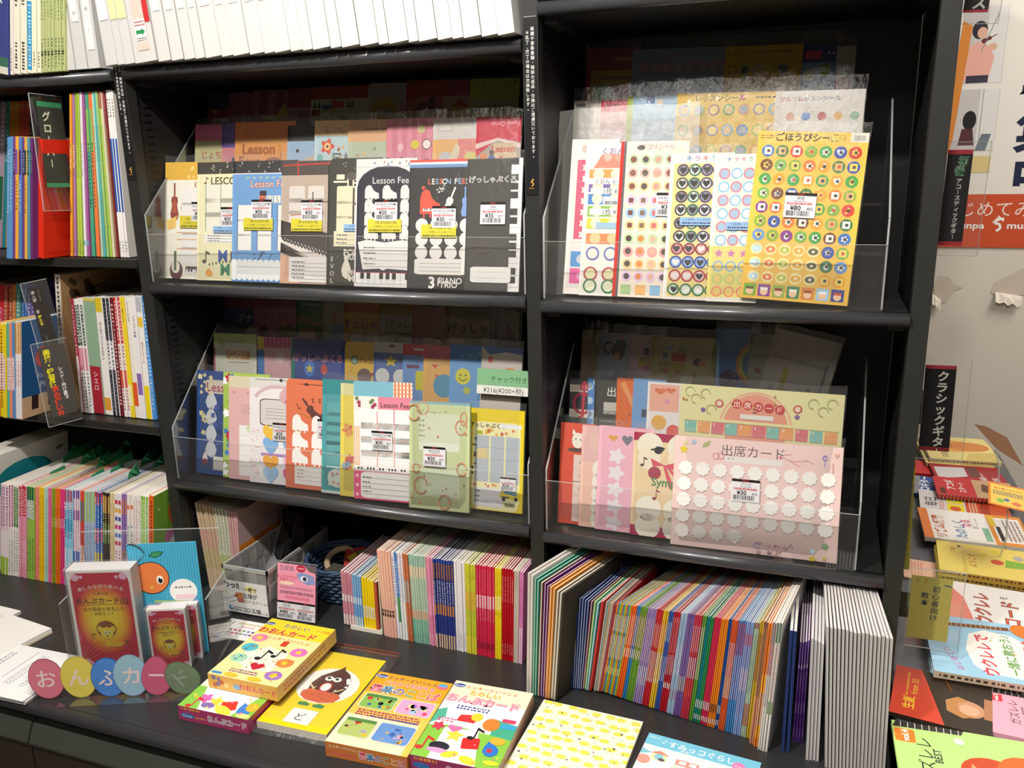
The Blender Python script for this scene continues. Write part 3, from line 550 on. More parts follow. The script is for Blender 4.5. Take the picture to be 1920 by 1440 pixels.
# ==== lower middle shelf
F, Mi, K = (.056, B2+.003), (.125, B2+.07), (.195, B2+.14)
stand(-.8835, -.0165, B2, (Mi, K), 'clear acrylic three-tier stand of envelopes on the lower middle shelf', .13)
def c(a):
    a.R(0, .0, 1, 1, '#2a4a86'); a.S(RSQ, .6, .15, .42, '#cfc4b4', .28); a.T_('Lesson', .5, .15, .22, '#a03a4c', bold=.01); a.G(DROP, 2, 4, .30, .28, .80, .74, .17, '#cfd4da', 1.0); a.speck(16, .05, .02, .3, .6, .03, .045, ['#d8d2a0'], (FLOWER, RSQ)); a.speck(22, .3, .25, 1, .8, .02, .05, ['#4a5aa8', '#223a70'], (SQ,)); a.R(.35, .82, 1, .95, '#e3e1dd'); a.S(DROP, .18, .84, .08, '#e8dcd8', 1.4); a.C(.18, .88, .05, '#a03a44'); a.P([(.6, .86), (.68, .78), (.76, .86)], '#e0c090')
packet(F, (371, 693), (462, 700), .003, '#2a4a86', c, 'dark blue envelope with pale spade shapes, leftmost of the front row below', group=G_B2, stk=(.72, .34, .042), maker='GUARDIAN', sleeve=True)
def c(a): flow(a, 26, .02, .03, .5, .97, ['#c8304c', '#e0d84c', '#fff', '#3a9a70', '#4a80c0'], .05, .09); a.S(HEART, .2, .62, .14, '#c02848'); a.speck(8, .02, .1, .4, .9, .04, .07, ['#8fbf3a'], (LEAF,))
packet(F, (420, 697), (508, 703), .007, '#a8c45c', c, 'lime green envelope with bright flowers, second of the front row below', group=G_B2, sleeve=False)
def c(a): a.R(0, 0, 1, .11, '#dcd3b4'); a.G(HEART, 4, 1, .1, .16, .9, .16, .025, '#c89098'); a.D(.25, .27, .6, .36, 4, '#b08a90', .3); a.R(.2, .47, .9, .96, '#f2efec'); lines(a, .2, .57, .9, .96, 5, '#e0c8c8'); a.L(.5, .47, .5, .96, .006, '#e0c8c8'); a.C(.4, .5, .06, '#cfe0b0'); a.C(.45, .8, .06, '#f0ccd0')
packet(F, (430, 704), (530, 710), .011, '#e3b5b4', c, 'plain rose envelope with ruled white grid, third of the front row below', group=G_B2, sleeve=False)
def c(a):
    a.R(0, 0, 1, .10, '#dedcd6'); a.L(.1, .02, .95, .02, .008, '#3a3436'); a.S(STAR5, .55, .02, .04, '#3a3436'); a.arc(.5, .24, .42, 20, 160, .05, '#d9b9be', 14, .6); a.S(RSQ, .58, .325, .40, '#4a4446', .5); a.S(RSQ, .58, .325, .385, '#dad4d0', .49); lines(a, .28, .29, .95, .38, 4, '#8a8486'); a.C(.68, .17, .16, '#d8b0b6', .8); a.S(NOTE, .68, .185, .07, '#2c2428')
    a.G(HEART, 2, 2, .37, .52, .72, .635, .14, ('#f0c44c', '#8ab6e0', '#f0a08c', '#f09a8c')); a.S(HEART, .37, .64, .14, '#86b4e2'); a.R(.2, .71, 1, .735, '#b08ac4'); a.S(HEART, .37, .80, .14, '#e8a848'); a.S(HEART, .72, .80, .14, '#f0b8d4'); a.S(HEART, .37, .91, .14, '#a4c8ec'); a.S(HEART, .72, .91, .14, '#e260a0'); a.speck(40, .02, .45, .2, .98, .01, .016, ['#f3d8dc'])
packet(F, (469, 706), (578, 712), .015, '#efe9ea', c, 'white envelope with pastel hearts, fourth of the front row below', group=G_B2, cut=.08, stk=(.58, .50), sleeve=False)
def c(a):
    a.L(.2, .045, .9, .045, .01, '#8a4a38'); a.C(.35, .045, .04, '#5a3430', .5); a.D(.4, .035, .95, .055, 1, '#8a4a38')
    for i, ch in enumerate('Lesson'): a.T_(ch, .22+.12*i, .24-.07*math.sin(i*.62), .14, '#5a3430', rot=.5-.2*i)
    a.S(VIOLIN, .42, .27, .2, '#6a4440', 1.1, .7); a.S(VIOLIN, .7, .29, .24, '#564042', 1.1, -.6); a.L(.2, .3, .5, .36, .02, '#c87a3c'); a.G(PIANO, 3, 3, .25, .40, .92, .70, .145, '#f6f1ec', 1.0); a.R(.16, .79, 1, .96, '#f3eeea'); lines(a, .22, .84, .95, .92, 3, '#c8b8b0'); a.D(.2, .81, .32, .91, 3, '#a08a88', .3)
packet(F, (538, 709), (648, 716), .019, '#e07a58', c, 'orange envelope with brown string instruments, fifth of the front row below', group=G_B2, cut=.04, stk=(.72, .43), price='¥35', maker='プリマ', sleeve=False)
def c(a): a.R(0, 0, 1, .13, '#2c9296'); a.G(SQ, 3, 6, .25, .26, .9, .68, .16, '#64b0b4', .75); a.D(.1, .75, .9, .78, 1, '#e0efef', .5); a.C(.32, .86, .2, '#e6efe8', .85); a.R(.14, .86, .5, .93, '#e6efe8'); a.speck(9, .2, .81, .46, .92, .015, .03, ['#d8a890', '#8fbf9a']); a.R(0, .975, 1, 1, '#cfd9d8')
packet(F, (606, 710), (700, 716), .023, '#4fa3a8', c, 'teal envelope with a pale armchair, sixth of the front row below', group=G_B2, sleeve=True)
def c(a): a.P([(0, 0), (.6, 0), (1, .12), (0, .1)], '#dcd8a0'); a.R(.25, .13, 1, 1, '#e4dfcc'); flow(a, 3, .1, .36, .2, .96, ['#d86a5c'], .09, .11); flow(a, 4, .08, .2, .2, .9, ['#8fa4b8', '#e0a45c'], .06, .09); a.D(.3, .2, .7, .4, 5, '#9a947c', .25)
packet(F, (640, 718), (742, 724), .027, '#e8d25c', c, 'yellow envelope with coral flowers down its edge, seventh of the front row below', group=G_B2, sleeve=True)
def c(a):
    a.R(0, 0, .68, .125, '#7fb9cc'); a.R(.68, 0, 1, .125, '#f3e4d4'); [a.R(.70+.06*i, 0, .725+.06*i, .125, '#d9683c') for i in range(5)]; [a.R(.68, .02+.035*i, 1, .03+.035*i, '#e59a6c') for i in range(3)]
    a.R(0, .125, .42, .24, '#efece2'); flow(a, 7, .04, .14, .38, .23, ['#a8405c', '#7a8a5c'], .03, .045); a.R(.42, .125, 1, .25, '#e58a9c'); a.T_('Lesson Fees', .73, .19, .11, '#4a3434', bold=.01)
    a.R(.40, .25, 1, .36, '#e58a9c'); a.G(SQ, 3, 4, .26, .315, .84, .665, .135, '#f7f5f2', 1.15)
    a.R(0, .38, .12, .72, '#f8efe2'); [a.R(.01+.035*i, .38, .025+.035*i, .72, '#e89a5c') for i in range(3)]; [a.L(.12, .37+.115*i, 1, .37+.115*i, .008, '#d9ae9c') for i in range(4)]; [a.L(.41+.29*i, .38, .41+.29*i, .72, .01, '#e07a5c') for i in range(2)]
    a.R(0, .715, 1, .76, '#f4f1ee'); keys(a, .03, .725, .98, .75, 18); a.R(0, .76, 1, 1, '#e85f86'); a.G(CIRC, 1, 3, .06, .80, .06, .96, .03, '#f8c4d0'); a.S(RSQ, .56, .875, .44, '#fbf9f6', .46); lines(a, .16, .815, .95, .95, 4, '#777'); a.D(.15, .79, .3, .95, 4, '#555', .22)
packet(F, (664, 714), (774, 718), .031, '#f4f1ee', c, 'pink and white calendar envelope with teal and gingham top, eighth of the front row', group=G_B2, cut=.05, stk=(.50, .49), sleeve=False)
def c(a):
    a.R(0, 0, 1, .02, '#7fb2c0'); a.T_('Lesson Fees', .50, .10, .12, '#8a9a68', rot=-.05); a.S(RSQ, .5, .27, .34, '#d3d9bc', .82); a.D(.16, .15, .26, .34, 4, '#8a9a7c', .35); a.R(.16, .37, .83, .45, '#dfe3cf'); a.R(.2, .62, .84, .88, '#d3dfbf'); a.arc(.22, .06, .1, 0, 360, .02, '#d29a7c'); a.arc(.9, .14, .05, 0, 360, .02, '#d08a6c', 12, 2)
    for u, v, r in ((.86, .22, .09), (.12, .62, .06), (.2, .78, .11), (.88, .6, .08), (.6, .92, .09), (.08, .1, .1)): a.arc(u, v, r, 0, 330, .022, '#cf8f6c', 14, 1.2)
    a.speck(26, .05, .05, .95, .97, .01, .022, ['#d86a5c', '#c88a6c', '#8aa05c'], (FLOWER, STAR5))
packet(F, (771, 751), (884, 757), .038, '#c5cf9c', c, 'thick pale green envelope stack with vine swirls near the right of the front row', group=G_B2, th=.007, stk=(.44, .50), maker='FRONTIA', sleeve=True, flap=.004, side='#a9b88a')
def c(a):
    a.R(0, 0, 1, .12, '#e3c91c'); a.S(RSQ, .5, .56, .44, '#ece6b0', 1.75); a.T_('げっしゃぶくろ', .33, .16, .10, '#1c1a18', bold=.02); a.R(.55, .14, .95, .18, '#e9e9ea'); flow(a, 12, .1, .2, .95, .25, ['#e07a4c', '#d85a6c', '#e8b03c'], .02, .04); a.G(SQ, 3, 4, .24, .32, .80, .66, .125, '#b4bcc4', .82, ); a.S(RSQ, .24, .44, .10, '#dcc890', .9); flow(a, 10, .06, .24, .12, .75, ['#e0604c', '#3a3428'], .015, .03); a.R(.1, .78, .64, .96, '#e4e2e6'); a.D(.12, .79, .22, .94, 3, '#3a3434', .3); lines(a, .12, .84, .6, .92, 2, '#b0a8b0')
    a.P([(.58, .82), (.66, .78), (.93, .79), (.97, .85), (.9, .88), (.58, .86)], '#d8c818'); a.P([(.64, .815), (.69, .79), (.88, .80), (.92, .835)], '#4a8aa8'); a.C(.66, .875, .035, '#1c1a18'); a.C(.88, .865, .035, '#1c1a18'); a.R(.62, .845, .76, .86, '#2a2824'); a.bars(.68, .91, .86, .945); flow(a, 9, .1, .72, .9, .76, ['#d85a8c', '#e0844c'], .02, .035); a.P([(.13, .215), (.24, .215), (.24, .25), (.13, .25)], '#a8b42c')
packet(F, (884, 764), (986, 771), .006, '#e6cf2a', c, 'bright yellow packet with a small yellow car at the right end of the shelf', group=G_B2, th=.006, stk=(.74, .72, .034), maker='', price='¥200')
MB_ = [((402, 624), (482, 627), '#b9b8a8', 'pale sage packet with gold block lettering, leftmost of the middle row below', lambda a: (a.R(0, 0, 1, .09, '#98a060'), a.P([(0, .06), (.2, .12), (.3, .06)], '#98a060'), a.T_('Lesson', .5, .05, .16, '#8f8678'), a.R(.3, .16, .85, .24, '#a8784a'), a.T_('PONY', .57, .18, .17, '#c9b090', bold=.04), a.T_('MOIST', .57, .22, .12, '#c9b090', bold=.02), a.D(.35, .26, .85, .28, 1, '#7a6a5c'), a.R(0, .14, .04, 1, '#8a5060'))),
       ((484, 631), (590, 634), '#b58e94', 'pink packet with polka dot flap and music marks, second of the middle row below', lambda a: (a.R(0, 0, .12, .12, '#b09a48'), a.R(0, .12, .12, 1, '#4a6a9a'), a.R(.12, 0, 1, .1, '#98365c'), a.G(CIRC, 12, 4, .16, .015, .96, .085, .011, '#c89aa8'), a.C(.4, .19, .08, '#b9a8ac'), a.T_('と', .62, .23, .15, '#5a4a50'), a.C(.75, .14, .05, '#9a9a80'))),
       ((547, 634), (648, 638), '#36437c', 'navy blue packet with chubby pink lettering, third of the middle row below', lambda a: (a.R(0, .0, .07, 1, '#3a6a60'), a.R(.05, .0, 1, .10, '#283060'), a.T_('げっしゃぶくろ', .5, .17, .135, '#c98a84', bold=.05), a.T_('げっしゃぶくろ', .5, .17, .135, '#4a4a88', bold=-.01), a.C(.35, .27, .1, '#3a68a8', 1.3), a.S(STAR5, .35, .27, .08, '#b0a03c'), a.C(.62, .27, .06, '#a8443c', 1.4))),
       ((648, 640), (722, 643), '#b4933a', 'mustard packet with a green roundel, fourth of the middle row below', lambda a: (a.C(.25, .16, .1, '#3a6048'), a.C(.25, .16, .07, '#88a898'), a.T_('げっしゃぶ', .66, .165, .14, '#8a4a34', bold=.02), a.S(NOTE, .18, .24, .06, '#a05a34'), a.C(.5, .3, .18, '#5a4640'), a.P([(.6, .28), (1, .22), (1, .34)], '#8a4030'))),
       ((703, 640), (770, 644), '#4a5a88', 'slate blue packet with yellow star and white discs, fifth of the middle row below', lambda a: (a.R(0, 0, 1, .09, '#9a9690'), a.C(.5, .03, .1, '#7a4a34', .4), a.S(STAR5, .48, .16, .2, '#b0a03a', .8), a.G(CIRC, 2, 1, .25, .29, .75, .29, .2, '#b0b0b0'))),
       ((757, 645), (826, 648), '#5a7ca8', 'blue packet with red flap and a truck, sixth of the middle row below', lambda a: (a.R(0, 0, 1, .09, '#a8343a'), a.R(.3, .03, .7, .05, '#b0a8a4'), a.R(.1, .17, .45, .2, '#5a3048'), a.S(NOTE, .4, .16, .06, '#2a3458'), a.S(RSQ, .65, .3, .3, '#a8a030', .8))),
       ((796, 646), (868, 650), '#b98f54', 'tan packet with dusky pink flap and bunting, seventh of the middle row below', lambda a: (a.R(0, 0, 1, .11, '#a8505c'), a.P([(.2, .16), (.4, .16), (.3, .19)], '#b0483c'), a.P([(.65, .155), (.85, .155), (.8, .185)], '#b0483c'), a.L(.2, .16, .85, .155, .01, '#5a6a4a'), a.S(STAR5, .35, .25, .06, '#a8503c'), a.C(.55, .33, .28, '#4a7a94'))),
       ((846, 645), (930, 650), '#5e88b4', 'denim blue packet with yellow smiling discs, eighth of the middle row below', lambda a: (a.R(0, 0, 1, .13, '#2c5f94'), a.speck(8, .1, .02, .9, .1, .02, .03, ['#7fa07c', '#8aa8c0'], (STAR5,)), a.C(.3, .25, .17, '#b4b03c'), a.arc(.3, .25, .09, 200, 340, .02, '#6a5a28'), a.C(.25, .24, .02, '#5a4a20'), a.C(.36, .24, .02, '#5a4a20'), a.C(.4, .36, .08, '#98a050'), a.C(.85, .25, .18, '#a87880', .9))),
       ((905, 649), (981, 654), '#b3aaa2', 'cream packet with a small rainbow and red balloons, rightmost of the middle row', lambda a: (a.P([(0, 0), (1, 0), (1, .05), (.6, .035), (.2, .06)], '#2c5a8c'), a.C(.22, .1, .06, '#b84a3a', 1.3), a.C(.2, .2, .09, '#b03044'), a.C(.42, .19, .06, '#7a4a7c'), [a.arc(.72, .235, .22-.035*i, 0, 180, .04, ('#b8783a', '#b8a83c', '#5a9060', '#3a62a0')[i]) for i in range(4)], a.P([(.1, .26), (.9, .24), (.95, .28), (.1, .3)], '#3a6aa4')))]
for i, (tl, tr, col, lb, f) in enumerate(MB_): packet(Mi, tl, tr, .0055*i, col, f, lb, group=G_B2, cut=.06 if i in (3, 5, 7) else 0)
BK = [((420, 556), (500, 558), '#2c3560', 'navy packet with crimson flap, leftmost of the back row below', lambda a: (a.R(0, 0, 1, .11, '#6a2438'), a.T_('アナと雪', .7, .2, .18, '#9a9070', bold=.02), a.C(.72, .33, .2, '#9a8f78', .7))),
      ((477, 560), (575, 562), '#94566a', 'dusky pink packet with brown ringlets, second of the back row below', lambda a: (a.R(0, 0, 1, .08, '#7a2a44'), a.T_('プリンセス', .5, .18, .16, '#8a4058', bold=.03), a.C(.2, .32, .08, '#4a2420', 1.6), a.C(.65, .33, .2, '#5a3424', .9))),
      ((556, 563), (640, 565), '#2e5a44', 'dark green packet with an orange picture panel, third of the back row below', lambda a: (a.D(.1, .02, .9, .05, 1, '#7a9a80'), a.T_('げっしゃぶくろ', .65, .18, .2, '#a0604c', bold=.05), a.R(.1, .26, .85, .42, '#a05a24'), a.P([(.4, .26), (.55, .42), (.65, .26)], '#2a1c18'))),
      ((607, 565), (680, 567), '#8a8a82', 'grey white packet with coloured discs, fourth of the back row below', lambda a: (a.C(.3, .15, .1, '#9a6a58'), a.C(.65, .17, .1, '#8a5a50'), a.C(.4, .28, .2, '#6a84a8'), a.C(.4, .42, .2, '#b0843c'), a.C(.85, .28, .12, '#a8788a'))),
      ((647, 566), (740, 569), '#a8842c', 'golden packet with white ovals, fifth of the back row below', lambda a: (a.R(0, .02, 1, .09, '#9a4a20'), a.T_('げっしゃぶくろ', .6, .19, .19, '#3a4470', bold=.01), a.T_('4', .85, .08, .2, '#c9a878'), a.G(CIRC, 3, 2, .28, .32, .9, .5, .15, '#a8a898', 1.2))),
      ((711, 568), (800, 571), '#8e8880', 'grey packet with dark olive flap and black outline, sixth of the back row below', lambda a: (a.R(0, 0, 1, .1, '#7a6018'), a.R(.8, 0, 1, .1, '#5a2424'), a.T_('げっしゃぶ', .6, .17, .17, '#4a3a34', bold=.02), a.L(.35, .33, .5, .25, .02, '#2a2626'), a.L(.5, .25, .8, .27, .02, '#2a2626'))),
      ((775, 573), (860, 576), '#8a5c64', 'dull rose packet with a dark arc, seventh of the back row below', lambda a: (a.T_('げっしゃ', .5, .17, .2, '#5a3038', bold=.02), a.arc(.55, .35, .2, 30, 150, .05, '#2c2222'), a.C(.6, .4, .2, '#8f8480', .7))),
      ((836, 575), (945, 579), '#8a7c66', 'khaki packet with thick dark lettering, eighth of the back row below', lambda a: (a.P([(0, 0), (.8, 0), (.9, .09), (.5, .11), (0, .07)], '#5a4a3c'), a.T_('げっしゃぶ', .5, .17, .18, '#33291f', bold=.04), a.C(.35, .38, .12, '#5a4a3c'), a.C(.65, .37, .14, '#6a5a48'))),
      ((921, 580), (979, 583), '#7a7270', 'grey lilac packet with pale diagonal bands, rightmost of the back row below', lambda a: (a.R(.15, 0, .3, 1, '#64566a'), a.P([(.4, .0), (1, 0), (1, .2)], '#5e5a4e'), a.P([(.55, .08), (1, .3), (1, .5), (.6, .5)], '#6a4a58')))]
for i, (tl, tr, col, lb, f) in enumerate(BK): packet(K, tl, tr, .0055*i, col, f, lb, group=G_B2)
# green card in front of the middle row
def gcard(a):
    a.R(0, .66, 1, 1, '#dcdcd4'); a.T_('チャック付き', .62, .38, .12, '#2f4a36'); a.T_('¥216(¥200+税)', .52, .83, .125, '#2a2a2a')
M, w_, h_ = onplane((894, 737), (990, 744), (894, 690), (0, .048, B2), NC)
GC = plate('price_card', M, w_, h_, .001, '#7faf84', gcard); tag(GC, 'green and white price card about zip bags above the yellow packet', 'price card')
# ==== upper right shelf
F, Mi, K = (.078, A3+.003), (.14, A3+.085), (.21, A3+.165)
stand(.0175, .59, A3, (Mi, K), 'clear acrylic three-tier stand of sticker sheets on the upper right shelf')
def stickers(a, nx, ny, u0, v0, u1, v1, r, outer, inner=None, skip=()):
    a.G(CIRC, nx, ny, u0, v0, u1, v1, r, outer, skip=skip)
    if inner: a.G(CIRC, nx, ny, u0, v0, u1, v1, r*.74, inner, skip=skip)
PS = dict(name='sticker_sheet', cat='sticker sheet', group=G_A3)
def c(a): a.R(.15, .13, .52, .64, '#d45a78'); a.G(FLOWER, 1, 7, .34, .18, .34, .61, .09, '#e9dcd2'); a.R(.58, .13, .9, .64, '#e6d68a'); a.R(.12, .72, 1, .82, '#4a90cc'); a.R(.12, .83, 1, .93, '#e0589a'); a.C(.35, .77, .1, '#c8cfd4'); a.C(.35, .88, .08, '#e8a0c0'); a.C(.3, .06, .08, '#e8b8a8'); a.C(.7, .08, .1, '#a8c8dc')
packet(F, (1074, 262), (1162, 261), .014, '#e8e2da', c, 'white sticker sheet with a pink flower strip, leftmost of the front row right', **PS)
def c(a):
    a.T_('くおん', .5, .05, .14, '#8a7ab0', bold=.02); a.P([(.15, .16), (.3, .07), (.7, .07), (.8, .16)], '#e08a70'); a.C(.4, .09, .07, '#e8b09c'); a.C(.62, .09, .07, '#d8a08c')
    for i, (cc, v) in enumerate((('#e8a04c', .2), ('#7a62ac', .28), ('#4a86cc', .36), ('#8cc048', .44), ('#d8d43c', .52), ('#f08a50', .62))): a.R(.08, v-.032, 1, v+.036, cc); a.G(CIRC, 3, 1, .25, v, .9, v, .1, '#efe6c8' if i != 5 else '#d9c890')
    stickers(a, 3, 1, .22, .72, .88, .72, .125, '#6a72b8', '#e8e6d8'); stickers(a, 3, 1, .2, .855, .88, .855, .13, '#b8404c', '#e6dfb0'); stickers(a, 3, 1, .2, .935, .88, .935, .13, '#3f7a4c', '#dfe0c0'); a.R(0, .225, .9, .265, '#efedea'); a.T_('くおん レッスン', .55, .245, .1, '#333'); a.R(.12, .29, 1, .33, '#efedea'); a.T_('1枚 ¥54', .55, .31, .115, '#333'); a.R(.12, .425, 1, .465, '#efedea'); a.T_('1枚 ¥52', .55, .445, .115, '#333'); a.R(.25, .515, 1, .555, '#9fc4d8'); a.T_('このまま', .75, .525, .07, '#335'); a.R(.36, .345, 1, .395, '#d8dade'); a.T_('¥50', .7, .36, .09, '#222'); a.bars(.4, .375, 1, .393)
packet(F, (1101, 270), (1204, 268), .02, '#efeae0', c, 'rainbow banded sticker sheet with white price slips, second in the front row right', **PS)
def c(a):
    a.R(0, 0, .05, 1, '#c8281c'); a.R(.05, .0, .085, 1, '#5a5a60'); a.T_('デコリシール', .55, .035, .085, '#c86a5c', bold=.01); a.C(.3, .04, .06, '#4a3a34', .6)
    for v, cc in zip((.115, .2, .285, .375, .455, .535, .62, .705, .785, .865), ('#bcd4a8', '#f0bcae', '#f0d49c', '#f2c8e2', '#a4c8ec', '#f2d494', '#c4dca4', '#f0a0a0', '#f4cf8c', '#eccaec')): a.G(CIRC, 5, 1, .2, v, .92, v, .075, cc)
    a.G(SQ, 5, 3, .2, .375, .92, .535, .035, ['#7a3a30', '#8a6a4c', '#d86a6c'], 1); a.G(CIRC, 5, 3, .2, .115, .92, .285, .045, ['#8a4a3a', '#5a4a44', '#d8a08c']); a.G(CIRC, 5, 4, .2, .62, .92, .865, .045, ['#4a3a34', '#e88a3c', '#e8b49c']); a.G(SQ, 4, 1, .2, .95, .86, .95, .075, ['#a8c48c', '#f0b470', '#88b8d8', '#e8a890'], .95)
packet(F, (1166, 266), (1294, 264), .026, '#f4e6d2', c, 'cream sheet of food stickers with a red left edge, third in the front row right', stk=(.78, .40, .05), **PS)
def c(a):
    for i, ch in enumerate('キラキラシール'): a.T_(ch, .3+.13*i, .035, .1, ('#4a7ac0', '#b06ab0', '#c84a5c', '#4aa070', '#3a3a80', '#c8862c', '#4a80b0')[i], bold=.02)
    a.R(.06, .07, 1, .98, '#eed98e'); stickers(a, 5, 6, .21, .115, .97, .565, .098, ['#4a2a30', '#2a6a4c', '#4a2a6a'], ['#8f8a94', '#d8e0d8']); a.G(HEART, 5, 6, .21, .115, .97, .565, .06, '#1c1a1e'); stickers(a, 5, 1, .19, .65, .97, .65, .1, ['#8a1c24'], '#d8989c'); stickers(a, 5, 1, .18, .74, .97, .74, .1, '#1c3f94', '#8fb4e8'); stickers(a, 5, 1, .18, .835, .97, .835, .1, '#b01c2c', '#e8c4c0'); stickers(a, 5, 1, .17, .93, .97, .93, .1, '#2f6a34', '#c8d8c4'); a.G(HEART, 5, 4, .18, .65, .97, .93, .058, ['#2a2a30', '#2a2a30', '#e8e4e0', '#e8e4e0'])
packet(F, (1259, 288), (1378, 286), .032, '#eeeae0', c, 'yellow sheet of black cat roundels, fourth in the front row right', note=(.55, .44, '#8fb4d8'), **PS)
def c(a):
    for i, ch in enumerate('キラキラシール'): a.T_(ch, .3+.14*i, .035, .1, ('#4a7ac0', '#d06a80', '#c86a8c', '#4aa070', '#7a7ac0', '#c8a24c', '#4a80b0')[i], bold=.02)
    a.R(.0, .09, 1, .98, '#eeeed8'); stickers(a, 4, 6, .22, .13, .95, .58, .115, ['#e87a8c', '#88bfe0'], ['#a8c0d8', '#e8eef2']); a.R(0, .62, 1, .97, '#ecdc7c'); stickers(a, 4, 4, .2, .67, .95, .93, .11, ('#f2d88c', '#7ab4dc', '#b4d080', '#f08a6c'), '#f0d070'); a.G(STAR5, 4, 1, .2, .67, .95, .67, .09, '#c878b4')
packet(F, (1341, 290), (1436, 288), .038, '#f0eee2', c, 'pale sheet of pink and blue roundels, fifth in the front row right', note=(.75, .46, '#8fb4d8'), **PS)
def c(a):
    a.R(.84, .0, 1, .055, '#dfd8c8'); a.bars(.87, .015, .97, .045, '#777'); a.T_('ごほうびシール', .46, .033, .085, '#3a2c1c', bold=.03); a.S(RSQ, .72, .033, .075, '#8a6a2c', .35); a.S(RSQ, .72, .033, .07, '#f2cf5c', .32); a.T_('ぼうけん', .72, .033, .038, '#4a3414'); a.D(.02, .02, .18, .045, 2, '#8a6a2c', .4)
    cols = ['#3f78b8', '#8aac3c', '#c8402c', '#7a4a28', '#6a94cc', '#3f7a44', '#4aa048', '#e07a2c', '#4a3a80', '#7fb04c', '#d8463c', '#3a54a4', '#8a3a8c', '#e8a42c']
    r = random.Random(4); z1, z2, z3 = a._z(), a._z(), a._z()
    for j in range(10):
        for i in range(7):
            u, v = .105+.132*i, .115+.0832*j; cc = cols[(i*5+j*3+i*j) % 14]
            soft = j >= 7 and i < 5
            a.S(CIRC, u, v, .058, '#f6e3a0' if soft else cc, z=z1); q = r.choice((STAR5, RSQ, FLOWER, DROP, HEART, SQ, NOTE))
            if soft: a.S(CIRC, u, v, .046, ('#b8dce8', '#e8843c', '#c0c84c', '#e8b03c', '#5a5a40')[i], .7, z=z2); a.S(STAR5, u, v, .02, '#fff5d8', z=z3)
            else: a.S(q, u, v, .034, r.choice(('#f3efe2', '#f0d060', '#f3efe2', '#e8b070', '#d8e0e8')), z=z2); a.S(RSQ, u+.005, v, .014, r.choice(('#5a3a28', '#3a3a48', '#c8503c')), z=z3)
    pc = ['#7fae3c', '#8a4a94', '#9cb454', '#3f8a5c', '#e08a3c', '#a8d0e8', '#3a4a94']
    a.G(SQ, 7, 1, .085, .945, .90, .945, .058, pc); a.G(CIRC, 7, 1, .085, .953, .90, .953, .036, '#f0c8a4'); a.G(RSQ, 7, 1, .085, .935, .90, .935, .036, ['#6a5a34', '#ece8e4', '#8a3a2c', '#f0ece0', '#a8502c', '#f0f0f0', '#c8563c'], .35)
packet(F, (1424, 246), (1631, 250), .046, '#eebf4e', c, 'large golden yellow sheet of round reward stickers, rightmost of the front row', th=.003, stk=(.46, .43), maker='学研', price='¥80', bottom=(1395, 558), **PS)
# bare outer bag behind the left sheets
M, w_, h_ = onplane((1041, 553), (1300, 556), (1066, 206), (0, .078, A3+.004), NC)
GB = empty('plastic_bag', M); tag(GB, 'large milky empty plastic bag behind the leftmost sticker sheets', 'bag'); film(GB, w_, h_, .0005, 0, .0008, 0, 77, clear('milky_film', gl=.04, grough=.18, milk=.28, milkcol=(.8, .79, .76, 1), bump=.5, bscale=30), 'bag_film')
MS = [((1078, 190), (1150, 187), '#b9b2a4', 'off white sheet with a small heading, leftmost of the middle row right', lambda a: (a.R(.05, .02, .3, .04, '#444'), a.G(FLOWER, 3, 4, .2, .2, .8, .6, .09, '#c8a89c'))),
      ((1128, 189), (1200, 186), '#b89490', 'pink sheet with a red header, second of the middle row right', lambda a: (a.R(0, 0, 1, .08, '#b0283c'), a.D(.1, .02, .5, .05, 1, '#5a1a24'), a.G(CIRC, 3, 4, .2, .2, .8, .6, .1, '#c8a0a0'))),
      ((1178, 182), (1300, 178), '#7f9cb0', 'green edged blue sheet, third of the middle row right', lambda a: (a.R(0, 0, .09, 1, '#8a9a2c'), a.R(.3, .0, .42, .05, '#3a4a80'), a.C(.5, .04, .05, '#b8a48c'), a.G(CIRC, 4, 3, .25, .2, .85, .5, .08, '#9ab0b8'))),
      ((1271, 176), (1470, 171), '#bfa050', 'mustard sheet of round instrument stickers, fourth of the middle row right', lambda a: (a.T_('レッスンシール', .42, .035, .07, '#5a5030', bold=.02), a.C(.62, .035, .02, '#a05070'), a.D(.75, .025, .95, .045, 1, '#5a5030'), stickers(a, 7, 4, .08, .11, .93, .50, .055, ['#5a80a0', '#8a9a40', '#8a6a80', '#4a8a50', '#b07a4c', '#7a7a98', '#5a98b8'], ['#b89a6c', '#8a8a90', '#c8b070']))),
      ((1456, 172), (1624, 167), '#bdb8b0', 'white sheet of coloured stickers with red and navy heading, rightmost middle row', lambda a: (a.T_('ツムツム♪', .2, .05, .07, '#a83040', bold=.01), a.T_('レッスンシール', .5, .05, .07, '#3a4060'), a.speck(30, .02, .02, .98, .4, .006, .012, ['#a0a8b0', '#8aa0b8']), a.G(CIRC, 5, 2, .18, .16, .9, .32, .05, ['#b0846c', '#5a78a8', '#a05a58', '#c09a5c', '#7a9a7c', '#6a5a5c']), a.speck(8, .1, .12, .9, .36, .015, .02, ['#d8c8a8'], (FLOWER, STAR5))))]
for i, (tl, tr, col, lb, f) in enumerate(MS): packet(Mi, tl, tr, .0055*i, col, f, lb, flap=.026, **PS)
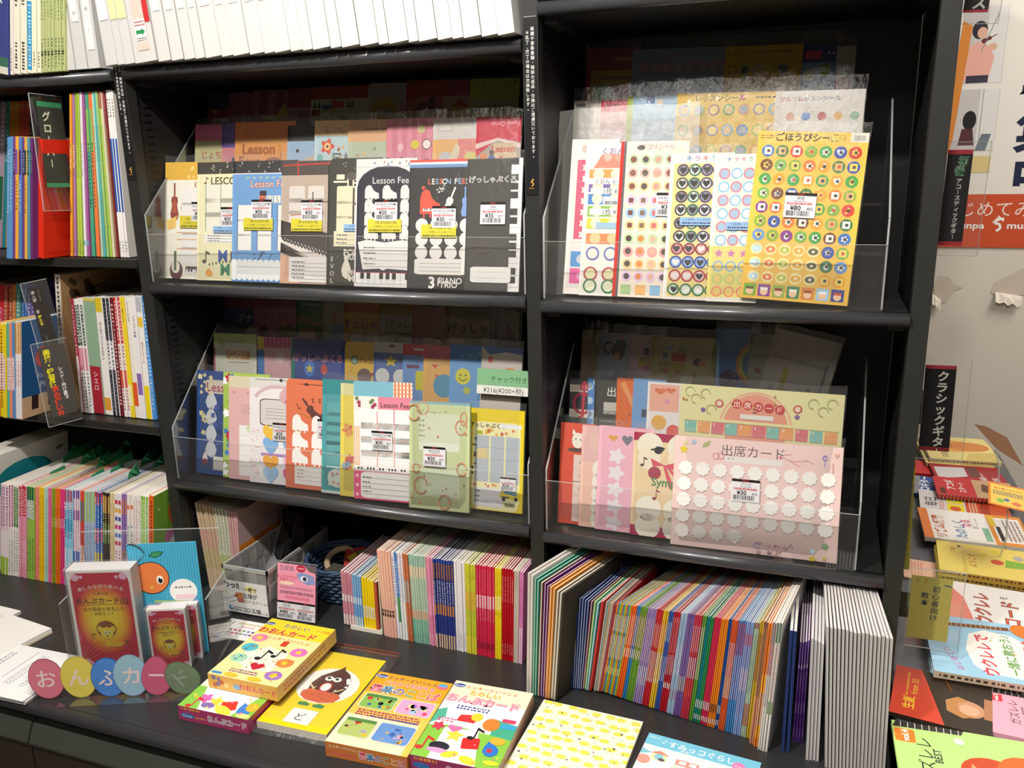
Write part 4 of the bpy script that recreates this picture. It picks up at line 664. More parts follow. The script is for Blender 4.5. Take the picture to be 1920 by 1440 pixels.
BS = [((1103, 93), (1200, 89), '#7a2a36', 'crimson framed sheet with a gold panel, leftmost of the back row right', lambda a: (a.R(.1, .14, 1, 1, '#9a8244'), a.D(.25, .17, .95, .21, 1, '#8a5a60'), a.D(.55, .05, .95, .09, 1, '#b09a80'), a.R(.2, .24, .5, .5, '#6a9080'), a.R(.52, .24, .85, .48, '#8a5060'), a.S(FLOWER, .35, .36, .12, '#8a2430'), a.S(HEART, .68, .36, .09, '#34406c'))),
      ((1188, 94), (1380, 87), '#6e7c92', 'grey blue sheet of pink, blue and yellow roundels, second of the back row right', lambda a: (a.D(.3, .03, .5, .06, 1, '#8a6a70'), stickers(a, 8, 3, .12, .12, .92, .36, .05, ('#9a6a78', '#3a6090', '#948a34'), ('#8a8488', '#98a0a8', '#a89a5c')))),
      ((1362, 89), (1512, 82), '#a8861c', 'dark gold sheet of coloured roundels, third of the back row right', lambda a: (a.T_('レッスンシール', .28, .04, .075, '#5a4c20', bold=.02), a.D(.55, .03, .85, .05, 1, '#5a4c20'), stickers(a, 5, 3, .1, .15, .74, .46, .065, ['#9a5a24', '#6a8a50', '#7a7a90', '#8a9230', '#5a5a80', '#5a7a9a', '#784070'], ['#a8923c', '#4a4a50', '#9a8f60']))),
      ((1508, 82), (1580, 79), '#5a7ea0', 'blue sheet with navy header and stars, fourth of the back row right', lambda a: (a.R(0, 0, 1, .12, '#1c2c64'), a.R(.05, .05, .5, .1, '#a83050'), a.G(STAR5, 3, 1, .68, .07, .92, .06, .04, '#c8c8b0'), a.G(CIRC, 1, 2, .2, .2, .2, .32, .16, '#a8a878'), a.G(CIRC, 1, 3, .6, .17, .6, .42, .16, '#5a7a1c'))),
      ((1570, 88), (1606, 86), '#a09a94', 'narrow grey white sheet with a brick red picture, rightmost of the back row', lambda a: (a.T_('¥70', .5, .12, .4, '#4a4a44'), a.R(0, .2, .8, .42, '#8a3a28'), a.C(.4, .3, .25, '#b0a090')))]
for i, (tl, tr, col, lb, f) in enumerate(BS): packet(K, tl, tr, .0055*i, col, f, lb, flap=.022, **PS)
# ==== lower right shelf
F, Mi, K = (.048, B3+.003), (.115, B3+.072), (.19, B3+.144)
stand(.0175, .585, B3, (Mi, K), 'clear acrylic three-tier stand of attendance cards on the lower right shelf', .13)
PC = dict(name='attendance_card', cat='card', group=G_B3)
def c(a): a.C(.5, .17, .17, '#f0e8d8', 1.3); a.S(DROP, .38, .09, .07, '#f0e8d8', 1.3, .2); a.S(DROP, .64, .1, .07, '#f0e8d8', 1.3, -.3); a.C(.44, .155, .02, '#333'); a.C(.58, .16, .02, '#333'); a.C(.45, .265, .24, '#5a4034', .25); a.G(SQ, 1, 5, .6, .38, .6, .9, .20, '#e8cfc4', 1.0); a.G(NOTE, 1, 5, .6, .38, .6, .9, .05, '#7a4a40')
packet(F, (1053, 791), (1118, 796), .0, '#dc4f34', c, 'orange red card with a white rabbit, leftmost of the front row, lower right shelf', **PC)
def c(a): a.R(.0, .36, 1, 1, '#f2c2ae'); a.C(.35, .17, .16, '#e8c0b4', 1.4); flow(a, 5, .3, .1, .95, .3, ['#d89a94', '#7a9a8c'], .08, .13); a.G(CIRC, 1, 5, .55, .42, .55, .92, .25, '#f3ecdf')
packet(F, (1093, 796), (1166, 802), .004, '#e6b8b4', c, 'peach pink card with cream discs, second of the front row, lower right shelf', **PC)
def c(a): a.S(HEART, .26, .11, .09, '#e0a050', .7); a.S(HEART, .52, .12, .1, '#7a7a84', 1.0); a.S(HEART, .8, .105, .1, '#a83c48', .6); a.G(FLOWER, 2, 5, .34, .28, .78, .92, .16, '#ebe2ea', .95)
packet(F, (1125, 797), (1228, 806), .008, '#efb4c6', c, 'pink card with paw shaped spaces, third of the front row, lower right shelf', **PC)
def c(a):
    a.R(0, 0, 1, .08, '#a8244c'); a.R(0, .9, 1, 1, '#b02a50'); a.G(CIRC, 2, 1, .28, .12, .8, .12, .22, '#f2ead6'); a.G(CIRC, 2, 1, .28, .24, .8, .24, .2, '#f2e6cc'); a.G(CIRC, 2, 2, .3, .73, .78, .90, .22, '#f6efdd'); a.S(DROP, .45, .155, .1, '#2e2a2e', 1.0, -1.2); a.L(.3, .16, .4, .15, .03, '#2e2a2e'); a.S(NOTE, .2, .28, .09, '#4a3a28'); a.S(NOTE, .44, .59, .1, '#8a2a40')
    for p in ([(.55, .30), (.3, .24), (.35, .32)], [(.55, .30), (.8, .25), (.76, .35)], [(.52, .3), (.56, .3), (.72, .5), (.64, .52)], [(.55, .3), (.6, .3), (.95, .48), (.88, .51)]): a.P(p, '#d85a6c')
    a.C(.38, .38, .11, '#a84458'); a.C(.92, .4, .12, '#b83a4c'); a.T_('Symphony', .75, .46, .2, '#5a8a5c', bold=.02)
packet(F, (1190, 809), (1300, 818), .012, '#ecd2a6', c, 'cream and crimson card with ribbons and a black cat, fourth of the front row', **PC)
def c(a):
    a.T_('出席カード', .48, .10, .078, '#5f5a58'); a.R(.31, .15, .66, .205, '#ebe4e0'); a.D(.33, .165, .38, .18, 1, '#999'); a.arc(.26, .16, .02, 0, 360, .005, '#dc8a9a'); a.arc(.29, .155, .02, 0, 360, .005, '#dc8a9a'); flow(a, 1, .055, .12, .06, .121, ['#dfc83c'], .026, .027); a.S(FLOWER, .12, .05, .018, '#a8c0dc'); a.S(LEAF, .2, .06, .035, '#b0b07c', 1, .6); a.S(FLOWER, .07, .06, .015, '#d8cc8c')
    for x0, y0, x1, y1 in ((.64, .12, .72, .15), (.72, .15, .80, .14), (.78, .12, .84, .16), (.70, .15, .76, .19), (.66, .10, .71, .09)): a.L(x0, y0, x1, y1, .004, '#e8a8b4')
    a.C(.645, .125, .008, '#d8607c'); a.arc(.90, .10, .014, 0, 330, .006, '#9a8ac8'); a.L(.9, .07, .9, .17, .005, '#9a8ac8'); a.L(.945, .14, .95, .22, .006, '#d8a09c'); a.S(HEART, .965, .07, .015, '#e8b0a4')
    a.G(SCAL, 9, 1, .075, .285, .925, .285, .046, '#f6f3ec'); a.G(SCAL, 9, 3, .07, .43, .925, .72, .047, '#f8f5ee'); a.G(SCAL, 4, 1, .07, .86, .395, .86, .047, '#f4f0e8'); a.G(SCAL, 9, 1, .07, .72, .925, .72, .047, '#f8f5ee')
    notes(a, 6, .54, .90, .74, .95, '#c8a0a8'); a.arc(.53, .92, .016, 0, 330, .006, '#9a8ac8'); a.S(FLOWER, .93, .86, .022, '#7fa878'); a.S(FLOWER, .86, .915, .02, '#c0d4e4'); a.S(FLOWER, .86, .985, .022, '#dfc83c'); a.S(FLOWER, .93, .965, .014, '#e0cc6c')
packet(F, (1267, 815), (1582, 839), .020, '#efcfc9', c, 'big pale pink attendance card with white scalloped spaces at the front of its shelf', th=.006, stk=(.45, .44), maker='プリマ', side='#d8bcb6', bottom=(1257, 1018), **PC)
MC = [((1070, 709), (1125, 712), '#c9c2ac', 'cream and black card with a red treble clef, leftmost of the middle row', lambda a: (a.R(0, .0, 1, .06, '#38363a'), lines(a, 0, .07, 1, .11, 5, '#5a5448', .01), a.R(.0, .13, 1, .3, '#2e2c34'), a.arc(.45, .24, .3, 0, 340, .08, '#b02440', 16, 1.1), a.L(.5, .02, .45, .4, .09, '#b02440'), a.arc(.5, .08, .12, -60, 230, .07, '#b02440'), a.C(.4, .39, .1, '#b02440'), a.R(0, .38, 1, .5, '#2e2c34'), a.C(.85, .16, .12, '#4a4656'))),
      ((1104, 707), (1150, 709), '#4a7cb8', 'narrow sky blue card with white clouds, second of the middle row', lambda a: a.speck(12, .0, .02, .5, .6, .1, .2, ['#a8bccc'])),
      ((1116, 709), (1180, 712), '#34332f', 'black card with white name box, third of the middle row, lower right', lambda a: (a.T_('出席カード', 1.1, .12, .3, '#c8c4bc', bold=.01), a.R(.28, .22, 1, .33, '#b4b0a8'), a.T_('NAME', .5, .31, .15, '#4a4844'), a.D(.2, .39, .95, .41, 1, '#88857c'), a.S(RSQ, .5, .5, .28, '#b4b0a8', .7))),
      ((1158, 708), (1218, 711), '#c8622c', 'burnt orange card with a dark violin, fourth of the middle row', lambda a: (a.S(VIOLIN, .65, .42, .38, '#4a4038', 1.3, .3), a.P([(.1, .05), (.25, .03), (.7, .3), (.65, .35)], '#d08a54'), a.speck(6, .1, .2, .9, .5, .02, .04, ['#8a3a1c']))),
      ((1189, 709), (1250, 713), '#6a90bc', 'medium blue card with small hat and pink line, fifth of the middle row', lambda a: (a.R(.3, .27, .45, .34, '#3a4458'), a.L(.2, .44, .7, .44, .05, '#c06a7c'), a.speck(8, .5, .1, .9, .3, .04, .07, ['#9aa8b4']))),
      ((1216, 715), (1295, 720), '#d4cfcc', 'white and peach card with an orange bow, sixth of the middle row', lambda a: (a.R(.05, .02, .75, .26, '#d8a08c'), a.S(HEART, .3, .08, .14, '#c86a48', .6), a.S(HEART, .55, .07, .12, '#c86a48', .6), a.C(.48, .17, .06, '#d0889a'), a.C(.3, .36, .18, '#d0a04c'), a.C(.65, .43, .16, '#c84a44'), a.R(.8, 0, 1, 1, '#d8b4bc'))),
      ((1278, 719), (1585, 741), '#d5cf98', 'wide pale yellow attendance card with an arch and coloured squares in the middle row', lambda a: (a.C(.48, .33, .20, '#d68f78', 1.05), a.arc(.48, .33, .22, 0, 180, .012, '#dba48c', 20), [(a.C(.36+.066*i, .14+.006*i, .03, '#b83430'), a.T_(ch, .36+.066*i, .14+.006*i, .045, '#ecd0c4', bold=.01)) for i, ch in enumerate('出席カード')], a.R(.385, .225, .59, .265, '#d8d4cc'), a.D(.46, .195, .5, .21, 1, '#5a4a44'), a.G(petal(12, .12), 2, 1, .25, .13, .73, .165, .03, '#bc4a40'), a.G(CIRC, 2, 1, .25, .13, .73, .165, .017, '#d8c8b0'), a.G(CIRC, 2, 1, .15, .19, .73, .235, .015, '#7a5a94'), a.R(.03, .285, .98, .31, '#d5cf98'), a.G(SQ, 11, 1, .075, .365, .935, .365, .037, ['#7ab0a4', '#d8965c', '#c86a74'], 1.0), [a.T_(str(i+1), .053+.086*i, .335, .03, '#e0dcc8') for i in range(11)], [a.arc(u, v, .03, 0, 270, .004, '#9aa870') for u, v in ((.06, .06), (.1, .12), (.16, .07), (.82, .09), (.88, .15), (.93, .08), (.2, .2))], flow(a, 6, .02, .04, .98, .2, ['#b85a4c', '#c8a05c'], .006, .01)))]
for i, (tl, tr, col, lb, f) in enumerate(MC): packet(Mi, tl, tr, .0055*i, col, f, lb, **PC)
BC = [((1093, 618), (1140, 620), '#8c7a62', 'plain tan card, leftmost of the back row, lower right shelf', lambda a: (a.R(.0, 0, .25, 1, '#9a8c78'), a.P([(.4, .05), (.6, .05), (.9, .15), (.7, .15)], '#a09480'))),
      ((1124, 623), (1200, 626), '#8f97a2', 'grey blue card with a black cat and cloud outlines, second of the back row', lambda a: (a.C(.5, .17, .17, '#24222a', 1.3), a.C(.56, .11, .14, '#24222a'), a.arc(.27, .14, .13, 60, 280, .05, '#24222a'), a.C(.46, .22, .08, '#b07a4c'), a.C(.56, .04, .06, '#b07a88'), a.G(FLOWER, 2, 2, .35, .37, .82, .53, .18, '#3a3d48'), a.G(FLOWER, 2, 2, .35, .37, .82, .53, .165, '#949ca6'))),
      ((1181, 627), (1250, 629), '#b49ca4', 'lilac pink card with a toy train, third of the back row', lambda a: (a.R(.4, .12, .55, .19, '#2c3062'), a.R(.75, .12, 1, .19, '#a8402c'), a.R(.25, .2, 1, .3, '#a89438'), a.T_('出席カード', .75, .23, .18, '#4a3a20'), a.C(.5, .3, .09, '#a86070'), a.P([(.42, .1), (.6, .05), (.85, .06), (.6, .1)], '#6088b0'))),
      ((1223, 631), (1345, 635), '#a39c70', 'khaki yellow card with a toy train and small bear face, fourth of the back row', lambda a: (a.R(.18, .14, .25, .2, '#5a5a7c'), a.R(.32, .14, .54, .22, '#a43a2c'), a.R(.11, .22, .54, .31, '#9a8a30'), a.T_('出席カード', .33, .245, .085, '#5a4a2c'), a.C(.22, .31, .04, '#a06068'), a.C(.42, .32, .03, '#a06068'), a.P([(.2, .13), (.3, .07), (.36, .09), (.26, .12)], '#6a8ab0'), a.P([(.4, .12), (.48, .07), (.54, .13)], '#7a8a3a'), a.C(.72, .22, .07, '#4a2c5c', .9), a.C(.79, .23, .06, '#b0703c', .8), a.C(.85, .47, .08, '#8a5a24', .8), a.C(.68, .35, .03, '#a06058')))]
for i, (tl, tr, col, lb, f) in enumerate(BC): packet(K, tl, tr, .0055*i, col, f, lb, flap=.02, **PC)
K2 = (.16, B3+.144)
def c(a): a.arc(1.05, .28, .55, 90, 260, .07, '#b8702c', 16); a.arc(1.05, .28, .48, 90, 260, .06, '#b8a83c', 16); a.arc(1.05, .28, .42, 90, 260, .06, '#4a8060', 16); a.C(.32, .40, .24, '#3a3064'); a.T_('シール', .45, .38, .12, '#b0b0c0', rot=-1.5); a.P([(0, .1), (.06, .1), (.1, .6), (.0, .6)], '#8ab4d8')
packet(K2, (1346, 616), (1425, 618), .0, '#2e6aa8', c, 'bright blue packet with a rainbow, in the back row of the lower right shelf', **PC)
packet(K2, (1408, 624), (1470, 628), .005, '#90918c', lambda a: (a.C(.3, .3, .1, '#7a5a40'), a.D(.2, .15, .6, .2, 2, '#7a6a5c'), a.R(0, 0, 1, .1, '#7a7a70')), 'small grey packet beside the blue rainbow packet in the back row', flap=.02, **PC)
def c(a):
    a.R(.28, .3, .36, 1, '#a8a030'); a.V('お徳用', .32, .4, .06, '#333'); a.R(.45, .45, .72, .95, '#c4c0c4'); a.R(.69, .42, .73, .95, '#2c1c24'); a.R(.12, .45, .2, .8, '#8a8a8c'); a.D(.1, .2, .9, .25, 1, '#8a8a90'); a.R(.86, .2, .9, .85, '#7a7a80'); a.T_('¥35', .55, .7, .1, '#222', rot=-1.57)
packet(K2, (1456, 614), (1580, 645), .010, '#aca7a4', c, 'tilted grey white packet with barcodes at the right of the back row', flap=.014, th=.005, **PC)
# ------------------------------------------------------------------ books standing in rows
PAGE = ['#e9e3d2', '#ece8dc', '#e4dccb', '#efece4']
def spine_print(a, sp, t):
    base, segs, dabs, txt = sp.get('b'), sp.get('s', ()), sp.get('d', ()), sp.get('t', ())
    for v0, v1, c in segs: a.R(.0, v0, 1, v1, c)
    for v0, v1, c in dabs:
        z = a._z(); step = min(.85*t/a.h, .03); v = v0
        while v < v1:
            k = RNG.uniform(.55, 1); a.R(.5-.3*k, v, .5+.3*k, v+step*.55, c, z)
            if RNG.random() < .5: a.R(.42, v, .56, v+step*.85, c, z)
            v += step*RNG.choice((1, 1, 1.25))
    for s, v, size, c in txt: a.V(s, .5, v, size, c, 1.05, .015)
def book(name, t, d, h, sp, M, fore=False, cover=None, soft=False, page=None):
    """root mesh: the cover (spine towards -y, bottom centre at the origin); child: the block of pages"""
    mb = MB(); col = sp['b']; e = min(.0011, t*.22); bt = min(.0006, t*.16); x0, x1 = -t/2, t/2
    if fore:      # the open edge faces forward
        lc, rc = sp.get('l', col), sp.get('r', col)
        mb.box((x0, 0, 0), (x0+bt, d, h), lc); mb.box((x1-bt, 0, 0), (x1, d, h), rc); mb.box((x0, d-.001, 0), (x1, d, h), col)
    else:
        pr = [(x0, e), (x0+e, 0), (x1-e, 0), (x1, e)]
        vs = [(x, y, z) for z in (0, h) for x, y in pr]
        mb.add(vs, [(i, i+1, i+5, i+4) for i in range(3)], col)
        mb.box((x0, e, 0), (x0+bt, d, h), sp.get('l', col)); mb.box((x1-bt, e, 0), (x1, d, h), sp.get('r', col))
        mb.add([(x0, e, h), (x0+e, 0, h), (x1-e, 0, h), (x1, e, h)], [(0, 1, 2, 3)], col)
        T = frame(Vector((0, 0, 0)), Vector((1, 0, 0)), Vector((0, 0, 1)), Vector((0, -1, 0)))
        spine_print(Art(mb, t-2*e, h, .0001, T, .00004), sp, t)
    if cover:
        T = frame(Vector((x1+.0001, d/2, 0)), Vector((0, 1, 0)), Vector((0, 0, 1)), Vector((1, 0, 0)))
        cover(Art(mb, d, h, 0, T))
    o = mb.build(name, M_PAPER if fore or not soft else M_GLOSS, None, M)
    pb = MB(); s = .0015
    y0, y1 = (.002, d-.0012) if fore else (e+.0004, d-.002)
    pc = page or RNG.choice(PAGE)
    pb.box((x0+bt, y0, .0012), (x1-bt, y1, h-.0012), pc)
    if t > .004:                                     # a few darker leaf edges
        for k in range(2):
            x = RNG.uniform(x0+.25*t, x1-.25*t); pb.add([(x, y0-.0001, .002), (x+.0004, y0-.0001, .002), (x+.0004, y0-.0001, h-.002), (x, y0-.0001, h-.002)], [(0, 1, 2, 3)], '#c9c1b2')
            pb.add([(x, y0, h-.0011), (x+.0004, y0, h-.0011), (x+.0004, y1, h-.0011), (x, y1, h-.0011)], [(0, 1, 2, 3)], '#d8d0c2')
    pb.build('page_block', M_PAPER, o)
    return o
def row(corner, z, runs, depth, where, name='songbook', cat='book', yaw=0, dj=.0015, gap=.06, left='left', ysp=None):
    """corner: pixels of top left, bottom left, top right, bottom right of the row of spines; runs: (right pixel on the top line, count, desc, spine, options)"""
    TL, BL, TR, BR = corner
    P0, P1 = (atz(BL, z), atz(BR, z)) if ysp is None else (Vector((aty(BL, ysp).x, ysp, z)), Vector((aty(BR, ysp).x, ysp, z))); X = (P1-P0); X.z = 0; L = X.length; X.normalize(); Yd = Vector((-X.y, X.x, 0))
    Q0, Q1 = hit(TL, P0, Yd), hit(TR, P0, Yd); px = TL[0]; out = []
    def at(p):
        f = (p-TL[0])/(TR[0]-TL[0]); q = hit((p, TL[1]+(TR[1]-TL[1])*f), P0, Yd)
        g = ((q-Q0).dot(X))/((Q1-Q0).dot(X)); return g, q
    for (pe, n, desc, sp, *opt) in runs:
        op = opt[0] if opt else {}
        g0, q0 = at(px); g1, q1 = at(pe); px = pe
        if sp is None: continue
        for i in range(n):
            f = (i+.5)/n; gm = g0+(g1-g0)*f; b = P0.lerp(P1, gm); q = q0.lerp(q1, f); t = min((g1-g0)*L, (q1-q0).dot(X))/n*(1-gap)-.0002
            up = (q-b); H = up.length+op.get('dh', 0)+RNG.uniform(-.0012, .0012); up.normalize()
            x = (X - up*X.dot(up)).normalized(); y = up.cross(x)
            t *= abs(x.dot(X))
            yw = yaw if not isinstance(yaw, tuple) else yaw[0]+(yaw[1]-yaw[0])*gm
            if isinstance(yaw, tuple): t -= op.get('d', depth)*abs(yaw[1]-yaw[0])*(g1-g0)/n*1.05
            t *= math.cos(yw)
            if yw: R = Matrix.Rotation(yw, 3, up); x, y = R @ x, R @ y
            o_ = b+Yd*(op.get('dy', 0)+RNG.uniform(-dj, dj)); lift = abs(x.z)*t/2+.0004+max(0, -y.z*op.get('d', depth))
            s = dict(sp)
            for k in 'blr':
                if isinstance(s.get(k), list): s[k] = s[k][i % len(s[k])]
            ob = book(op.get('name', name), t, op.get('d', depth), H, s, frame(o_+Vector((0, 0, lift)), x, y, up), op.get('fore'), op.get('cover') if i == n-1 else None, op.get('soft'), op.get('page'))
            lb = f'{desc} {where}' if n == 1 else f'{ORD[i+1]} from {left} of {NUM[n]} {desc} {where}'
            tag(ob, lb, op.get('cat', cat), f'{desc} {where}' if n > 1 else None); out.append(ob)
    return out
def sp(b, s=(), d=(), t=(), **k): return dict(b=b, s=s, d=d, t=t, **k)
# ==== left stack on the counter
def orchard(a):
    a.R(0, 0, 1, 1, '#7fae3c'); a.C(.42, .22, .2, '#d8602c', 1.1); a.C(.42, .38, .12, '#d8862c'); a.C(.25, .45, .08, '#d86aa8'); a.C(.45, .75, .33, '#f0ece0', 1.2); a.C(.4, .75, .04, '#c8503c'); a.L(.3, .72, .38, .75, .01, '#333'); speck = a.speck(20, .05, .05, .95, .95, .01, .025, ['#e8c03c', '#5a8a28', '#e8e0a0'])
D1 = lambda c: ((.05, .9, c),)
row(((0, 909), (0, 1076), (288, 932), (288, 1127)), D, [
    (17, 3, 'pale pink striped songbooks', sp('#efdfe2', [(.02, .5, '#e6c4d4'), (.8, 1, '#9cc040')], [(.03, .45, '#8a4a8a')])),
    (25, 2, 'white songbooks with magenta tops', sp('#ece7e4', [(0, .45, '#c0407c')], [(.02, .42, '#f0d8e4'), (.6, .95, '#777')])),
    (35, 2, 'white songbooks with green checked tops', sp('#ece8e0', [(.02, .45, '#4a7a3a')], [(.03, .4, '#a8c890'), (.5, .95, '#777')])),
    (50, 3, 'pink songbooks with red bold tops', sp('#e89ab0', [(0, .32, '#d02c38')], [(.04, .3, '#f4e8e0'), (.6, .85, '#f8dce4')])),
    (65, 3, 'lime songbooks with dark green tops', sp('#9ac04c', [(0, .14, '#1f6a44'), (.14, .34, '#e8ece4')], [(.1, .33, '#24407c'), (.55, .9, '#3a6a3a')])),
    (73, 2, 'salmon songbooks', sp('#f0947c', [], [(.1, .9, '#d85a4c')])),
    (83, 2, 'sunny yellow songbooks', sp('#f4c81c', [], [(.08, .9, '#c8781c')])),
    (90, 2, 'pale aqua songbooks', sp('#b4d8cc', [], [(.1, .9, '#6a9aa0')])),
    (97, 2, 'candy pink songbooks', sp('#ec70a8', [], [(.1, .9, '#b83878')])),
    (104, 2, 'olive songbooks', sp('#9ca42c', [(.3, .4, '#c8c46c')], [(.2, .9, '#5a641c')])),
    (112, 2, 'orange songbooks', sp('#ee7424', [(.3, .4, '#f4b48c')], [(.2, .9, '#a8441c')])),
    (121, 2, 'hot pink songbooks', sp('#e83c84', [(.3, .4, '#f4a0c4')], [(.2, .9, '#98204c')])),
    (137, 3, 'sky blue songbooks with red bands', sp('#8cc8e4', [(0, .12, '#d05a6c'), (.12, .2, '#e8e4ec'), (.3, .42, '#40b0d4'), (.6, .8, '#c4dcec')], [(.02, .5, '#5a4a7c')])),
    (150, 3, 'white songbooks with purple blocks', sp('#e4dce8', [(0, .08, '#6a3a98'), (.2, .3, '#7a4aa4'), (.62, 1, '#2c58a8')], [(.08, .6, '#d84858')])),
    (158, 2, 'teal and vermilion songbooks', sp('#e0503c', [(.1, .3, '#2c7c8c'), (.55, .72, '#e8ece8'), (.75, 1, '#2a5aa0')], [(.3, .7, '#1f5a78')])),
    (178, 4, 'lavender and leaf green songbooks', sp('#b4a8d0', [(.35, .5, '#a8c460'), (.5, .6, '#e4e8ec'), (.85, 1, '#88b858')], [(.1, .5, '#58a0c8'), (.6, .85, '#6a6a98')], b=None) if False else sp('#b0bcd8', [(.0, .3, '#a8c878'), (.85, 1, '#98a0d0')], [(.35, .8, '#58a0c8')])),
    (192, 3, 'cobalt songbooks with red blocks', sp('#2c68b8', [(.0, .12, '#d83038'), (.35, .5, '#d83038'), (.6, .82, '#f0d424')], [(.05, .6, '#f4f0ec')])),
    (206, 3, 'black songbooks with gold bars', sp('#3a2c24', [(.03, .2, '#c89a3c'), (.2, .3, '#3a2c24'), (.3, .5, '#6a8a4c'), (.7, 1, '#78a4a8')], [(.05, .4, '#e8cc88')])),
    (216, 2, 'beige songbooks', sp('#e4cfa4', [], [(.1, .9, '#b8986c')])),
    (228, 2, 'white songbooks with coloured dots', sp('#efe8ec', [(.06, .1, '#c82c48'), (.14, .18, '#e8a42c'), (.22, .26, '#3a4a9c'), (.3, .34, '#c82c78'), (.38, .42, '#3a6ac0'), (.46, .5, '#c82c48')], [(.55, .95, '#d86a8c')])),
    (238, 2, 'mauve and tan songbooks', sp('#9c78b8', [(.05, .2, '#c87a5c'), (.55, .8, '#c89a5c')], [(.2, .9, '#5a4a98')])),
    (250, 2, 'white songbooks with coral marks', sp('#f0e6de', [(.1, .14, '#e8785c')], [(.3, .9, '#3c84a8')])),
    (263, 3, 'white songbooks with red dots', sp('#f4efea', [(.9, .93, '#d84838')], [(.05, .5, '#c84a58'), (.55, .9, '#d8a0a0')])),
    (279, 3, 'half lime half white songbooks', sp('#f2ece8', [(.0, .5, '#86c02c')], [(.04, .45, '#e4f0c4'), (.55, .9, '#e08a8c')])),
    (288, 1, 'orange songbook with an orchard green cover at the right end', sp('#e8641c', [], [(.05, .5, '#8a3a14')], r='#7fae3c'), dict(cover=orchard)),
], .225, 'in the left counter stack', gap=.04)
def teal_dot(a): a.R(0, 0, 1, 1, '#e8e4dc'); a.C(.42, .26, .36, '#1f8a96', .55); a.S(LEAF, .88, .12, .06, '#8a8a4c')
row(((-70, 858), (-70, 1066), (-24, 862), (-12, 1076)), D, [(-24, 5, 'tall white songbooks', sp('#e8e4dc', [], [(.1, .8, '#888')]), dict(cover=teal_dot))], .25, 'left of the left counter stack')
# green order slips sticking out of the left stack
SL = [(118, 868, .11, 0), (128, 850, .1, 1), (140, 858, .13, 0), (152, 846, .1, 1), (165, 862, .1, 0), (176, 852, .12, 1), (186, 868, .1, 0), (150, 870, .14, 1), (178, 880, .12, 1), (205, 866, .12, 0), (214, 858, .1, 1), (222, 872, .11, 0), (226, 850, .2, 1), (262, 876, .13, 1), (275, 866, .12, 0), (285, 880, .12, 1), (296, 872, .14, 1), (238, 902, .15, 1), (206, 888, .07, 0), (170, 898, .06, 0), (92, 892, .06, 0), (306, 884, .1, 1)]
SL.sort()
for i, (x, y, s, fold) in enumerate(SL):
    z = D+.248+.020*min(max(x, 0), 290)/290; p = atz((x, y), z); hgt = s*.22; mb = MB(); wd = .05
    if fold: vs = [(-.0012, 0, -.006), (-.0012, wd, -.006), (-.0012, wd*.9, hgt), (-.0012, wd*.25, hgt*.55), (.010, wd*.35, hgt*.8), (.012, wd*.6, hgt*.25)]; fs = [(0, 1, 2, 3), (3, 2, 4), (3, 4, 5)]
    else: vs = [(-.0008, 0, -.006), (-.0008, wd, -.006), (-.0008, wd*.92, hgt), (-.0008, wd*.1, hgt*.6)]; fs = [(0, 1, 2, 3)]
    n = len(vs); vs2 = vs+[(a+.0006, b, c) for a, b, c in vs]; mb.add(vs2, fs+[tuple(n+k for k in reversed(f)) for f in fs]+[(0, 3, n+3, n), (3, 2, n+2, n+3)], '#3f9a68')
    o = mb.build('order_slip', M_PAPER, None, frame(p, Vector((1, 0, 0)), Vector((0, 1, 0)), Vector((0, 0, 1))) @ Matrix.Rotation(RNG.uniform(-.15, .15), 4, 'Z'))
    lb = f'{ORD[i+1] if i < 20 else "second last" if i == len(SL)-2 else "last"} green paper slip from left tucked between the left counter stack pages'
    tag(o, lb, 'paper slip', 'green slips in the left counter stack')
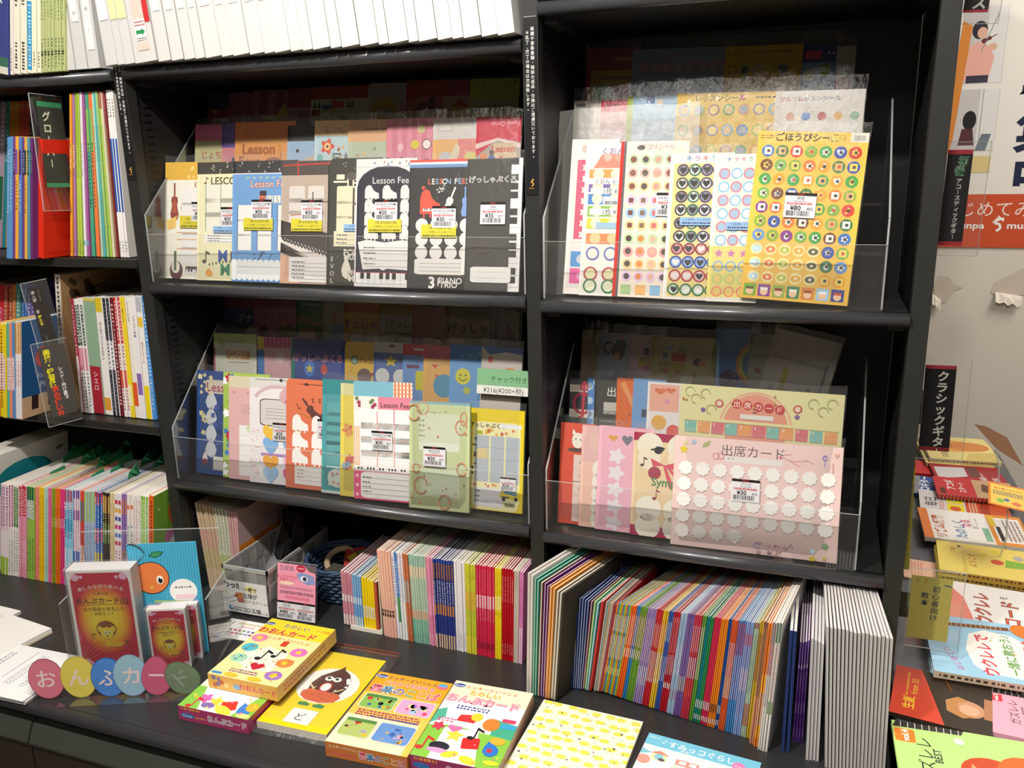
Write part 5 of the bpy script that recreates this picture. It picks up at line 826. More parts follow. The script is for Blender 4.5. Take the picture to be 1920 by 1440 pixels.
# ==== middle counter row
row(((637, 1070), (644, 1163), (706, 1093), (712, 1186)), D+.0025, [
    (658, 4, 'dusty pink booklets', sp('#cf8a9c', [(.42, .55, '#e4dcdc'), (.8, 1, '#e8e0d0')], [(.05, .4, '#a85a74')])),
    (676, 4, 'light blue booklets', sp('#6ea4d4', [(.42, .55, '#dce4ec'), (.8, 1, '#d8d8c8')], [(.05, .4, '#b4cce4')])),
    (700, 5, 'yellow booklets with white bands', sp('#f0d014', [(.55, .78, '#ece8dc')], [(.6, .75, '#777')])),
    (706, 1, 'brick red booklet', sp('#b4553c')),
], .2, 'left of the white bookend', ysp=.004)
row(((705, 1031), (720, 1192), (984, 1074), (981, 1246)), D, [
    (731, 5, 'peach songbooks with black hooks', sp('#eab4a0', [(.68, .71, '#3a302c'), (.72, .76, '#3a302c')], [(.1, .6, '#f4d8b4')])),
    (737, 1, 'pale songbook with blue writing', sp('#e4e0e4', [], [(.05, .6, '#5a5aa8')])),
    (743, 1, 'blue topped green based songbook', sp('#3f78c0', [(.5, .8, '#4a9038'), (.8, 1, '#e8e8d8')], [(.1, .45, '#c8d8f0')])),
    (753, 2, 'white songbooks with coloured writing', sp('#e6e8f0', [(.5, 1, '#e8ecdc')], [(.02, .25, '#d0487c'), (.25, .55, '#4870b8')])),
    (764, 2, 'rust orange songbooks', sp('#b86440', [(.3, .55, '#88a8b0')], [(.05, .9, '#d89a70')])),
    (796, 7, 'mint and teal songbooks', sp('#bccdb8', [(0, .12, '#7fb4a4'), (.12, .24, '#e8c4a8'), (.62, .72, '#dc9880'), (.72, .88, '#5cae98'), (.88, 1, '#4a9c8c')], [(.26, .6, '#6aa894')])),
    (810, 3, 'rose pink songbooks', sp('#e090ac', [(.65, .85, '#d0588c')], [(.03, .4, '#b86890'), (.5, .9, '#f0c4d4')])),
    (849, 8, 'navy and gold songbooks', sp('#2a3880', [(0, .04, '#2a4aa0'), (.04, .22, '#7a4a38'), (.5, .62, '#c8803c'), (.84, 1, '#dcb888')], [(.05, .2, '#c8905c'), (.24, .48, '#e8e4dc')])),
    (870, 4, 'plain white songbooks', sp('#e4dfe2', [], [(.8, .95, '#b0aab0')])),
    (891, 4, 'lime and yellow songbooks', sp('#d8cc3c', [(0, .15, '#c0c42c'), (.3, .5, '#e8a450'), (.5, .8, '#b8c438')], [(.1, .6, '#7a9c2c')], r='#5a8c2c')),
    (927, 7, 'crimson pink songbooks', sp('#cc2848', [(.32, .46, '#ecd0d4'), (.84, .92, '#8c1c34')], [(.04, .3, '#e87890'), (.34, .6, '#e898ac')])),
    (940, 3, 'yellow songbooks with brown writing', sp('#ecd41c', [(.3, .45, '#f0e49c')], [(.04, .3, '#8a6a1c'), (.48, .52, '#333')])),
    (964, 5, 'deep red songbooks', sp('#b00c1c', [], [(.08, .35, '#e8a0a0'), (.82, .92, '#e0b0a8')])),
    (974, 3, 'stone grey songbooks', sp('#c8bcac', [], [(.05, .2, '#9a8c7c')])),
    (982, 2, 'orchid pink songbooks', sp('#d880b8', [(.6, 1, '#e8d4e0')], [(.1, .5, '#a84888')])),
], .23, 'in the middle counter row', gap=.05)
def sunset(a): a.R(0, 0, 1, .40, '#c9a9aa'); a.R(0, .4, 1, .68, '#e0862c'); a.R(0, .68, .35, 1, '#b02c34')
row(((364, 943), (394, 1108), (445, 962), (456, 1125)), D, [
    (400, 6, 'cream and tan booklets', sp('#d8bc9c', [(.3, .5, '#d4948c'), (.5, .75, '#c0b078')], [(.1, .3, '#a88868')])),
    (425, 4, 'pale sage booklets', sp('#d4d4bc', [(.55, .8, '#a8b460')], [(.1, .5, '#8a9078')])),
    (445, 4, 'pink and crimson booklets', sp('#dcaaa8', [(.65, 1, '#b02c34')], [(.1, .5, '#b87c80')], r='#c9a9aa'), dict(cover=sunset)),
], .2, 'behind the grey basket', ysp=.05)
# bookends
def bookend(px, y0, y1, h, label):
    p = atz(px, D+.0004); B = empty('bookend', Matrix.Translation(p)); tag(B, label, 'bookend')
    mb = MB(); mb.box((-.001, 0, .0), (.001, y1-y0, h-.02), '#e6dfcc'); mb.box((-.001, .02, h-.02), (.001, y1-y0-.02, h), '#e6dfcc'); m_ = mat('cream_painted_steel', None, .4); mb.build('upright_plate', m_, B)
    mb = MB(); mb.box((-.078, .0, 0.0003), (-.001, y1-y0, .002), '#efe9d8'); mb.box((-.078, -.0015, 0.0003), (-.001, .0, .010), '#efe9d8'); mb.build('base_plate', m_, B)
BE = bookend((716.5, 1190), 0, .17, .165, 'cream metal bookend between the yellow booklets and the middle counter row')
# ==== right counter row
WH = lambda l, r='#eee': sp('#e8e2d6', l=l, r=r)
FO = dict(fore=True, page='#e4ddcb')
row(((988, 1079), (986, 1303), (1058, 1118), (1044, 1317)), D, [
    (1000, 2, 'white backed spine-inward songbooks', WH('#f0eae6', '#efe8e4'), dict(FO, dh=.004)),
    (1012, 2, 'emerald covered spine-inward songbooks', WH('#0f9a84', '#0f9a84'), FO),
    (1019, 1, 'brown covered spine-inward songbook', WH('#6a4630', '#6a4630'), FO),
    (1030, 2, 'purple covered spine-inward songbooks', WH('#6a1c7c', '#6a1c7c'), FO),
    (1042, 2, 'orange covered spine-inward songbooks', WH('#f0981c', '#f0981c'), FO),
    (1050, 1, 'taupe covered spine-inward songbook', WH('#8a7460', '#8a7460'), FO),
    (1054, 1, 'white covered spine-inward songbook', WH('#f0ece4', '#f0ece4'), FO),
    (1058, 1, 'black covered spine-inward songbook', WH('#1c1a1a', '#3a342c'), dict(FO, page='#8a7a64')),
], .21, 'in the right counter row', yaw=(-.27, -.255), gap=.1)
row(((1066, 1119), (1064, 1288), (1132, 1138), (1108, 1306)), D, [
    (1074, 2, 'black covered thin songbooks', WH('#161618', '#161618'), FO),
    (1106, 6, 'navy covered thin songbooks', WH('#1c3f8c', '#1c3f8c'), FO),
    (1112, 1, 'maroon covered thin songbook', WH('#7a1c44', '#7a1c44'), FO),
    (1118, 1, 'lime covered thin songbook', WH('#9cd07c', '#9cd07c'), FO),
    (1125, 1, 'turquoise covered thin songbook', WH('#4ab4c4', '#4ab4c4'), FO),
    (1132, 1, 'broad red songbook', sp('#c83a34', [], [], r='#c83a34'), dict(dh=.004)),
], .2, 'in the right counter row', yaw=(-.25, -.235), gap=.08, ysp=-.068)
row(((1136, 1134), (1113, 1297), (1157, 1141), (1127, 1303)), D, [
    (1150, 4, 'cream leaved songbooks', WH(['#e8e4dc', '#5ab0c8', '#e8a030', '#e8e4dc'], '#e8e4dc'), FO), (1157, 2, 'ruby covered songbooks', WH('#c8344c', '#c8344c'), FO)], .2, 'in the right counter row', yaw=(-.225, -.215), ysp=-.066)
mixd = lambda c: ((.03, .28, c), (.3, .55, c))
row(((1157, 1138), (1127, 1302), (1471, 1175), (1444, 1398)), D, [
    (1184, 9, 'orange and blue banded thin songbooks', sp(['#e8902c', '#3f86c4', '#a4c43c'], [(.12, .3, '#ece6d8'), (.34, .6, '#e4ded0'), (.7, .78, '#dcd88c')], [(.1, .62, '#23284c')])),
    (1195, 3, 'tangerine thin songbooks', sp('#e8641c', [(.1, .42, '#e4b4a4'), (.45, .55, '#e8dcd0')], [(.05, .55, '#d8785c')])),
    (1202, 2, 'cerulean thin songbooks', sp('#2c7cc0', [(.1, .42, '#e4b4a4'), (.45, .55, '#e8dcd0')], [(.05, .55, '#d8785c')])),
    (1215, 4, 'grass green thin songbooks', sp('#6a9c34', [(.1, .42, '#e0bcac'), (.45, .55, '#e8dcd0')], [(.05, .55, '#c8684c')])),
    (1232, 5, 'lilac grey thin songbooks', sp('#a088bc', [(.1, .55, '#c8a8c4'), (.6, .8, '#d4d8e4')], [(.05, .8, '#7a5a9c')])),
    (1244, 4, 'scarlet thin songbooks', sp('#c42430', [(.03, .12, '#d8343c'), (.14, .38, '#e4a498'), (.42, .6, '#d4d0cc'), (.6, .74, '#dcc4bc')], [(.1, .7, '#b84a4c')])),
    (1255, 3, 'gold thin songbooks', sp('#dcb42c', [(.14, .38, '#e8b490'), (.42, .6, '#ccd4d4'), (.6, .74, '#e4dcb8')], [(.1, .7, '#d8643c')])),
    (1264, 3, 'royal blue thin songbooks', sp('#3c58a8', [(.1, .3, '#b8c0d8'), (.45, .7, '#b8b0d0')], [(.05, .6, '#5a6ab0')])),
    (1277, 4, 'cherry red thin songbooks', sp('#b81c2c', [(.05, .4, '#dc7880'), (.42, .62, '#c8a8b8'), (.7, .76, '#e8dccc')], [(.1, .7, '#8c2438')])),
    (1290, 4, 'ice blue thin songbooks', sp('#a8c0d8', [(.3, .6, '#d4ccd8'), (.75, .85, '#b88890')], [(.05, .85, '#6a80b8')])),
    (1303, 4, 'violet thin songbooks', sp('#7c5ca0', [(.6, .75, '#c8c4b4')], [(.05, .6, '#b0a0c8')])),
    (1318, 4, 'rose red thin songbooks', sp('#c4384c', [(.1, .35, '#dca0a8'), (.4, .6, '#c8c8d8'), (.62, .78, '#d85038')], [(.1, .7, '#a83c58')])),
    (1326, 2, 'leaf green thin songbooks', sp('#5c9434', [(.1, .6, '#c4ccb4')], [(.1, .6, '#9c4c4c')])),
    (1333, 2, 'deep teal solid thin songbooks', sp('#127c80', [(.78, .86, '#d8dcd8'), (.92, .97, '#d8dcd8')], [])),
    (1340, 2, 'solid green thin songbooks', sp('#2c8448', [(.78, .86, '#d8dcd8'), (.92, .97, '#d8dcd8')], [])),
    (1353, 4, 'solid raspberry thin songbooks', sp('#d0284c', [(.78, .86, '#d8d4d8'), (.92, .97, '#e8dce0')], [])),
    (1367, 4, 'solid orange thin songbooks', sp('#e8841c', [(.78, .86, '#3a3430'), (.92, .97, '#e8dcd0')], [])),
    (1373, 2, 'solid cobalt thin songbooks', sp('#1c4c98', [(.78, .86, '#d8d4d8'), (.92, .97, '#e8dce0')], [])),
    (1385, 4, 'coral and white thin songbooks', sp('#e06030', [(.2, .5, '#d8c0c8'), (.5, .7, '#d4dcc8')], [(.05, .8, '#b83c2c')])),
    (1400, 4, 'blue footed thin songbooks', sp('#4888c4', [(.02, .3, '#c84858'), (.3, .7, '#b8b0d4')], [(.05, .7, '#6a4aa0')])),
    (1415, 4, 'periwinkle thin songbooks', sp('#8ca8d8', [(.1, .2, '#d85060'), (.4, .6, '#e0d0dc')], [(.05, .8, '#c85878')])),
    (1425, 3, 'pale green and red thin songbooks', sp('#b4c8b0', [(.0, .05, '#a83038'), (.7, .9, '#c83c34')], [(.1, .6, '#4a7a70')])),
    (1434, 2, 'ochre thin songbooks', sp('#c8a42c', [(.1, .5, '#8a3c34')], [(.1, .5, '#d8b478')]), dict(dh=.004)),
    (1443, 2, 'salmon brown thin songbooks', sp('#c8886c', [(.0, .6, '#4c4440')], [(.05, .6, '#dcb04c')]), dict(dh=.010, dy=-.012)),
    (1452, 2, 'yellow footed orange thin songbooks', sp('#e88430', [(.4, .55, '#ecb42c'), (.55, .82, '#b4b0a0'), (.82, .92, '#e8bc34')], [(.05, .4, '#b83428')]), dict(dh=.012, dy=-.016)),
    (1460, 2, 'maroon topped thin songbooks', sp('#e8e0d8', [(0, .16, '#5c1420'), (.16, .4, '#c0343c'), (.45, .65, '#d8d0d8')], [(.05, .65, '#4a3a74')]), dict(dh=.016, dy=-.02)),
    (1471, 2, 'green topped thin songbooks', sp('#e8e2da', [(0, .15, '#1c5c3c'), (.6, .7, '#5c8c3c')], [(.16, .6, '#b83c48')]), dict(dh=.016, dy=-.022)),
], .225, 'in the right counter row', gap=.04, dj=.001, yaw=(-.205, 0))
row(((1480, 1184), (1463, 1404), (1495, 1186), (1482, 1408)), D, [(1495, 2, 'thick navy notebooks', sp('#26386c', r='#26386c'))], .23, 'in the right counter row', name='notebook', cat='notebook', ysp=-.125)
row(((1499, 1206), (1485, 1382), (1520, 1203), (1508, 1376)), D, [(1519, 4, 'purple spiral notebooks', sp('#5c3088', [(0, .22, '#8c68ac'), (.22, .26, '#c8b4d4'), (.6, .7, '#7c54a4'), (.85, .95, '#7c54a4')], [(.3, .5, '#b49ccc'), (.6, .7, '#b49ccc')]))], .2, 'in the right counter row', name='notebook', cat='notebook', gap=.15, ysp=-.092)
row(((1520, 1196), (1511, 1408), (1546, 1210), (1536, 1421)), D, [(1546, 4, 'thin white music folders', sp('#d8d4d4', l='#cfccd0', r='#cfccd0'), dict(fore=True, page='#e2dede'))], .24, 'in the right counter row', name='music_folder', cat='folder', gap=.2, ysp=-.135)
row(((1548, 1176), (1546, 1437), (1676, 1199), (1659, 1463)), D, [(1676, 17, 'tall white music folders', sp('#dcd8d6', l='#d4d0d0', r='#d8d4d2'), dict(fore=True, page='#ddd6d2'))], .26, 'at the right end', name='music_folder', cat='folder', gap=.08, ysp=-.148, yaw=(.03, .1))
# ==== left shelving bay, upper shelf
row(((12, 258), (10, 483), (60, 259), (61, 487)), A1+.001, [
    (24, 2, 'blue recorder booklets', sp('#5a94c8', [], [(.1, .6, '#b8d0e4')])), (29, 1, 'violet booklet beside the blue recorder booklets', sp('#7c3c8c', [(.1, .3, '#4a2450')], [(.12, .28, '#c8a0c8')])),
    (35, 1, 'amber booklet', sp('#f0b040', [(.1, .3, '#8a5a9c')], [(.35, .6, '#8a6a2c')])), (41, 1, 'steel blue booklet', sp('#5a80c4', [(.1, .3, '#5a2c60')], [(.35, .6, '#c8d4e8')])), (46, 1, 'plum booklet', sp('#7c3c7c', [(.1, .3, '#4a2450')], [(.12, .28, '#c8a0c8')])),
    (51, 1, 'second amber booklet from left', sp('#e8b048', [(.1, .3, '#1c4a50')], [(.35, .6, '#8a6a2c')])), (56, 1, 'slate teal booklet', sp('#5c90a4', [(.1, .3, '#1c4a50')], [(.12, .28, '#a8c8c8')])), (60, 1, 'dark purple booklet', sp('#6c3070', [(.1, .3, '#1c3c48')], [(.12, .28, '#a8c8c8')]))],
    .2, 'on the left upper shelf', name='booklet', ysp=-.05)
def redcover(a): a.R(0, 0, 1, 1, '#dc2c14'); a.D(.1, .955, .5, .965, 1, '#8a1c10')
row(((64, 261), (66, 489), (80, 262), (83, 487)), A1+.001, [(80, 1, 'bright red method book behind the glove green sign', sp('#e03018', r='#dc2c14'), dict(cover=redcover))], .2, 'on the left upper shelf', name='method_book', ysp=-.035)
row(((130, 176), (131, 481), (194, 171), (222, 482)), A1+.001, [
    (139, 2, 'orange and mauve tall songbooks', sp(['#f0a030', '#b078a8'], [(.3, .45, '#f0c884')], [(.3, .5, '#6a4a3a'), (.9, .98, '#5a3a3a')])),
    (148, 2, 'lime tall songbooks', sp('#b4cc50', [(.0, .3, '#98b83c')], [(.3, .5, '#5a7a2c'), (.9, .98, '#5a6a3a')])), (157, 2, 'white and orchid tall songbooks', sp(['#eae4ec', '#a85a98'], [(.9, .93, '#48b0c4')], [(.3, .5, '#9a8a98')])),
    (170, 2, 'jade and orange tall songbooks', sp(['#4ca484', '#ec7c40'], [(.1, .35, '#88bc60')], [(.3, .7, '#3a5a4a')])), (182, 3, 'pale aqua tall songbooks', sp(['#b8d8c0', '#58b0b4', '#a4c878'], [], [(.2, .4, '#4a8a8c'), (.6, .95, '#6a8a5c')])), (194, 3, 'spring green tall songbooks', sp(['#a8c84c', '#e4d8b8', '#8c3c3c'], [(.0, .1, '#a84a54')], [(.2, .9, '#8ab05c')]))],
    .21, 'on the left upper shelf', ysp=.022)
def ivory(a): a.R(0, 0, 1, 1, '#e4dfd6'); a.R(.05, .03, .6, .07, '#a89870'); a.R(.2, .58, 1, .96, '#7a9478'); a.arc(.75, .42, .25, 60, 300, .02, '#2c7c5c'); a.arc(.75, .42, .25, 300, 420, .02, '#2c7c5c'); a.G(CIRC, 4, 6, .3, .63, .9, .92, .008, '#5a745a')
row(((196, 170), (224, 484), (212, 169), (244, 484)), A1+.001, [(212, 3, 'white spined songbooks with ink bars', sp('#efebe6', [(.28, .72, ['#2c58a8', '#b0388c', '#1f7c5c'][0])], [(.05, .15, '#555'), (.9, .97, '#777')], r='#e4dfd6'), dict(cover=ivory))], .2, 'on the left upper shelf', ysp=.022)
row(((-8, 192), (-16, 470), (64, 190), (56, 470)), A1+.001, [
    (12, 2, 'dusky lilac tall songbooks', sp('#b09cb0', [(.5, .8, '#2c6a4c')], [(.05, .3, '#e8e0e8')])), (19, 1, 'teal tall songbook behind the small booklets', sp('#2c8c94', [], [(.1, .4, '#a8d0d0')])),
    (37, 4, 'amber tall songbooks behind the small booklets', sp('#dc9024', [(.02, .05, '#e8b050')], [(.08, .3, '#a8641c')])), (57, 4, 'coral tall songbooks behind the small booklets', sp('#dc5a40', [(.02, .05, '#e88a6c')], [(.08, .3, '#a8301c')])), (64, 1, 'black tall songbook behind the small booklets', sp('#2a2628', [(0, .08, '#8a98c8')], [(.1, .3, '#8a8488')]))],
    .1, 'left upper shelf', dj=.001, ysp=.17)
# ==== left shelving bay, lower shelf
def bluecov(a): a.R(0, 0, 1, .86, '#1f5a94'); a.C(.5, .40, .22, '#c83438', 1.0); a.T_('2', .5, .40, .3, '#c8d0dc', bold=.02); a.T_('for', .4, .58, .14, '#b8c4d4'); a.T_('Piano', .55, .68, .16, '#b8c4d4', bold=.01); a.R(0, .78, 1, 1, '#d8b48c'); a.R(.2, .78, .34, .93, '#3a2420'); a.R(.55, .78, .69, .93, '#3a2420')
row(((-26, 612), (-22, 790), (40, 604), (44, 800)), B1+.001, [
    (6, 4, 'red yellow thin piano books', sp(['#d83c2c', '#ecd020'], [(.3, .7, '#f0dcd8')], [(.05, .9, '#b84a2c')])), (16, 2, 'yellow and aqua thin piano books', sp(['#ecd428', '#4ab8ac'], [(.35, .7, '#f0e4e4')], [(.35, .7, '#d86a7c')])), (27, 2, 'salmon and blue thin piano books', sp(['#f08c6c', '#5a8cc4'], [(.35, .7, '#f4e8e8')], [(.35, .7, '#d86a7c')])), (40, 3, 'orange topped thin piano books', sp('#e8e2e4', [(0, .32, '#e8a01c')], [(.03, .3, '#6a4a14'), (.4, .65, '#d86a7c')], r='#1f5a94'), dict(cover=bluecov))],
    .135, 'on the left lower shelf', name='piano_book', ysp=-.05)
row(((-12, 536), (-10, 780), (66, 533), (72, 772)), B1+.001, [
    (8, 1, 'crimson tall piano book', sp('#c82c34', [(.2, .5, '#d8506c')], [(.2, .5, '#e8c8d0')])), (24, 2, 'rust tall piano books', sp('#b8503c', [], [(.05, .5, '#e8b8a0')])), (30, 1, 'orange brown tall piano book', sp('#d8782c', [], [(.1, .5, '#f0c890')])), (40, 1, 'green blue tall piano book', sp('#58a098', [], [(.1, .5, '#d8e8e0')])), (50, 2, 'azure tall piano books', sp('#3878c4', [], [(.05, .5, '#c8dcf0')])), (66, 2, 'violet blue tall piano books', sp('#5c50a4', [], [(.05, .5, '#c8c0e8')]))],
    .16, 'on the left lower shelf', name='piano_book', ysp=.10)
def kraft(a): a.R(0, 0, 1, 1, '#a8845c'); a.speck(18, .1, .05, .4, .2, .02, .04, ['#5a4430']); a.L(.35, .13, .95, .02, .012, '#4a3828'); a.R(.4, .12, 1, .16, '#8f7a66')
row(((102, 516), (118, 775), (114, 515), (129, 774)), B1+.001, [(114, 1, 'broad kraft brown album with white spine', sp('#c4b49c', [(0, .3, '#d8d0c4'), (.3, .6, '#a8a098')], [(.02, .95, '#6a6258')], r='#a8845c'), dict(cover=kraft, d=.26))], .2, 'on the left lower shelf', name='album', ysp=.03)
def siel(a): pass
row(((131, 562), (152, 775), (272, 556), (294, 786)), B1+.001, [
    (137, 1, 'claret slim music book', sp('#a83048', [(.5, 1, '#e8dcdc')], [(.05, .9, '#e8c0c8')])),
    (154, 3, 'white music books with coloured tops', sp('#efeae8', [(.05, .4, ['#6a9a44', '#2c4c34', '#b83c3c'][1]), (.42, .62, '#e08a9c')], [(.06, .38, '#e8f0e8'), (.64, .95, '#555')])),
    (176, 1, 'thick sage and red music book', sp('#8fae90', [(.58, 1, '#a82434'), (.0, .02, '#e0c44c')], [], [('シエロ', .62, .5, '#e8c8c8')])),
    (190, 1, 'white music book with yellow corner', sp('#eee8e4', [(0, .12, '#d8c02c'), (.85, .96, '#e09a3c')], [], [('はじめてコンフォルマン', .2, .42, '#5a5450')])),
    (204, 2, 'black and white lettered music books', sp('#e8e4e4', [(0, .35, '#22242c'), (.6, 1, '#2a2c38')], [(.03, .97, '#6a6a78')])),
    (212, 1, 'dark cherry music book', sp('#6c1c24', [], [(.05, .9, '#d8b0a8')])),
    (224, 2, 'red topped white music books', sp('#efe6e2', [(0, .38, '#d02c34'), (.6, .75, '#e8603c')], [(.03, .35, '#f4dcd8'), (.4, .95, '#a84a3c')])),
    (232, 1, 'canary yellow music book', sp('#f0d430', [(.72, .9, '#f4e8b8')], [], [('ピアノ・練習ガイドブック', .03, .42, '#3a3424')])),
    (242, 1, 'ivory music book with orange foot', sp('#ece6da', [(.7, .9, '#e0582c')], [], [('ピアニストのための', .04, .40, '#6a6468')])),
    (253, 1, 'white music book with plum lettering', sp('#eeeaea', [(.62, .8, '#8c6ab0')], [], [('ピアニスト手帖', .15, .5, '#6a4a74')])),
    (264, 1, 'white and yellow music book with pink lettering', sp('#efece6', [(.0, .12, '#b8b8bc'), (.16, .24, '#e8c044'), (.72, 1, '#ecd41c')], [], [('体内メトロノーム', .36, .44, '#c8344c')])),
    (272, 1, 'bright azure music book at the right end', sp('#4a90d8', [], [(.05, .9, '#b8d8f0')]))],
    .2, 'on the left lower shelf', name='music_book', gap=.06, ysp=.04)
# ==== top shelf
row(((-20, -60), (-14, 146), (18, -62), (19, 143)), T2+.002, [(18, 1, 'navy music book with white lettering', sp('#3c4684', [(.84, .93, '#3c6a58'), (.93, 1, '#d4d4c4')], [], [('ギター', .1, .62, '#c8ccd4')]))], .22, 'at the left end of the top shelf', name='music_book', ysp=-.02)
row(((18, -60), (19, 141), (118, -66), (121, 131)), T2+.002, [
    (24, 1, 'pale pink music score', sp('#e6dcd8', [], [(.75, .95, '#8a7a78')])), (49, 2, 'ivory music scores', sp('#e8e2d0', [], [(.2, .35, '#6a645c'), (.7, .95, '#5a544c')])), (60, 1, 'ivory music score with a blue strip', sp('#e8e4cc', [(.32, .97, '#2c94c8')], [(.35, .95, '#bfe0f0')])), (74, 2, 'cream music scores', sp('#eae6cc', [], [(.8, .95, '#8a846c')])),
    (118, 7, 'pale olive music scores', sp('#b4bc82', [(.80, .815, '#2a2c22'), (.825, .84, '#2a2c22')], [(.2, .5, '#8a9260'), (.68, .95, '#6a7248')]))],
    .22, 'on the top shelf', name='music_score', ysp=-.02)
# clear file cases on the top shelf
CASES = [(121, 142, 131, 0, '1 29', 0), (142, 165, 129, 0, '30 59', 0), (165, 188, 127, 0, '79 80', 0), (198, 222, 123.5, .11, 'p', 1), (221, 236, 122.8, .12, 'y', 0), (234, 254, 122, .12, 'y', 0), (252, 297, 119, .13, 'red', 1),
         (297, 322, 118, .14, '19', 0), (322, 346, 117.5, .15, '59', 0), (346, 368, 117, .155, '39', 0), (367, 386, 116, .16, '79', 0), (385, 418, 113, .17, '99', 0), (416, 440, 112.5, .175, '119', 0), (437, 470, 110, .18, '139', 0), (468, 498, 107, .185, '149', 0), (496, 518, 107, .19, '169', 0), (515, 547, 104, .19, '', 0), (545, 570, 104, .195, '', 0), (568, 588, 102, .195, '', 0), (586, 622, 98, .2, '', 0), (620, 642, 95, .2, '', 0), (640, 676, 92, .2, '', 0), (674, 712, 89, .2, '', 0), (710, 730, 87, .2, '', 0), (728, 768, 84, .2, '', 0), (766, 786, 83, .2, '', 0), (784, 822, 80, .2, '', 0), (820, 850, 80, .2, '', 0), (848, 870, 79, .2, '', 0), (868, 904, 76, .2, '', 0), (902, 936, 73, .2, 'w', 0), (932, 967, 70, .2, 'w', 0)]
TAGTXT = {'p': 'white tag with pink writing', 'y': 'pale yellow tag', 'red': 'red and pink label strips', 'w': 'blank white tag', '': 'no tag'}
def case(i, x0, x1, yb, lean, tg, big):
    z = T2+.0035
    a, b = atz((x0, yb+(1.2 if i > 2 else 0)), z), atz((x1, yb-1.6), z)
    y = -.030 if i > 2 else -.012
    a, b = hit((x0, yb), (0, y, 0), (0, 1, 0)), hit((x1, yb-2), (0, y, 0), (0, 1, 0))
    t = (b.x-a.x)*.9; o_ = Vector(((a.x+b.x)/2, y, z)); h, d = .31, .25; lean = lean*.55
    up = Vector((-math.sin(lean), 0, math.cos(lean))); x = Vector((math.cos(lean), 0, math.sin(lean)))
    t *= math.cos(lean)
    M = frame(o_+Vector((0, 0, t/2*math.sin(lean)+.001)), x, Vector((0, 1, 0)), up)
    mb = MB(); mb.box((-t/2, 0, 0), (t/2, .0012, h), '#fff'); mb.box((-t/2, .0012, 0), (-t/2+.001, d, h), '#fff'); mb.box((t/2-.001, .0012, 0), (t/2, d, h), '#fff'); mb.box((-t/2+.001, .0012, 0), (t/2-.001, d, .0012), '#fff')
    o = mb.build('file_case', M_FROST, None, M)
    sh = MB(); k = 3
    for j in range(k):
        q0, q1 = -t/2+.0016+(t-.0032)*j/k, -t/2+.0016+(t-.0032)*(j+1)/k-.0004
        sh.box((q0, .003+RNG.uniform(0, .004), .002), (q1, d-.004, h-.006), RNG.choice(('#e8e4de', '#e2ded8', '#ece9e4', '#e4e0e0')))
    sh.build('sheet_stack', M_PAPER, o)
    T = lambda zz: frame(Vector((0, -.0004, zz)), Vector((1, 0, 0)), Vector((0, 0, 1)), Vector((0, -1, 0)))
    def tagplate(zb, w_, h_, col, art, nm='index_tag'): plate(nm, T(zb), w_, h_, .0005, col, art, parent=o)
    if tg in ('1 29', '30 59', '79 80'):
        A_, B_ = tg.split()
        if tg == '79 80':
            tagplate(.140, t*.62, .085, '#e9e6e4', lambda a: (a.T_('S', .5, .25, .5, '#333', sq=.5), a.T_('79', .5, .78, .5, '#333', sq=.8)))
            tagplate(.036, t*.62, .098, '#e9e6e4', lambda a: (a.T_('80', .5, .2, .5, '#333', sq=.8), a.T_('S', .5, .6, .5, '#333', sq=.5)))
        else: tagplate(.092, t*.62, .1, '#e9e6e4', lambda a: (a.T_(A_, .5, .2, .5, '#333', sq=.8), a.T_('S', .5, .5, .5, '#333', sq=.5), a.T_(B_, .5, .84, .5, '#333', sq=.8)))
    elif tg == 'p': tagplate(.085, t*.75, .17, '#e6e2ea', lambda a: a.V('打楽器曲特集', .5, .42, .42, '#b0506c', 1.0))
    elif tg == 'y': tagplate(.085, t*.85, .17, '#e8e3a4', lambda a: a.D(.1, .6, .8, .8, 3, '#5a5434'))
    elif tg == 'red':
        tagplate(.022, t*.52, .24, '#e2c0b4', lambda a: (a.V('ピース', .45, .36, .42, '#2a2424', 1.15), a.R(0, .76, 1, .94, '#e8e0dc'), a.D(.05, .77, .95, .82, 2, '#a03c4c'), a.P([(.1, .845), (.6, .845), (.6, .83), (.9, .86), (.6, .89), (.6, .875), (.1, .875)], '#2c8c50'), a.D(.05, .9, .95, .935, 2, '#444')))
        plate('red_label_strip', T(.072) @ Matrix.Translation((t*.37, 0, 0)), t*.24, .19, .0005, '#c03030', lambda a: a.V('はこちらをご利用ください', .5, .1, .5, '#e8c8c0', 1.05), parent=o)
    elif tg == 'w': tagplate(.088, t*.62, .12, '#efecea', None)
    elif tg: tagplate(.092, t*.58, .1, '#eae8e6', lambda a: a.T_(tg, .5, .8, .48, '#333', sq=.62))
    if tg[:1].isdigit(): lb = f'frosted file case with number tag ending {tg.split()[-1]} on the top shelf' if i > 2 else f'upright frosted file case tagged {tg.replace(" ", " to ")} on the top shelf'
    elif tg == '': lb = f'untagged frosted file case, {ORD[i-15]} after the case tagged 169, top shelf'
    elif tg in 'yw': lb = f'frosted file case with {TAGTXT[tg]}, {"left" if i in (4, 30) else "right"} of the pair, top shelf'
    else: lb = f'frosted file case with {TAGTXT[tg]} on the top shelf'
    tag(o, lb, 'file case', 'frosted sheet music cases on the top shelf')
for i, q in enumerate(CASES): case(i, *q)
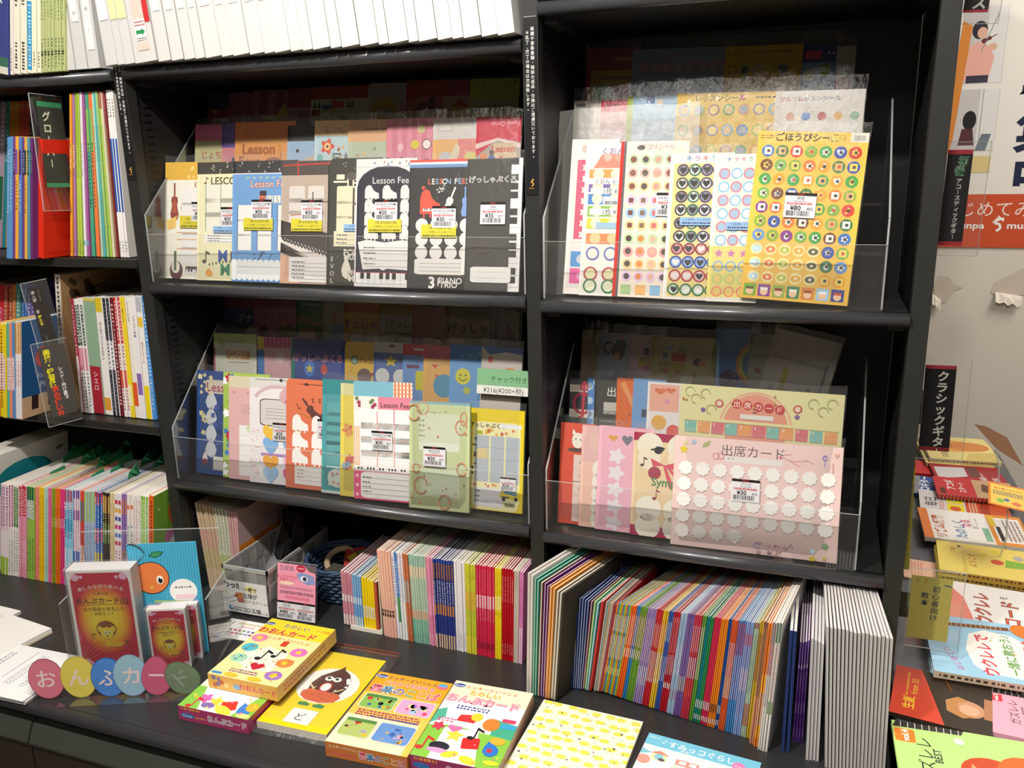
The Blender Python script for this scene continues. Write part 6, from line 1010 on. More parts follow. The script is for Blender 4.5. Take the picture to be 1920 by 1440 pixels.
# ------------------------------------------------------------------ things lying on the counter
UPZ = Vector((0, 0, 1))
FRONT = lambda: frame(Vector((0, 0, 0)), Vector((1, 0, 0)), Vector((0, 0, 1)), Vector((0, -1, 0)))
def flat(name, BL, BR, Tp, ztop, th, col, art, side=None, front=None, right=None, m=None):
    M, w, h = onplane(BL, BR, Tp, (0, 0, ztop), UPZ, -th)
    mb = MB(); slab(mb, w, h, th, col, side)
    if art: art(Art(mb, w, h, th))
    if front: front(Art(mb, w, th, .0001, FRONT(), .00004))
    if right: right(Art(mb, h, th, .0001, frame(Vector((w/2, h/2, 0)), Vector((0, 1, 0)), Vector((0, 0, 1)), Vector((1, 0, 0))), .00004))
    return mb.build(name, m or M_GLOSS, None, M), w, h
def disney(a, u, v, r): a.C(u, v, r, '#2a4c9c', .5); a.T_('Disney', u, v, r*.8, '#e8ecf4', bold=.01)
TH = .030
# bottom left box and the box resting on it
def c(a):
    a.R(0, .25, 1, 1, '#8cc84a'); a.P([(.1, .2), (.9, .2), (.75, 1), (.28, 1)], '#f8f6f0'); a.R(0, 0, 1, .22, '#f6f0d8'); a.S(FLOWER, .25, .62, .1, '#d86ab8'); a.S(NOTE, .18, .8, .12, '#d83830'); a.S(STAR5, .42, .66, .12, '#f0d84a'); a.C(.36, .82, .09, '#8a70b0', .6); a.S(RSQ, .62, .72, .1, '#d8382c', .9, .4); a.C(.6, .88, .14, '#f4e04c', .5, -.4); a.S(DROP, .84, .72, .13, '#3f86d4', 1.0, .5); a.C(.92, .62, .08, '#f0b83c'); a.C(.9, .92, .1, '#f4e890', .4); a.speck(8, .05, .3, .95, .95, .02, .035, ['#f4e04c', '#e87ab0'], (NOTE, STAR5))
    a.T_('おんぷカード', .5, .1, .13, '#d8487c', bold=.03)
def cf(a): a.D(.05, .05, .32, .25, 1, '#e89848', .8); a.C(.13, .62, .1, '#3f74b4', .35); a.T_('Disney', .13, .62, .05, '#dce8f4'); a.D(.24, .55, .4, .75, 1, '#d89a58', .7); a.T_('おんぷカード', .70, .5, .095, '#e8d8e0', bold=.07); a.T_('おんぷカード', .70, .5, .095, '#7a2a4c', bold=-.005)
b2, *_ = flat('card_game_box', (333, 1322), (464, 1350), (385, 1272), D+TH+.0005, TH, '#f2ecdc', c, '#a83a68', cf); tag(b2, 'green and white card game box with magenta side under the yellow box', 'box')
def c(a):
    a.R(0, 0, 1, .26, '#f4dc38'); a.R(0, .26, 1, 1, '#f8e8a4'); a.S(petal(7, .1), .48, .66, .36, '#fbf5de', .8)
    disney(a, .07, .09, .07); a.T_('たのしい', .48, .085, .10, '#4a5ab0', bold=.01); a.T_('わおんカード', .43, .205, .145, '#d8345a', bold=.03); a.T_('ミッキーといっしょ', .55, .315, .072, '#e07a28', bold=.015); a.T_('〜120曲', .88, .085, .06, '#d86a30')
    for u, v, cc in ((.14, .35, '#f090b0'), (.15, .52, '#60c0c8'), (.16, .70, '#a8dcb8'), (.84, .47, '#e878c8'), (.80, .66, '#f08a4c'), (.82, .86, '#a878c8')):
        a.C(u, v, .115, cc, .8); a.S(RNG.choice((NOTE, FLOWER, STAR5)), u, v, .06, RNG.choice(('#fff4d8', '#3f74b4', '#f4d43c'))); a.S(NOTE, u+.05, v-.03, .03, '#c83a3c')
    a.S(RSQ, .55, .38, .045, '#d8482c', 1.3); a.S(NOTE, .46, .60, .13, '#26242a'); a.S(NOTE, .62, .54, .11, '#26242a'); a.S(HEART, .50, .78, .1, '#c8283c', .8); a.D(.22, .86, .62, .92, 2, '#9a6a8c'); a.C(.3, .96, .1, '#f0c838', .4); a.C(.64, .96, .1, '#f0c838', .4); a.S(RSQ, .1, .965, .07, '#4a94c8', .3); a.speck(26, .03, .3, .97, .95, .008, .014, ['#e8a83c', '#e87a7c'])
def cf(a): a.R(0, 0, 1, 1, '#e8b45c'); a.speck(7, .03, .2, .42, .8, .02, .035, ['#c86a48', '#8a7a9c', '#7ab0d0', '#f0d88c']); a.C(.42, .6, .06, '#88b4d8', .6); a.T_('わおんカード', .72, .5, .09, '#d8486c', bold=.02)
b1, *_ = flat('card_game_box', (389, 1262), (519, 1289), (504, 1158), D+2*TH+.0022, TH, '#f6e070', c, '#e0b45c', cf, lambda a: (a.R(0, 0, 1, 1, '#e4c07a'), a.D(.1, .2, .8, .8, 2, '#b8784c')), ); tag(b1, 'yellow card game box with big red title lying across two other packs', 'box')
# chestnut picture cards in a zip bag
def chestnut(a):
    a.C(.50, .45, .43, '#fbf9f2', .92)
    br = [(.52, .17), (.56, .22), (.68, .27), (.77, .36), (.78, .46), (.74, .56), (.28, .55), (.25, .45), (.30, .34), (.42, .26), (.49, .21)]
    a.P(br, '#54261e'); a.P([(.22, .56), (.3, .52), (.72, .535), (.80, .57), (.76, .64), (.6, .675), (.36, .665), (.24, .62)], '#d8643c')
    a.speck(16, .28, .56, .74, .65, .004, .008, ['#7a2c1c'])
    for u in (.44, .56): a.C(u, .36, .062, '#fdfbf4', .85); a.C(u-.005, .352, .03, '#2a1c1a'); a.C(u+.008, .342, .013, '#fff')
    a.C(.49, .475, .085, '#d03c30', 1.25); a.C(.49, .475, .068, '#fdf8f4', 1.25); a.S(RSQ, .73, .36, .028, '#fff', 2.4, .5); a.C(.755, .435, .02, '#fff')
    for s in (-1, 1):
        u = .5+s*.2; a.L(u+s*.05, .465, u-s*.02, .505, .022, '#e8dca8')
        for k in range(3): a.L(u-s*.02, .505, u-s*.06, .49+.02*k, .014, '#e8dca8')
        a.L(.5+s*.11, .66, .5+s*.11, .70, .02, '#e0c880'); a.P([(.5+s*.02, .71), (.5+s*.10, .69), (.5+s*.19, .70), (.5+s*.18, .735), (.5+s*.04, .735)], '#3a8a4c')
    a.R(.32, .78, .68, .95, '#fbf9f4'); a.T_('ど', .5, .87, .16, '#26242a', bold=.005)
ck, w_, h_ = flat('picture_card_pack', (481, 1351), (612, 1378), (571, 1213), D+.016, .0152, '#f4d81c', chestnut, '#d8d0c4')
tag(ck, 'yellow picture card pack with a singing brown chestnut in a clear zip bag', 'card pack')
mb = MB(); hw = w_/2+.012; hh = h_+.05; n = 8; vs = []
for j in range(n+1):
    for i in range(n+1):
        x, y = -hw+2*hw*i/n, -.014+(hh+.014)*j/n; ins = abs(x) <= w_/2 and 0 <= y <= h_
        vs.append((x+RNG.uniform(-.001, .001), y+RNG.uniform(-.001, .001), (.0185+RNG.uniform(0, .0012)) if ins else .0185*max(0, 1-max(abs(x)-w_/2, -y, (y-h_)*.35)/.012)+.0012+RNG.uniform(0, .0012)))
mb.add(vs, [(j*(n+1)+i, j*(n+1)+i+1, (j+1)*(n+1)+i+1, (j+1)*(n+1)+i) for j in range(n) for i in range(n)], '#fff'); zb = mb.build('zip_bag', M_FILM, ck, smooth=True)
mb = MB(); mb.box((-hw, hh-.012, .008), (hw, hh-.009, .011), '#7a4434'); mb.box((-hw, hh-.022, .008), (hw, hh-.020, .0105), '#8a5444'); mb.build('zip_strip', M_SOFT, zb)
# middle and right boxes
def c(a):
    a.R(0, 0, 1, .30, '#f0a828'); a.R(0, .30, 1, 1, '#f4c85c'); a.R(0, .62, .92, 1, '#f8ecc0')
    disney(a, .085, .06, .075); a.T_('ミッキーといっしょ', .50, .06, .075, '#6a3a5c', bold=.015); a.T_('パズルでおぼえる', .50, .135, .085, '#f4f0e8', bold=.05); a.T_('パズルでおぼえる', .50, .135, .085, '#d83a5c', bold=.01)
    for ch, i, cc in zip('音楽のことば', range(6), ('#d83a6c', '#2a84c0', '#4a54a0', '#3a9a58', '#e08a28', '#d8486c')): a.T_(ch, .12+.15*i, .235, .16, '#f6f0e0', bold=.05); a.T_(ch, .12+.15*i, .235, .16, cc, bold=.015)
    a.C(.9, .08, .07, '#f0708c', .6); a.C(.9, .055, .06, '#5ab0d8', .5)
    for (u0, v0, u1, v1), bg, cs in (((.05, .32, .49, .52), '#8cbc5c', ['#3a5aa8', '#d8402c', '#f0f0ec', '#e8b83c', '#2a2a30']), ((.52, .32, .97, .52), '#f0a8d0', ['#a870c8', '#f0e0a0', '#d84868', '#9ad0e8']), ((.04, .66, .45, .90), '#b4c46c', ['#f0b83c', '#d85a30', '#7a9a4c', '#b0a0d0']), ((.47, .66, .93, .90), '#6a94d0', ['#3f68b0', '#b0a0d8', '#e8a0b8', '#d8b048'])):
        a.S(RSQ, (u0+u1)/2, (v0+v1)/2, (u1-u0)/2, '#f6e8d8', (v1-v0)*a.h/((u1-u0)*a.w)); a.S(RSQ, (u0+u1)/2, (v0+v1)/2, (u1-u0)/2-.012, bg, ((v1-v0)*a.h/((u1-u0)*a.w))); a.speck(13, u0+.06, v0+.035, u1-.06, v1-.035, .022, .04, cs, (CIRC, NOTE, FLOWER, STAR5, RSQ)); a.R(u0+.02, v0+.01, u1-.02, v0+.05, '#5a8a48' if cs[0] in ('#3a5aa8', '#f0b83c') else bg)
    a.D(.1, .54, .9, .63, 3, '#b04a6c'); a.D(.3, .60, .9, .63, 1, '#4a4a98')
def cf(a): a.R(0, 0, 1, 1, '#c8783c'); a.T_('ミッキーといっしょ', .24, .25, .045, '#f4e4c8', bold=.015); a.T_('パズルでおぼえる', .2, .7, .045, '#e8486c', bold=.02); [(a.T_(ch, .46+.095*i, .5, .1, '#f6ead8', bold=.05), a.T_(ch, .46+.095*i, .5, .1, cc, bold=.015)) for ch, i, cc in zip('音楽のことば', range(6), ('#d83a6c', '#2a84c0', '#4a54a0', '#3a9a58', '#e08a28', '#c8486c'))]
b3, *_ = flat('card_game_box', (609, 1389), (763, 1420), (713, 1259), D+TH+.0005, TH, '#f4b83c', c, '#c8783c', cf); tag(b3, 'orange and yellow puzzle box with four pictures, beside the chestnut picture cards', 'box')
def c(a):
    a.R(0, 0, 1, .24, '#f6eccc'); a.R(0, .24, 1, 1, '#f8f6f2'); a.P([(0, .62), (.3, .58), (.7, .62), (1, .58), (1, 1), (0, 1)], '#8cc84a'); a.P([(.2, .62), (.6, .6), (.75, 1), (.2, 1)], '#f8f6f0'); a.P([(.72, .42), (1, .46), (1, .64), (.74, .62)], '#4ab08c'); a.P([(.0, .42), (.1, .38), (.14, .5), (0, .6)], '#58b898')
    disney(a, .085, .06, .075); a.T_('ミッキーといっしょ', .50, .065, .075, '#e0762c', bold=.01); a.T_('たのしい', .45, .135, .10, '#e8b020', bold=.03); a.T_('おんぷカード', .47, .235, .155, '#d8487c', bold=.07); a.T_('おんぷカード', .47, .235, .155, '#fbf4f4', bold=.03); a.T_('おんぷカード', .47, .235, .155, '#d8487c', bold=-.005)
    a.D(.2, .315, .6, .375, 2, '#3a4c98'); a.D(.06, .5, .28, .56, 2, '#d84a8c'); a.S(RSQ, .88, .42, .08, '#e84870', .4); a.S(RSQ, .9, .49, .09, '#3fa8d8', .45)
    a.P([(.3, .44), (.52, .41), (.5, .52), (.28, .52)], '#d83a3c'); a.C(.5, .44, .07, '#f0d43c'); a.C(.7, .5, .1, '#e8863c', 1.1); a.S(STAR5, .36, .70, .12, '#f0d84a'); a.S(HEART, .32, .62, .09, '#f078b0', .7); a.C(.26, .85, .12, '#2a2a38', .6); a.C(.26, .9, .13, '#e8a0d0', .3); a.S(FLOWER, .12, .62, .08, '#d8405c'); a.S(NOTE, .1, .84, .13, '#d83c34'); a.S(RSQ, .58, .76, .1, '#d8302c', .9, .2); a.S(NOTE, .6, .64, .12, '#26242a'); a.C(.42, .92, .1, '#f0dc3c', .5, .4); a.C(.64, .95, .11, '#f0dc3c', .5, -.3); a.S(DROP, .82, .78, .13, '#2f78d0', 1.0, .4); a.C(.86, .68, .09, '#f0b43c', .7); a.S(STAR5, .82, .8, .05, '#d8302c'); a.C(.9, .93, .09, '#f4dc3c', .4); a.speck(8, .1, .66, .95, .97, .015, .03, ['#f4e04c', '#e87ab0'], (NOTE, STAR5))
b4, *_ = flat('card_game_box', (768, 1414), (931, 1447), (859, 1276), D+TH+.0005, TH, '#f8f2e0', c, '#a83a68', cf=None) if False else flat('card_game_box', (768, 1414), (931, 1447), (859, 1276), D+TH+.0005, TH, '#f8f2e0', c, '#9c3c64', lambda a: (a.D(.05, .05, .32, .3, 1, '#e89848', .8), a.C(.13, .6, .1, '#3f74b4', .35), a.T_('おんぷカード', .7, .5, .095, '#e8d8e0', bold=.07), a.T_('おんぷカード', .70, .5, .095, '#7a2a4c', bold=-.005)), lambda a: (a.R(0, 0, 1, 1, '#b08870'), a.D(.05, .2, .95, .8, 3, '#7a5a60')))
tag(b4, 'white and green card game box with pink title, right of the orange puzzle box', 'box')
# notebooks at the front edge
def c(a):
    z = a._z()
    for j in range(10):
        for i in range(8):
            u, v = .05+.128*i+.06*(j % 2)+RNG.uniform(-.02, .02), .04+.105*j+RNG.uniform(-.02, .02); a.S(petal(6, .12), u, v, .055, '#ebe25c', .6, z=z)
    a.speck(70, .02, .02, .98, .98, .006, .014, ['#4a4a44', '#8a8a7c'], (CIRC, LEAF))
nb, *_ = flat('notebook', (940, 1447), (1148, 1502), (1023, 1312), D+.0085, .008, '#f6f2da', c, '#e8e2d0'); tag(nb, 'notebook with pale yellow blotch pattern lying at the front edge', 'notebook')
def c(a):
    a.R(0, 0, 1, .26, '#7ccbe4'); a.T_('すみっコぐらし', .50, .14, .085, '#f2fafc', bold=.02); a.T_('音楽ノート', .42, .22, .04, '#f2fafc'); a.S(NOTE, .17, .12, .03, '#e8f6fa'); a.C(.83, .22, .055, '#f08ac0'); a.D(.8, .2, .87, .24, 2, '#fbe4f0'); [a.P([(.02+.03*i, .06+.01*i), (.05+.03*i, .055+.008*i), (.035+.03*i, .1)], '#e8f4f8') for i in range(4)]
    a.P([(.0, .36), (.1, .42), (0, .5)], '#8cc8d8'); a.R(.1, .42, .24, .56, '#f8e8b8'); a.P([(.08, .42), (.17, .34), (.26, .42)], '#e8907c'); a.C(.17, .48, .04, '#8cc8d8'); a.C(.05, .60, .06, '#f0a090'); a.R(.32, .42, .52, .54, '#f09a8c'); a.R(.35, .44, .41, .51, '#fdf6ee'); a.R(.44, .44, .5, .51, '#fdf6ee'); a.C(.60, .55, .07, '#8a5a38'); a.C(.60, .56, .045, '#f4e0c0'); a.R(.3, .58, .9, .62, '#d4ecc8'); a.C(.76, .5, .05, '#e8d0b8'); a.C(.2, .53, .03, '#6a5a54', .6)
sb, *_ = flat('notebook', (1180, 1452), (1404, 1518), (1216, 1373), D+.0064, .006, '#fbf8f0', c, '#e8e2d0'); tag(sb, 'white notebook with sky blue banner lying right of the blotch patterned notebook', 'notebook')
# piano ruler card left of the boxes
def c(a):
    for k in range(2): a.L(.06+.1*k, .2, .02+.1*k, .86, .022, '#3a3a40'); a.C(.065+.1*k, .16, .02, '#3a3a40')
    a.D(.3, .12, .95, .25, 1, '#c8bc6c'); a.D(.45, .3, .8, .4, 1, '#d89aa8')
    for i, cc in enumerate(('#3a3a40', '#d83a4c', '#d85aa0', '#6a9a5c', '#6a8ad8', '#7a3a7c')): a.C(.28+.115*i, .56, .036, cc); a.C(.28+.115*i, .72, .05, cc, .5)
pc, *_ = flat('printed_slip', (396, 1190), (468, 1203), (412, 1155), D+.0015, .0013, '#f4f2ee', c); tag(pc, 'white printed slip with coloured figures half under the yellow box', 'paper slip')
# papers at the left end
def c(a): a.D(.45, .1, .85, .2, 2, '#9a9aa0', .4); a.L(.3, .42, .95, .42, .006, '#555'); a.C(.32, .3, .03, '#c060c0', .5); a.D(.2, .5, .9, .62, 3, '#b0b0b8', .3); a.D(.2, .72, .8, .8, 2, '#a0a0a8', .3); a.L(.1, .9, .8, .93, .004, '#99a')
p3, *_ = flat('paper_stack', (-90, 1263), (45, 1313), (0, 1216), D+.012, .0115, '#f4f3f1', None, '#cfcad8')
bpy.data.objects.remove(p3)
M, w_, h_ = onplane((45, 1313), (160, 1232), (-60, 1262), (0, 0, D+.012), UPZ, -.0118)
mb = MB()
for k in range(5): mb.box((-w_/2+RNG.uniform(-.003, .003), RNG.uniform(-.002, .002), .0003+.0023*k), (w_/2+RNG.uniform(-.003, .003), h_, .0021+.0023*k), '#f2f1f0' if k % 2 == 0 else '#d8d2e0')
c(Art(mb, w_-.01, h_, .0116)); o = mb.build('paper_stack', M_PAPER, None, M); tag(o, 'loose stack of white written sheets at the left front of the counter', 'papers')
M, w_, h_ = onplane((0, 1229), (97, 1178), (-80, 1190), (0, 0, D+.013), UPZ, -.0125)
mb = MB(); mb.box((-w_/2, .0, .0003), (w_/2, h_, .006), '#e6dcc4'); mb.box((-w_/2, .001, .0062), (w_/2, h_, .0125), '#f2efe8'); Art(mb, w_, h_, .0125).D(.6, .04, .9, .1, 2, '#99a', .4); o = mb.build('music_score', M_PAPER, None, M); tag(o, 'thick white score behind the loose written sheets on the left', 'music score')
M, w_, h_ = onplane((0, 1166), (39, 1145), (-70, 1135), (0, 0, D+.008), UPZ, -.0078)
o = plate('music_score', M, w_, h_, .0076, '#f3f1ec', None, '#d8d2c4'); tag(o, 'white score farthest back at the left end of the counter', 'music score')
# ------------------------------------------------------------------ onpu card packs, holder and letter sign
def vplane(p0, p1):
    d = (p1-p0); d.z = 0; d.normalize(); return Vector((d.y, -d.x, 0))
def standing(BL, BR, Tp, ref=None, lift=0):
    p0, p1 = atz(BL, D), atz(BR, D); n = vplane(p0, p1); return onplane(BL, BR, Tp, p0, n, lift)
def lioncard(a, big):
    a.R(0, 0, 1, 1, '#f2eeea'); a.S(RSQ, .5, .5, .455, '#c8203c', a.h*.94/(a.w*.91))
    for k, (r, cc) in enumerate(((.44, '#d23c34'), (.42, '#dc5c30'), (.39, '#e47c2c'), (.36, '#ea9c2a'), (.32, '#f0b82a'), (.27, '#f4cc2c'), (.2, '#f6da34'))): a.C(.5, .5, r, cc, 1.42*(1-.02*k))
    for u, v, r in ((.13, .075, .06), (.22, .07, .03), (.87, .07, .06), (.77, .075, .028), (.13, .935, .05), (.2, .95, .025), (.87, .93, .05)): a.C(u, v, r, '#f0b8d8')
    for i, ch in enumerate('楽しみながら学べる'): a.T_(ch, .18+.08*i, .20-.035*math.sin(math.pi*(i+.5)/9), .075, '#f0d0c8', bold=.02)
    a.T_('くおんの', .5, .235, .06, '#6a3a20'); a.T_('おんぷカード(L)' if big else 'おんぷカード(S)', .5, .31, .115, '#4a2414', bold=.012); a.L(.1, .355, .92, .345, .005, '#5a3018'); a.T_('五カ国語の音名入り', .5, .395, .072, '#8a6420'); a.T_('48枚セット', .5, .44, .065, '#8a6420')
    a.S(star(18, .86), .5, .60, .165, '#8a5426', .95); a.C(.40, .60, .04, '#f0d030', 1.3); a.C(.60, .60, .04, '#f0d030', 1.3); a.C(.5, .64, .10, '#f2d838', 1.05); a.C(.47, .635, .022, '#dce8d0', 1.4); a.C(.53, .635, .022, '#dce8d0', 1.4); a.C(.475, .64, .010, '#4a5a4c', 1.4); a.C(.535, .64, .010, '#4a5a4c', 1.4); a.C(.5, .675, .02, '#7a4a24', .6); a.S(DROP, .5, .75, .07, '#eac22c', 1.0); a.L(.42, .73, .3, .68, .03, '#eac22c'); a.C(.62, .76, .1, '#e4b42c', .45); a.L(.68, .76, .78, .74, .02, '#e4b42c'); a.C(.79, .735, .03, '#8a5426'); a.arc(.29, .66, .03, 0, 300, .012, '#7a6a20')
    for k in range(4): a.L(.06, .88+.02*k, .28+.03*k, .72+.04*k, .004, '#e8a080')
    for u, v in ((.17, .15), (.83, .14), (.18, .87), (.84, .85)): a.S(NOTE, u, v, .03, '#8a3424')
def cardpack(BL, BR, Tp, th, big, label, shift=0):
    M, w, h = standing(BL, BR, Tp, lift=-th-.0012-shift); M = M @ Matrix.Translation((0, 0, 0)); M.translation.z = D+.0006
    mb = MB(); mb.box((-w/2, .002, 0), (w/2, h, th), '#e9e6e4', None, 'xXyYz'); mb.box((-w/2, .002, 0), (w/2, h, th), '#f2eeea', None, 'Z')
    for k in range(5): z = th*(k+.6)/5.5; mb.add([(w/2+.0002, .004, z), (w/2+.0002, h-.002, z), (w/2+.0002, h-.002, z+.0006), (w/2+.0002, .004, z+.0006)], [(0, 1, 2, 3)], '#b8b4ba')
    lioncard(Art(mb, w, h, th), big); o = mb.build('music_card_pack', M_GLOSS, None, M); tag(o, label, 'card pack')
    f = MB(); e = .0015; f.box((-w/2-e, 0, -.0008), (w/2+e, h+.004, th+.0045), '#fff'); f.build('clear_wrap', M_FILM, o); return o
cardpack((152, 1253), (270, 1250), (149, 1070), .036, True, 'large red and yellow lion card pack at the left of the card display')
cardpack((288, 1253), (360, 1250), (285, 1144), .018, False, 'small red and yellow lion card pack in front of its twin')
cardpack((309, 1243), (378, 1239), (305, 1142), .014, False, 'small red lion card pack mostly hidden behind its twin', .012)
def c(a):
    [a.R(.0+.0417*i, 0, .02+.0417*i, 1, '#3ea6cc') for i in range(24)]
    a.C(.30, .30, .262, '#26242a', 1.0); a.C(.30, .30, .25, '#ec8448', 1.0); a.S(LEAF, .41, .095, .115, '#1f3a2c', 1.0, .15); a.S(LEAF, .41, .095, .098, '#3f9a68', 1.0, .15); a.C(.42, .32, .05, '#fdfcf8', 1.4); a.C(.425, .325, .032, '#1c1a1e', 1.5); a.C(.435, .305, .012, '#fff'); a.C(.29, .385, .028, '#e8c84c', .7); a.C(.74, .43, .20, '#fbf9f6'); a.D(.62, .38, .86, .41, 1, '#888'); a.R(.62, .46, .9, .5, '#f4d0d8'); a.P([(.3, .5), (.8, .52), (.7, .62), (.3, .64)], '#b8d878'); a.R(.3, .52, .42, .62, '#8a9ac8')
M, w_, h_ = standing((266, 1229), (392, 1222), (252, 1022), lift=-.004); M.translation.z = D+.0005
o = plate('card_set', M, w_, h_, .003, '#56b8da', c, m=M_GLOSS); tag(o, 'blue striped card set with an orange fruit, rearmost of the card display', 'card pack')
f = MB(); rng = [Vector((-.40*w_+.02*math.cos(t), h_*.93+.02*math.sin(t), .005+.003*math.sin(2*t))) for t in [2*math.pi*k/16 for k in range(16)]]; f.tube(rng, .0013, '#ccc', 6); f.build('ball_chain', M_WIRE, o)
# clear holder under the packs
p0, p1 = atz((150, 1258), D), atz((394, 1250), D); n = vplane(p0, p1); d = (p1-p0).normalized()
HM = frame((p0+p1)/2+Vector((0, 0, .0001)), d, -n, UPZ); HO = empty('card_holder', HM); tag(HO, 'clear acrylic holder around the lion card packs', 'display stand')
L2 = (p1-p0).length/2+.012
acrylic_sheet('back_panel', HO, (-L2, .112, 0), (L2, .115, .26), [((-L2, .112, .26), (L2, .115, .2612))])
for s in (-1, 1): acrylic_sheet('side_panel', HO, (s*L2-.0015, -.012, 0), (s*L2+.0015, .111, .16), [((s*L2-.0015, -.012, .16), (s*L2+.0015, .111, .161))])
# letter sign
p0, p1 = atz((55, 1312), D), atz((372, 1296), D); n = vplane(p0, p1)
M, w_, h_ = onplane((55, 1312), (372, 1296), (58, 1238), p0, n, 0); M.translation.z = D+.0003
LS = empty('letter_sign', M); tag(LS, 'row of pastel discs spelling a word in front of the lion card packs', 'sign')
MI = M.inverted()
mb = MB(); mb.box((-w_*.5, 0, -.0006), (w_*.46, .052, -.0001), '#fff'); mb.box((-w_*.3, 0, 0), (w_*.46, .0006, .03), '#fff'); mb.build('clear_backing', M_ACRYL, LS)
for i, (ch, x, y, rx, ry, col, rot) in enumerate((('お', 88, 1274, 34, 38, '#d9788c', 0), ('ん', 150, 1276, 34, 39, '#dccb5c', 0), ('ぷ', 206, 1272, 33, 37, '#4f86d0', 0), ('カ', 249, 1269, 33, 39, '#98bccf', 0), ('ー', 296, 1263, 28, 37, '#c85f80', -.1), ('ド', 345, 1270, 31, 32, '#74866a', .6))):
    c0, cx_, cy_ = [MI @ hit(q, p0, n) for q in ((x, y), (x+rx, y), (x, y-ry))]
    a_, b_ = abs(cx_.x-c0.x), abs(cy_.y-c0.y); z = .001+.0016*i
    prof = [(math.cos(t), math.sin(t)) for t in [2*math.pi*k/36 for k in range(36)]]
    if i > 3: prof = [(px*(1-.13*py), py) for px, py in prof]
    mb = MB(); R = Matrix.Translation((c0.x, max(c0.y, b_+.0006), z)) @ Matrix.Rotation(rot, 4, 'Z')
    dark = '#9a4460' if col in ('#c85f80', '#d9788c') else '#2c4c94' if i == 2 else '#7a9cb4' if i == 3 else '#b8a840' if i == 1 else '#5a6a50'
    for k, (sc_, cc, zz) in enumerate(((1, dark, .0008), (.965, col, .0010))):
        vs = [(a_*u*sc_, b_*v*sc_, zz) for u, v in prof]; mb.add(vs, [tuple(range(36))], cc, R)
    vs = [(a_*u, b_*v, q) for q in (0, .0008) for u, v in prof]; mb.add(vs, [(k, (k+1) % 36, 36+(k+1) % 36, 36+k) for k in range(36)]+[tuple(range(35, -1, -1))], dark, R)
    T = Matrix.Translation((c0.x, max(c0.y, b_+.0006)-b_, z)); ar = Art(mb, 2*a_, 2*b_, .0011, T)
    if ch == 'ー': ar.L(.25, .47, .75, .49, .075, '#ecd2d4')
    else: ar.T_(ch, .5, .5, .62, '#e8d0cc' if i != 5 else '#9a9a94', bold=.012, rot=rot)
    mb.build('letter_disc', M_GLOSS, LS)
# ------------------------------------------------------------------ baskets, pink sign
bx0, bx1, by0, by1 = -.755, -.645, -.018, .23; bh = aty((410, 1055), by0).z-D
BK_ = empty('storage_basket', Matrix.Translation(((bx0+bx1)/2, by0, D+.0004))); tag(BK_, 'grey woven strap basket holding packaged rollers on the counter', 'basket')
hw, dp = (bx1-bx0)/2, by1-by0
mb = MB()
def wall(P, Q, nrm, nu):
    P, Q = Vector(P), Vector(Q)
    for j in range(3):
        for i in range(nu):
            a, b = P.lerp(Q, i/nu), P.lerp(Q, (i+1)/nu); z0, z1 = bh*j/3, bh*(j+1)/3; out = Vector(nrm)*(.0015 if (i+j) % 2 else .0)
            col = '#a3a19c' if (i+j) % 2 else '#94928e'
            fl = lambda z: Vector(nrm)*(.006*z/bh)
            vs = [a+out+Vector((0, 0, z0))+fl(z0), b+out+Vector((0, 0, z0))+fl(z0), b+out+Vector((0, 0, z1-.0008))+fl(z1), a+out+Vector((0, 0, z1-.0008))+fl(z1)]
            vi = [v-Vector(nrm)*.003 for v in vs]
            mb.add(vs+vi, [(0, 1, 2, 3), (7, 6, 5, 4), (0, 4, 5, 1), (3, 2, 6, 7), (0, 3, 7, 4), (1, 5, 6, 2)], col)
wall((-hw, 0, 0), (hw, 0, 0), (0, -1, 0), 5); wall((hw, 0, 0), (hw, dp, 0), (1, 0, 0), 9); wall((hw, dp, 0), (-hw, dp, 0), (0, 1, 0), 5); wall((-hw, dp, 0), (-hw, 0, 0), (-1, 0, 0), 9)
mb.box((-hw, 0, 0), (hw, dp, .003), '#77756f'); mb.build('woven_body', M_SOFT, BK_)
mb = MB(); e = .0075
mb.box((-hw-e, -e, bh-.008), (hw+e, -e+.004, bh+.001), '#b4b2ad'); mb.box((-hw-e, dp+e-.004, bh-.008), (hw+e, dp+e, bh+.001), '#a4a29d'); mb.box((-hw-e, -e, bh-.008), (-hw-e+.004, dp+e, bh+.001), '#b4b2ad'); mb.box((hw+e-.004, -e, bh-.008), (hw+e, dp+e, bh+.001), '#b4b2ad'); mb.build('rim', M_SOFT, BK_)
def c(a):
    a.T_('うわっ!!', .16, .13, .14, '#26242a', bold=.04); a.T_('スー', .42, .2, .08, '#333'); a.C(.64, .2, .13, '#ece0a0', .6); a.T_('一瞬で', .64, .22, .10, '#333', bold=.02); a.T_('五線が', .62, .42, .11, '#333', bold=.02); a.T_('引けるケーム!', .74, .60, .085, '#333'); a.P([(.3, .36), (.46, .34), (.48, .62), (.34, .66)], '#c8824c'); a.R(.34, .54, .47, .66, '#b86a6c'); a.R(.28, .42, .34, .5, '#8a4a2c'); a.L(.1, .60, .28, .46, .012, '#9aa0a8'); a.L(.16, .70, .34, .58, .012, '#9aa0a8'); a.C(.17, .86, .05, '#3a84bc'); a.C(.185, .84, .025, '#e8f0f4'); a.T_('コロコロ五線', .52, .87, .105, '#222', bold=.01); a.T_('シリーズ', .87, .92, .06, '#333')
M, w_, h_ = onplane((421, 1143), (506, 1158), (414, 1085), (0, by0-.0125, D), (0, -1, 0))
M.translation.z = max(M.translation.z, D+.002)
SCD = plate('hand_written_card', M, w_*.98, h_, .0008, '#e9e7e4', c); tag(SCD, 'white handwritten card hanging on the front of the grey basket', 'card sign')
